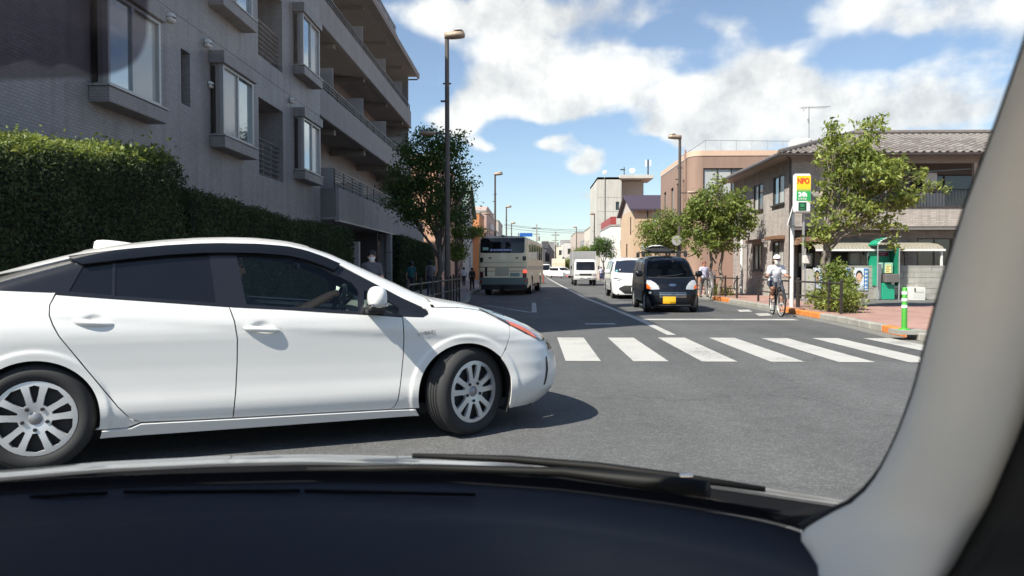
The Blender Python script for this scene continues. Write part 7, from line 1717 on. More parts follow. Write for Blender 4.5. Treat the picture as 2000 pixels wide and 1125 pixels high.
# ================================================================== people (one continuous skin each, clothes over it)
def surf_nets(fn, lo, hi, h):
    lo = np.array(lo, float); n = np.ceil((np.array(hi) - lo) / h).astype(int) + 1
    ax = [lo[i] + h * np.arange(n[i]) for i in range(3)]; G = np.stack(np.meshgrid(*ax, indexing='ij'), -1); D = fn(G.reshape(-1, 3)).reshape(n)
    S = D < 0; acc = np.zeros((*(n - 1), 3)); cnt = np.zeros(n - 1); corners = [(i, j, k) for i in (0, 1) for j in (0, 1) for k in (0, 1)]
    sl = lambda c: tuple(slice(c[i], n[i] - 1 + c[i]) for i in range(3))
    for a in corners:
        for d in range(3):
            if a[d]: continue
            b = list(a); b[d] = 1; da, db = D[sl(a)], D[sl(b)]; cr = (da < 0) != (db < 0); t = np.where(cr, da / np.where(cr, da - db, 1), 0)
            p = np.zeros((*(n - 1), 3)); p += np.array(a); p[..., d] += t; acc += np.where(cr[..., None], p, 0); cnt += cr
    act = cnt > 0; idx = -np.ones(n - 1, int); idx[act] = np.arange(act.sum()); cell = np.argwhere(act); V = lo + h * (cell + acc[act] / cnt[act][:, None]); F = []
    for d in range(3):
        e1, e2 = (d + 1) % 3, (d + 2) % 3; m = [slice(0, n[0]), slice(0, n[1]), slice(0, n[2])]
        A = [slice(None)] * 3; B = [slice(None)] * 3; A[d] = slice(0, n[d] - 1); B[d] = slice(1, n[d]); A[e1] = B[e1] = slice(1, n[e1] - 1); A[e2] = B[e2] = slice(1, n[e2] - 1)
        sa, sb = S[tuple(A)], S[tuple(B)]; c = np.argwhere(sa != sb)
        if not len(c): continue
        fl = sa[tuple(c.T)]; c = c.copy(); c[:, e1] += 1; c[:, e2] += 1; q = []
        for (i, j) in ((0, 0), (-1, 0), (-1, -1), (0, -1)): cc = c.copy(); cc[:, e1] += i; cc[:, e2] += j; q.append(idx[tuple(cc.T)])
        q = np.stack(q, 1); q[~fl] = q[~fl][:, ::-1]; F.append(q)
    F = np.concatenate(F) if F else np.zeros((0, 4), int); F = F[(F >= 0).all(1)]; return V, F
def rcone(P, a, b, ra, rb):
    a, b = np.array(a, float), np.array(b, float); ab = b - a; t = np.clip(((P - a) @ ab) / (ab @ ab + 1e-12), 0, 1); return np.linalg.norm(P - (a + t[:, None] * ab), axis=1) - (ra + (rb - ra) * t)
def sdf(prims, k=.03, grow=0.0, cuts=()):
    def f(P):
        d = None
        for (a, b, ra, rb) in prims:
            e = rcone(P, a, b, ra + grow, rb + grow)
            if d is None: d = e
            else:
                h = np.clip(.5 + .5 * (e - d) / k, 0, 1); d = e * (1 - h) + d * h - k * h * (1 - h); 
        for (p, nrm) in cuts: d = np.maximum(d, (P - np.array(p)) @ np.array(nrm))
        return d
    return f
def skin_mesh(name, prims, mat, parent, h=.02, k=.03, grow=0.0, cuts=()):
    pts = np.array([p for q in prims for p in (q[0], q[1])]); r = max(max(q[2], q[3]) for q in prims) + grow + 2 * h
    V, F = surf_nets(sdf(prims, k, grow, cuts), pts.min(0) - r, pts.max(0) + r, h)
    return obj(name, mesh_np(name, V, F, mat, True), parent)
SKIN = pm('skin', (.48, .27, .19), .55, 0, .06, 20); SKIN2 = pm('skin_tan', (.36, .19, .125), .55, 0, .06, 20); HAIR = pm('hair_black', (.012, .010, .010), .5); HAIRB = pm('hair_brown', (.16, .055, .03), .6); MASKW = pm('mask_white', (.72, .72, .71), .7); SHOE = pm('shoe_dark', (.03, .028, .027), .6)
EYE = pm('eye_dark', (.01, .009, .008), .2)
def mid3(a, b, t=.5): return tuple(a[i] + (b[i] - a[i]) * t for i in range(3))
def figure(t, J, s=1.0, h=.02, skin=SKIN, shirt=None, short_sleeve=True, trousers=None, shorts=False, shoes=SHOE, hair=None, cap=None, mask=False, face_dir=(0, -1, 0), backpack=None, belly=0.0, dress=False, upper_only=False):
    """J: joints in metres for a 1.7 m person, scaled by s"""
    J = {k: tuple(c * s for c in v) for k, v in J.items()}; r = lambda x: x * s; fd = Vector(face_dir).normalized(); sd_ = Vector((fd.y, -fd.x, 0)).normalized()
    hd = Vector(J['head']); neck = J['neck']; pel = J['pelvis']; ch = J['chest']
    head = [(tuple(hd + Vector((0, 0, r(.03)))), tuple(hd - Vector((0, 0, r(.01)))), r(.086), r(.080)), (tuple(hd - Vector((0, 0, r(.03))) + fd * r(.012)), tuple(hd - Vector((0, 0, r(.085))) + fd * r(.030)), r(.066), r(.042)),
            (tuple(hd + fd * r(.075) + Vector((0, 0, r(.01)))), tuple(hd + fd * r(.098) - Vector((0, 0, r(.025)))), r(.012), r(.016)), (tuple(hd + sd_ * r(.082) - Vector((0, 0, r(.0)))), tuple(hd + sd_ * r(.088) - Vector((0, 0, r(.035)))), r(.016), r(.011)), (tuple(hd - sd_ * r(.082)), tuple(hd - sd_ * r(.088) - Vector((0, 0, r(.035)))), r(.016), r(.011))]
    body = head + [(tuple(hd - Vector((0, 0, r(.07)))), neck, r(.052), r(.06))]
    tors = [(neck, ch, r(.07), r(.115)), (J['shL'], J['shR'], r(.060), r(.060)), (mid3(J['shL'], J['shR'], .25), mid3(ch, pel, .4), r(.09), r(.095)), (mid3(J['shL'], J['shR'], .75), mid3(ch, pel, .4), r(.09), r(.095)), (ch, pel, r(.12 + belly), r(.12 + belly)), (J['hipL'], J['hipR'], r(.10), r(.10))]
    body += tors; arms = []; legs = []; uarm = []
    for S in 'LR':
        sh, el, wr = J['sh' + S], J['el' + S], J['wr' + S]; arms += [(sh, el, r(.052), r(.040)), (el, wr, r(.040), r(.027))]; uarm += [(sh, mid3(sh, el, .62), r(.048), r(.048))]
        d = (Vector(wr) - Vector(el)).normalized(); hdv = Vector(J.get('hd' + S, tuple(Vector(wr) + d * r(.09)))); d2 = (hdv - Vector(wr)).normalized(); pr = d2.cross(Vector((0, 0, 1))); pr = pr.normalized() if pr.length > .1 else Vector((1, 0, 0))
        arms.append((wr, tuple(Vector(wr).lerp(hdv, .6)), r(.028), r(.030)))
        for f_ in range(4):
            o_ = pr * r(.014 * (f_ - 1.5)); base_ = Vector(wr).lerp(hdv, .7) + o_; kn = base_ + d2 * r(.045) + Vector((0, 0, -r(.004))); arms += [(tuple(base_), tuple(kn), r(.0095), r(.009)), (tuple(kn), tuple(kn + (d2 * .4 - Vector((0, 0, 1)) * .9).normalized() * r(.035 - .004 * abs(f_ - 1.3))), r(.009), r(.0075))]
        th = Vector(wr).lerp(hdv, .25) + pr * r(.022) * (1 if S == 'L' else -1); arms.append((tuple(th), tuple(th + (d2 + pr * .6 * (1 if S == 'L' else -1)).normalized() * r(.055)), r(.012), r(.009)))
        if not upper_only:
            hp, kn_, an = J['hip' + S], J['kn' + S], J['an' + S]; legs += [(hp, kn_, r(.082), r(.055)), (kn_, mid3(kn_, an, .35), r(.052), r(.055)), (mid3(kn_, an, .35), an, r(.053), r(.034))]; tdir = Vector(J.get('toe' + S, tuple(Vector(an) + fd * r(.17) - Vector((0, 0, r(.05)))))); legs.append((an, tuple(tdir), r(.036), r(.03)))
    skin_mesh('body', body + arms + legs, skin, t, h, r(.022))
    if shirt:
        pr_ = [q for q in tors] + (uarm if short_sleeve else [a for a in arms if a[2] > r(.035)]); c0 = Vector(pel) - Vector((0, 0, r(.02))); skin_mesh('shirt', pr_, shirt, t, h, r(.03), r(.014), [(tuple(c0), (0, 0, -1)), (tuple(Vector(neck) + Vector((0, 0, r(.015)))), (0, 0, 1))])
    if trousers and not upper_only:
        pr_ = [(J['hipL'], J['hipR'], r(.105), r(.105)), (pel, mid3(pel, ch, .15), r(.115 + belly), r(.115))]
        for S in 'LR':
            hp, kn_, an = J['hip' + S], J['kn' + S], J['an' + S]; pr_.append((hp, mid3(hp, kn_, .8) if shorts else kn_, r(.088), r(.068 if not shorts else .08)))
            if not shorts: pr_.append((kn_, mid3(kn_, an, .9), r(.064), r(.052)))
        if dress: pr_.append((pel, (pel[0], pel[1], pel[2] - r(.4)), r(.13), r(.2)))
        skin_mesh('shorts' if shorts else 'trousers', pr_, trousers, t, h, r(.025), r(.010), [(tuple(Vector(pel) + Vector((0, 0, r(.04)))), (0, 0, 1))])
    if shoes and not upper_only:
        for S in 'LR': an = Vector(J['an' + S]); td = Vector(J.get('toe' + S, tuple(an + fd * r(.17) - Vector((0, 0, r(.05)))))); skin_mesh('shoe', [(tuple(an - Vector((0, 0, r(.035)))), tuple(td), r(.042), r(.036))], shoes, t, h * .7, .01, r(.004))
    if hair: skin_mesh('hair', [(tuple(hd + Vector((0, 0, r(.045))) - fd * r(.012)), tuple(hd - fd * r(.03) + Vector((0, 0, r(.01)))), r(.098), r(.094)), (tuple(hd - fd * r(.04)), tuple(hd - fd * r(.05) - Vector((0, 0, r(.06)))), r(.08), r(.06))], hair, t, h * .7, r(.02), 0, [(tuple(hd + fd * r(.055)), tuple(fd * 1 - Vector((0, 0, .75))))])
    if cap:
        skin_mesh('cap', [(tuple(hd + Vector((0, 0, r(.04)))), tuple(hd + Vector((0, 0, r(.05)))), r(.100), r(.096))], cap, t, h * .7, .01, 0, [(tuple(hd + Vector((0, 0, r(.035)))), (0, 0, -1))]); skin_mesh('cap_peak', [(tuple(hd + fd * r(.07) + Vector((0, 0, r(.045)))), tuple(hd + fd * r(.16) + Vector((0, 0, r(.03)))), r(.07), r(.055))], cap, t, .007, .01, 0, [(tuple(hd + Vector((0, 0, r(.056)))), (0, 0, 1)), (tuple(hd + Vector((0, 0, r(.036)))), (0, 0, -1))])
    if mask: skin_mesh('face_mask', [(tuple(hd + fd * r(.035) - Vector((0, 0, r(.035)))), tuple(hd + fd * r(.035) - Vector((0, 0, r(.075)))), r(.074), r(.058)), (tuple(hd + fd * r(.09) - Vector((0, 0, r(.03)))), tuple(hd + fd * r(.085) - Vector((0, 0, r(.06)))), r(.022), r(.02))], MASKW, t, h * .6, .01, 0, [(tuple(hd + fd * r(.02)), tuple(-fd)), (tuple(hd - Vector((0, 0, r(.012)))), (0, 0, 1))])
    for S in (-1, 1):
        e = hd + fd * r(.078) + sd_ * r(.031) * S + Vector((0, 0, r(.012))); m = MB(); ellipsoid(m, tuple(e), (r(.012), r(.012), r(.008)), 8, 6); m.build('eye', EYE, t, smooth=True)
        m = MB(); m.tube([tuple(e + sd_ * r(.018) + Vector((0, 0, r(.022)))), tuple(e - sd_ * r(.016) + fd * r(.006) + Vector((0, 0, r(.024))))], r(.004), 5); m.build('eyebrow', HAIR, t)
    if not mask: m = MB(); mo = hd + fd * r(.076) - Vector((0, 0, r(.062))); m.tube([tuple(mo - sd_ * r(.022)), tuple(mo + fd * r(.004)), tuple(mo + sd_ * r(.022))], r(.005), 5); m.build('mouth', pm('lip', (.32, .12, .10), .5), t)
    if backpack:
        b = Vector(ch) - fd * r(.20); skin_mesh('backpack', [(tuple(b + Vector((0, 0, r(.10)))), tuple(b - Vector((0, 0, r(.18)))), r(.13), r(.15))], backpack, t, h, .02)
        for S in (-1, 1): m = MB(); m.tube([tuple(Vector(ch) + sd_ * r(.12) * S - fd * r(.1) + Vector((0, 0, r(.2)))), tuple(Vector(ch) + sd_ * r(.12) * S + Vector((0, 0, r(.225)))), tuple(Vector(ch) + sd_ * r(.11) * S + fd * r(.13) + Vector((0, 0, r(.1)))), tuple(Vector(ch) + sd_ * r(.13) * S + fd * r(.12) - Vector((0, 0, r(.15))))], r(.018), 6); m.build('strap', backpack, t)
    return t
def walk(fy=-1, ph=1, lean=0.0):
    """walking pose, facing local y = fy"""
    f = fy
    return dict(head=(0, f * (.03 + lean), 1.585), neck=(0, f * lean * .8, 1.44), chest=(0, f * lean * .5, 1.24), pelvis=(0, 0, .95), shL=(-.152, f * lean * .7, 1.375), shR=(.152, f * lean * .7, 1.375),
                elL=(-.225, -f * .06 * ph + f * lean * .4, 1.11), elR=(.225, f * .03 * ph + f * lean * .4, 1.11), wrL=(-.235, f * .04 - f * .06 * ph, .88), wrR=(.235, f * .12 * ph, .89),
                hipL=(-.085, 0, .92), hipR=(.085, 0, .92), knL=(-.09, f * .10 * ph, .50), knR=(.09, -f * .02 * ph + f * .04, .50), anL=(-.09, f * .20 * ph, .085), anR=(.09, -f * .22 * ph, .11))
def person(label, u, vtop, Y, pose, fy=-1, rz=0.0, zb=.13, group='people on the pavements', **kw):
    p = atY(u, vtop, Y); s = (p.z - zb) / 1.70; t = thing('person', label, 'person', (p.x, Y, zb), rz, group); figure(t, pose, s, face_dir=(0, fy, 0), **kw); return t
G_ = lambda n, c: pm(n, c, .85, 0, .1, 12)
person('person with dark hair and white face mask in a grey top by the entrance', 726, 491, 13.2, walk(-1, 1), -1, R(14), shirt=G_('shirt_grey', (.10, .10, .115)), trousers=G_('trousers_dark', (.05, .05, .06)), hair=HAIR, mask=True, h=.018)
person('person in a white cap and teal shirt walking away past the hedge', 803, 512, 29.0, walk(1, 1, .06), 1, R(-8), shirt=G_('shirt_teal', (.022, .115, .135)), trousers=G_('trousers_dark', (.05, .05, .06)), cap=pm('cap_cream', (.66, .64, .56), .7), hair=HAIR, belly=.02)
person('person with a grey backpack half hidden by the left tree trunk', 841, 509, 28.0, walk(1, -1), 1, 0, shirt=G_('shirt_pale', (.34, .34, .38)), trousers=G_('trousers_jeans', (.045, .055, .085)), hair=HAIR, backpack=G_('backpack_grey', (.12, .12, .14)))
person('person in a white shirt on the pavement left of the bus', 906, 522, 44.0, walk(1, 1), 1, 0, shirt=G_('shirt_white', (.62, .63, .65)), trousers=G_('trousers_dark', (.05, .05, .06)), hair=HAIR, h=.026)
person('person in a dark grey jacket standing beside the bus tail', 922, 523, 36.5, walk(1, -1), 1, 0, shirt=G_('jacket_dark', (.055, .05, .048)), short_sleeve=False, trousers=G_('trousers_brown', (.05, .042, .038)), hair=HAIR, h=.024)
person('person in navy skirt and pale top on the pavement behind the truck', 1174, 521, 62.0, walk(1, 1), 1, 0, shirt=G_('shirt_lilac', (.45, .46, .58)), trousers=G_('skirt_navy', (.03, .035, .09)), dress=True, hair=HAIR, h=.03)
person('person in dark clothes beside the navy-skirted walker', 1180, 522, 66.0, walk(1, -1), 1, 0, shirt=G_('jacket_dark', (.055, .05, .048)), trousers=G_('skirt_navy', (.03, .035, .09)), hair=HAIR, h=.03)
person('road worker in pale green standing by the traffic cones', 1103, 526, 112.0, walk(-1, 1), -1, 0, zb=0.0, shirt=G_('shirt_mint', (.45, .60, .52)), short_sleeve=False, trousers=G_('trousers_mint', (.38, .46, .44)), cap=pm('helmet_white', (.7, .7, .7), .4), h=.04, group='people on the road')
# ------------------------------------------------------------------ bicycles
RIMW = pm('bike_rim', (.62, .62, .60), .35, .5, .05, 10); BFR = pm('bike_frame', (.03, .03, .033), .35, .2, .1, 6)
def bicycle(label, loc, rz, steer=0.0, group='bicycles', basket=False, frame=BFR):
    """local +x is forwards, rear axle at x = 0"""
    t = thing('bicycle', label, 'bicycle', loc, rz, group); r = .325; wb = 1.06
    for (x, st_) in ((0, 0), (wb, steer)):
        M = Matrix.Translation((x, 0, r)) @ Matrix.Rotation(st_, 4, 'Z'); m = MB(); m.tube([(r * .965 * math.cos(a), 0, r * .965 * math.sin(a)) for a in np.linspace(0, 2 * math.pi, 37)[:-1]], .021, 8, closed=True); w_ = m.build('wheel', TYRE, t, smooth=True); w_.matrix_local = M
        m = MB(); m.tube([(r * .90 * math.cos(a), 0, r * .90 * math.sin(a)) for a in np.linspace(0, 2 * math.pi, 37)[:-1]], .014, 6, closed=True); m.build('rim', RIMW, w_, smooth=True)
        m = MB()
        for k in range(16): a = 2 * math.pi * k / 16; m.cyl((.02 * math.cos(a + 1), (-1) ** k * .03, .02 * math.sin(a + 1)), (r * .9 * math.cos(a), 0, r * .9 * math.sin(a)), .002, n=3)
        m.cyl((0, -.045, 0), (0, .045, 0), .022, n=8); m.build('spokes', RIMW, w_)
        m = MB(); rows = [[((r + .03) * math.cos(a), y_, (r + .03) * math.sin(a) - abs(y_) * .3) for y_ in (-.028, 0, .028)] for a in np.linspace(R(10 if x else 20), R(150 if x else 200), 18)]; m.grid(rows); m.build('mudguard', frame, w_)
    m = MB(); bb = (.45, 0, .28); st = (.28, 0, .76); hdt = (.90, 0, .84); hdb = (.945, 0, .64)
    for a, b, q in ((bb, hdb, .019), (bb, st, .016), ((.36, 0, .55), (.91, 0, .78), .014), ((0, .05, r), bb, .010), ((0, -.05, r), bb, .010), ((0, .05, r), (.34, .015, .60), .009), ((0, -.05, r), (.34, -.015, .60), .009), (hdb, hdt, .022)): m.cyl(a, b, q, n=8)
    m.build('frame', frame, t, smooth=True)
    Ms = Matrix.Translation((.945, 0, 0)) @ Matrix.Rotation(steer, 4, 'Z') @ Matrix.Translation((-.945, 0, 0)); m = MB()
    for s in (-1, 1): m.tube([(.945, s * .02, .64), (.96, s * .045, .58), (wb, s * .05, r)], .012, 6)
    m.cyl((.945, 0, .64), (.945, 0, .66), .03, n=8); m.build('fork', frame, t, smooth=True).matrix_local = Ms
    m = MB(); m.cyl((.90, 0, .83), (.88, 0, .97), .013, n=8); m.tube([(.66, -.29, .985), (.80, -.27, 1.0), (.88, -.12, .99), (.89, 0, .975), (.88, .12, .99), (.80, .27, 1.0), (.66, .29, .985)], .012, 8); hb = m.build('handlebar', CHROME, t, smooth=True); hb.matrix_local = Ms
    m = MB(); [m.cyl((.66, s * .29, .985), (.78, s * .275, 1.0), .017, n=8) for s in (-1, 1)]; m.build('grip', BLACKM, hb)
    m = MB(); ellipsoid(m, (.27, 0, .80), (.14, .085, .04), 12, 8); sdl = m.build('saddle', BLACKM, t, smooth=True); m = MB(); m.cyl((.29, 0, .72), (.27, 0, .79), .013, n=8); m.build('seat_post', CHROME, sdl)
    m = MB(); m.lathe([(0, -.05), (.085, -.05), (.085, -.045), (0, -.045)], (.45, 0, .28), 'Y', 20); m.tube([(.45, -.06, .28), (.52, -.07, .13)], .009, 6); m.tube([(.45, .06, .28), (.38, .07, .43)], .009, 6); cr = m.build('crank', CHROME, t); m = MB(); m.box(.47, .57, -.16, -.08, .115, .14, .005); m.box(.33, .43, .08, .16, .42, .445, .005); m.build('pedal', BLACKM, cr)
    if basket:
        m = MB(); 
        for zz in np.linspace(.72, .95, 6): m.tube([(.98, -.16, zz), (1.24, -.17, zz + .0), (1.24, .17, zz), (.98, .16, zz)], .005, 4, closed=True)
        for y_ in np.linspace(-.17, .17, 8): m.cyl((1.22, y_ * .9, .72), (1.24, y_, .95), .004, n=4)
        m.build('basket', CHROME, t)
    return t
f_, b_ = gnd(1527, 619), gnd(1509, 613.5); hdg = math.atan2(f_.y - b_.y, f_.x - b_.x)
by = bicycle('black city bicycle being ridden towards the camera along the kerb', (b_.x, b_.y, 0), hdg, R(6), 'bicycles')
cy = thing('person', 'cyclist in white cap, mask and white shirt with dark shorts, riding towards the camera', 'person', (b_.x, b_.y, 0), hdg + R(90), 'people on bicycles')
# local frame of the rider: -y is forwards (bike +x)
CJ = dict(head=(0.0, -.50, 1.47), neck=(0, -.44, 1.325), chest=(0, -.37, 1.15), pelvis=(0, -.25, .89), shL=(-.15, -.42, 1.255), shR=(.15, -.42, 1.255), elL=(-.235, -.53, 1.05), elR=(.235, -.53, 1.05), wrL=(-.28, -.67, 1.02), wrR=(.28, -.67, 1.02), hdL=(-.28, -.74, 1.02), hdR=(.28, -.74, 1.02),
          hipL=(-.095, -.27, .86), hipR=(.095, -.27, .86), knL=(-.12, -.62, .73), knR=(.13, -.55, .60), anL=(-.115, -.42, .50), anR=(.115, -.52, .20), toeL=(-.115, -.56, .46), toeR=(.115, -.68, .165))
figure(cy, CJ, .97, .015, SKIN2, shirt=G_('shirt_white_tee', (.62, .63, .68)), trousers=G_('shorts_navy', (.045, .05, .065)), shorts=True, cap=pm('cap_white', (.80, .80, .80), .7), mask=True, hair=HAIR, shoes=pm('sandal_tan', (.40, .22, .15), .7), belly=.015)
p2 = atY(1380, 580, 27.2)
person('person with reddish hair in a lilac shirt pushing a bicycle by the railing', 1375, 511, 27.6, walk(-1, -1), -1, R(10), shirt=G_('shirt_lilac2', (.46, .44, .56)), trousers=G_('trousers_grey', (.16, .15, .14)), hair=HAIRB, skin=pm('skin_red', (.46, .20, .13), .55), h=.02)
pp = atY(1384, 575, 27.2); bicycle('silver bicycle standing beside the lilac-shirted person', (pp.x + .15, 28.1, .13), R(-97), R(5), 'bicycles', True, pm('bike_silver', (.35, .35, .36), .35, .5))
bq = atY(1440, 570, 33.0); bicycle('dark bicycle leaning by the house wall behind the railing', (bq.x, 32.6, .13), R(-60), R(10), 'bicycles')
# driver of the white car, seated on the right, hands on the wheel
dr = thing('person', 'driver in dark clothes holding the steering wheel inside the white car', 'person', (PX, PY, 0), PYAW, 'people in cars')
DJ = dict(head=(1.07, -.36, 1.20), neck=(1.04, -.36, 1.07), chest=(1.06, -.36, .88), pelvis=(1.14, -.36, .60), shL=(1.06, -.19, 1.00), shR=(1.06, -.53, 1.00), elL=(1.36, -.16, .83), elR=(1.40, -.57, .84), wrL=(1.66, -.22, .95), wrR=(1.68, -.50, .98), hdL=(1.76, -.22, 1.0), hdR=(1.77, -.50, 1.03), hipL=(1.16, -.27, .57), hipR=(1.16, -.45, .57))
figure(dr, DJ, 1.0, .018, SKIN2, shirt=G_('shirt_black', (.03, .03, .035)), hair=HAIR, face_dir=(1, 0, 0), upper_only=True, shoes=None)
# ================================================================== the car the photograph is taken from
own = thingw('car_interior', 'dark dashboard and pale windscreen pillar of the car the view is taken from', 'car interior', (0, .6, .3))
DASH = pm('dash_plastic', (.020, .025, .036), .6, 0, .10, 25, .0006, 900, spec=.12); DASHD = pm('dash_dark', (.005, .005, .006), .8, 0, .1, 20, spec=.05); PILR = pm('pillar_trim', (.86, .83, .78), .8, 0, .03, 8, .0008, 500); SEAL = pm('door_seal', (.012, .012, .013), .75)
# windscreen foot line: image direction plus distance, reading left to right
foot = [(-700, 1010, 1.06), (-300, 985, 1.06), (0, 958, 1.05), (150, 949, 1.045), (300, 942, 1.04), (600, 935, 1.02), (900, 938, .99), (1100, 952, .955), (1300, 978, .91), (1450, 1003, .86), (1545, 1024, .815), (1600, 1045, .78), (1680, 1090, .74)]
fu = np.array([f[0] for f in foot]); fv = np.array([f[1] for f in foot]); fdist = np.array([f[2] for f in foot])
def sm(u, arr): return float((np.interp(u - 40, fu, arr) + 2 * np.interp(u, fu, arr) + np.interp(u + 40, fu, arr)) / 4)
FT = lambda u, dv=0.0, dd=0.0: CP + ray(u, sm(u, fv) + dv).normalized() * (sm(u, fdist) + dd)
us = np.concatenate([np.linspace(-700, 0, 12), np.linspace(30, 1680, 90)])
rows = []
hood_u = lambda u: math.exp(-((u - 1250) / 330) ** 4)
for u in us:
    p = FT(u); row = []
    for k, s in enumerate(np.linspace(0, 1, 34)):
        q = Vector((p.x * (1 - .22 * s), p.y - .42 * s, p.z)); z = p.z - .004 - .006 * math.sin(min(1, s / .3) * math.pi) - .022 * s
        # hump over the instruments in front of the driver
        hx = (q.x - .20) / .26; hy = (s - .95) / .42; z += .055 * math.exp(-(hx ** 4)) * math.exp(-(hy ** 2)) ; 
        lx = (q.x + .75) / .5; z += .012 * math.exp(-lx * lx) * math.exp(-((s - .5) / .3) ** 2)
        if s > .9: z -= (s - .9) * 1.2
        row.append((q.x, q.y, z))
    rows.append(row)
m = MB(); m.grid(rows); m.build('dashboard', DASH, own, smooth=True)
# black band under the glass (frit and gap)
m = MB(); m.grid([[tuple(FT(u, -16 - 7 * hood_u(u) * 0, .012)), tuple(FT(u, -2, .004)), tuple(FT(u, 3, -.004))] for u in us]); m.build('windscreen_gap', DASHD, own, smooth=True)
def strip(name, mat, u0, u1, v0f, v1f, dd, lift=.002):
    m = MB(); m.grid([[tuple(FT(u, v0f(u), dd)), tuple(FT(u, v1f(u), dd))] for u in np.linspace(u0, u1, 30)]); return m.build(name, mat, own)
def dash_at(u, v):
    """point of the dash top under an image direction"""
    r_ = ray(u, v); i = int(np.argmin(abs(us - u))); best = None
    P = np.array(rows).reshape(-1, 3) - np.array(CP); P2 = P @ np.array(_f); pu = 1000 + FPX * (P @ np.array(_r)) / P2; pv = 562.5 - FPX * (P @ np.array(_u)) / P2; k = int(np.argmin((pu - u) ** 2 + (pv - v) ** 2)); d = P2[k]; return CP + r_ * d
for (u0, v0, u1, v1) in ((60, 975, 212, 966), (240, 965, 588, 962), (596, 962, 928, 970)):
    m = MB(); pts = [dash_at(u0 + (u1 - u0) * i / 10, v0 + (v1 - v0) * i / 10) for i in range(11)]; ii = np.arange(11); py = np.polyval(np.polyfit(ii, [p.y for p in pts], 2), ii); pz = np.polyval(np.polyfit(ii, [p.z for p in pts], 2), ii) + .0025; m.tube([(pts[i].x, py[i], pz[i]) for i in range(11)], .0022, 6); m.build('defroster_slot', DASHD, own, smooth=True)
# windscreen pillar: inner trim, station by station from foot to roof
st_ = [(1180, 1560, 1590, 1660, 1740, 1800, .70), (1125, 1610, 1640, 1710, 1790, 1850, .70), (1075, 1580, 1640, 1730, 1815, 1880, .71), (1030, 1545, 1640, 1750, 1840, 1905, .72), (990, 1660, 1700, 1775, 1865, 1930, .715), (930, 1712, 1745, 1810, 1890, 1955, .70), (850, 1752, 1785, 1845, 1925, 1990, .685), (760, 1785, 1820, 1880, 1955, 2020, .67), (660, 1810, 1848, 1905, 1985, 2050, .65), (540, 1842, 1882, 1940, 2020, 2090, .63), (400, 1885, 1925, 1985, 2065, 2140, .605), (250, 1942, 1980, 2040, 2120, 2190, .58), (120, 1988, 2025, 2085, 2165, 2240, .56), (-40, 2040, 2078, 2140, 2220, 2300, .535), (-260, 2120, 2160, 2220, 2300, 2380, .50), (-520, 2210, 2250, 2310, 2390, 2470, .46)]
def spl(col, v):
    vs = np.array([s[0] for s in st_])[::-1]; c = np.array([s[col] for s in st_])[::-1]; return float((np.interp(v - 22, vs, c) + np.interp(v, vs, c) * 2 + np.interp(v + 22, vs, c)) / 4)
rows_p = []; rows_d = []
for v in np.linspace(1178, -500, 70):
    d = spl(6, v); uL, uA, uB, uC, uD = [spl(i, v) + (0, 0, 0, 16, 30, 36)[i] for i in range(1, 6)]
    cs = [(uL + 6, .03), (uL, .004), (uL + (uA - uL) * .25, -.005), (uA, -.014), (uA + (uB - uA) * .5, -.020), (uB + 12, -.018), (uB + (uC - uB) * .6 + 12, -.004), (uC + 16, .022), (uC + (uD - uC) * .5 + 10, .045)]
    rows_p.append([tuple(atD(u, v, d + dd)) for u, dd in cs])
    rows_d.append([tuple(atD(uC + (uD - uC) * .45, v, d + .040)), tuple(atD(uC + (uD - uC) * .75, v, d + .02)), tuple(atD(uD + 20, v, d + .004)), tuple(atD(uD + 60, v, d + .04)), tuple(atD(uD + 420, v, d + .05)), tuple(atD(uD + 900, v, d + .02))])
m = MB(); m.grid(rows_p); m.build('pillar_trim', PILR, own, smooth=True)
m = MB(); m.grid(rows_d); m.build('door_frame', SEAL, own, smooth=True)
m = MB(); m.tube([tuple(Vector(r_[1])) for r_ in rows_p[6:]], [max(.0013, .0045 - .0006 * i) for i in range(len(rows_p) - 6)], 6); m.build('rubber_seal', SEAL, own, smooth=True)
# windscreen glass from the foot line up to the header
top_edge = [(-700, -700, .62), (0, -560, .60), (1000, -540, .57), (1700, -500, .50), (2190, -480, .475)]
tu = np.array([t[0] for t in top_edge]); rows_g = []
edge_v = np.linspace(1030, -480, 40)
def right_edge(k):
    v = 1030 + (-480 - 1030) * k; return Vector(atD(spl(1, v) + 12, v, spl(6, v) + .022))
for i in range(25):
    k = i / 24; row = []
    for j in range(31):
        w = j / 30; a = FT(-700 + (1545 + 700) * w, -6, .02); b = CP + ray(-700 + 2890 * w, -560 + 60 * w).normalized() * (.64 - .14 * w); p = a.lerp(b, k) + Vector((0, .05, .02)) * math.sin(math.pi * k); row.append(tuple(p))
    row[-1] = tuple(right_edge(k)); rows_g.append(row)
m = MB(); m.grid(rows_g); m.build('windscreen', mat_glass('windscreen_glass', (.98, 1.0, .99), .985, 1.22), own, smooth=True)
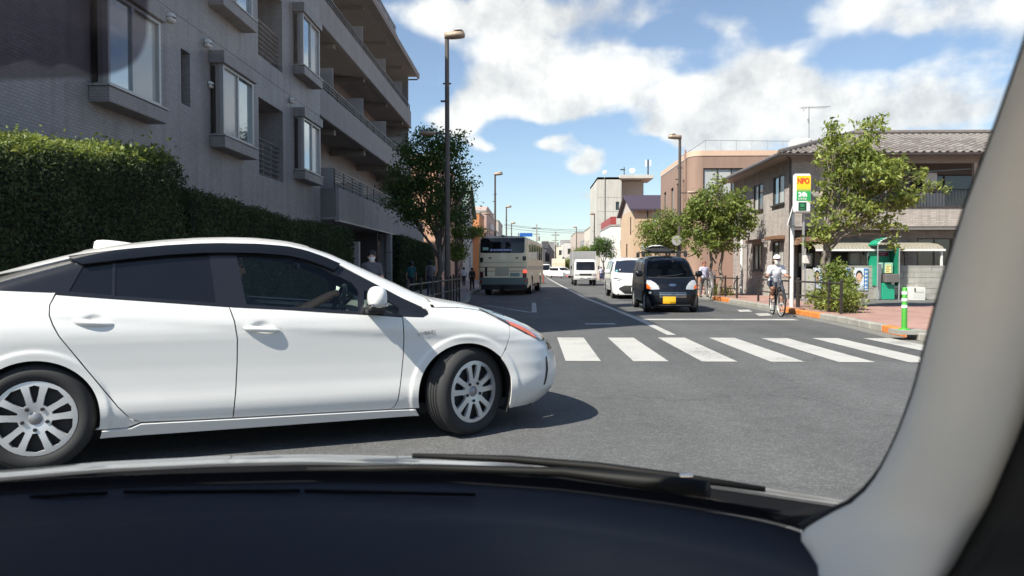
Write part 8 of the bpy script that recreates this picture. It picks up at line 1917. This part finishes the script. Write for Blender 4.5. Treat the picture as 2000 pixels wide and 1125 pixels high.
# outside: cowl, bonnet edge, wipers
COWL = pm('cowl_plastic', (.008, .008, .009), .8, 0, .15, 12, spec=.05); HOODP = pm('own_bonnet_paint', (.20, .205, .21), .3, .5, .05, 6, coat=1)
def outp(u, v, d): return tuple(CP + ray(u, v).normalized() * d)
cv = lambda u: float(np.interp(u, [-700, 0, 200, 420, 600, 800, 1000, 1200, 1400, 1500, 1700], [940, 914, 897, 886, 882, 886, 893, 906, 930, 945, 975]))
rows_c = [[outp(u, cv(u) + 70, 1.09), outp(u, cv(u) + 36, 1.14), outp(u, cv(u) + 25, 1.17), outp(u, cv(u) + 14, 1.21), outp(u, cv(u) + 5, 1.26), tuple(Vector(outp(u, cv(u) + 1, 1.33)) + Vector((0, 0, -.004)))] for u in np.linspace(-700, 1700, 70)]
m = MB(); m.grid([r_[:3] for r_ in rows_c]); m.build('cowl', COWL, own, smooth=True)
hb_ = [[tuple(Vector(r_[2]) + Vector((0, 0, .004))), r_[3], r_[4], r_[5], tuple(Vector(r_[5]) + Vector((0, .25, -.10))), tuple(Vector(r_[5]) + Vector((0, .7, -.36)))] for r_ in rows_c]
m = MB(); m.grid(hb_); m.build('bonnet', HOODP, own, smooth=True)
WIPM = pm('wiper_black', (.006, .006, .006), .6, 0, .1, 9, spec=.2)
W1 = [(805, 890), (1000, 897), (1170, 912), (1330, 932), (1495, 956)]
m = MB(); m.tube([outp(u, v, 1.13 - .05 * (u > 1000)) for u, v in W1], [.004, .006, .007, .006, .004], 8); wp_ = m.build('wiper_blade', WIPM, own, smooth=True)
m = MB(); m.tube([outp(600, 918, 1.10), outp(820, 914, 1.095), outp(1100, 922, 1.06), outp(1290, 944, 1.03), outp(1380, 960, 1.0)], [.004, .006, .007, .012, .014], 8); m.build('wiper_arm', WIPM, own, smooth=True)
m = MB(); m.box(-.010, .010, -.003, .003, -.002, .002, .001, Matrix.Translation(Vector(outp(1340, 929, 1.06)))); m.build('wiper_clip', CHROME, own)
# body shell round the camera: roof, headliner, rear bulkhead, doors (keeps the cabin dim)
m = MB(); m.box(-1.15, .62, -1.3, .60, 1.52, 1.55); m.box(-1.15, .62, -1.9, -1.85, .3, .9); m.box(-1.18, -1.12, -1.9, .8, .25, .95); m.box(.58, .64, -1.9, .62, .25, .95); m.box(-1.15, .62, -1.9, .9, .25, .30); m.box(-1.15, .62, .86, .92, .3, .78); m.build('cabin_shell', pm('headliner', (.66, .61, .54), .9), own)
for x in (-1.16, .60): MB().box(x - .03, x + .03, -.75, -.6, .9, 1.52).build('door_post', PILR, own)
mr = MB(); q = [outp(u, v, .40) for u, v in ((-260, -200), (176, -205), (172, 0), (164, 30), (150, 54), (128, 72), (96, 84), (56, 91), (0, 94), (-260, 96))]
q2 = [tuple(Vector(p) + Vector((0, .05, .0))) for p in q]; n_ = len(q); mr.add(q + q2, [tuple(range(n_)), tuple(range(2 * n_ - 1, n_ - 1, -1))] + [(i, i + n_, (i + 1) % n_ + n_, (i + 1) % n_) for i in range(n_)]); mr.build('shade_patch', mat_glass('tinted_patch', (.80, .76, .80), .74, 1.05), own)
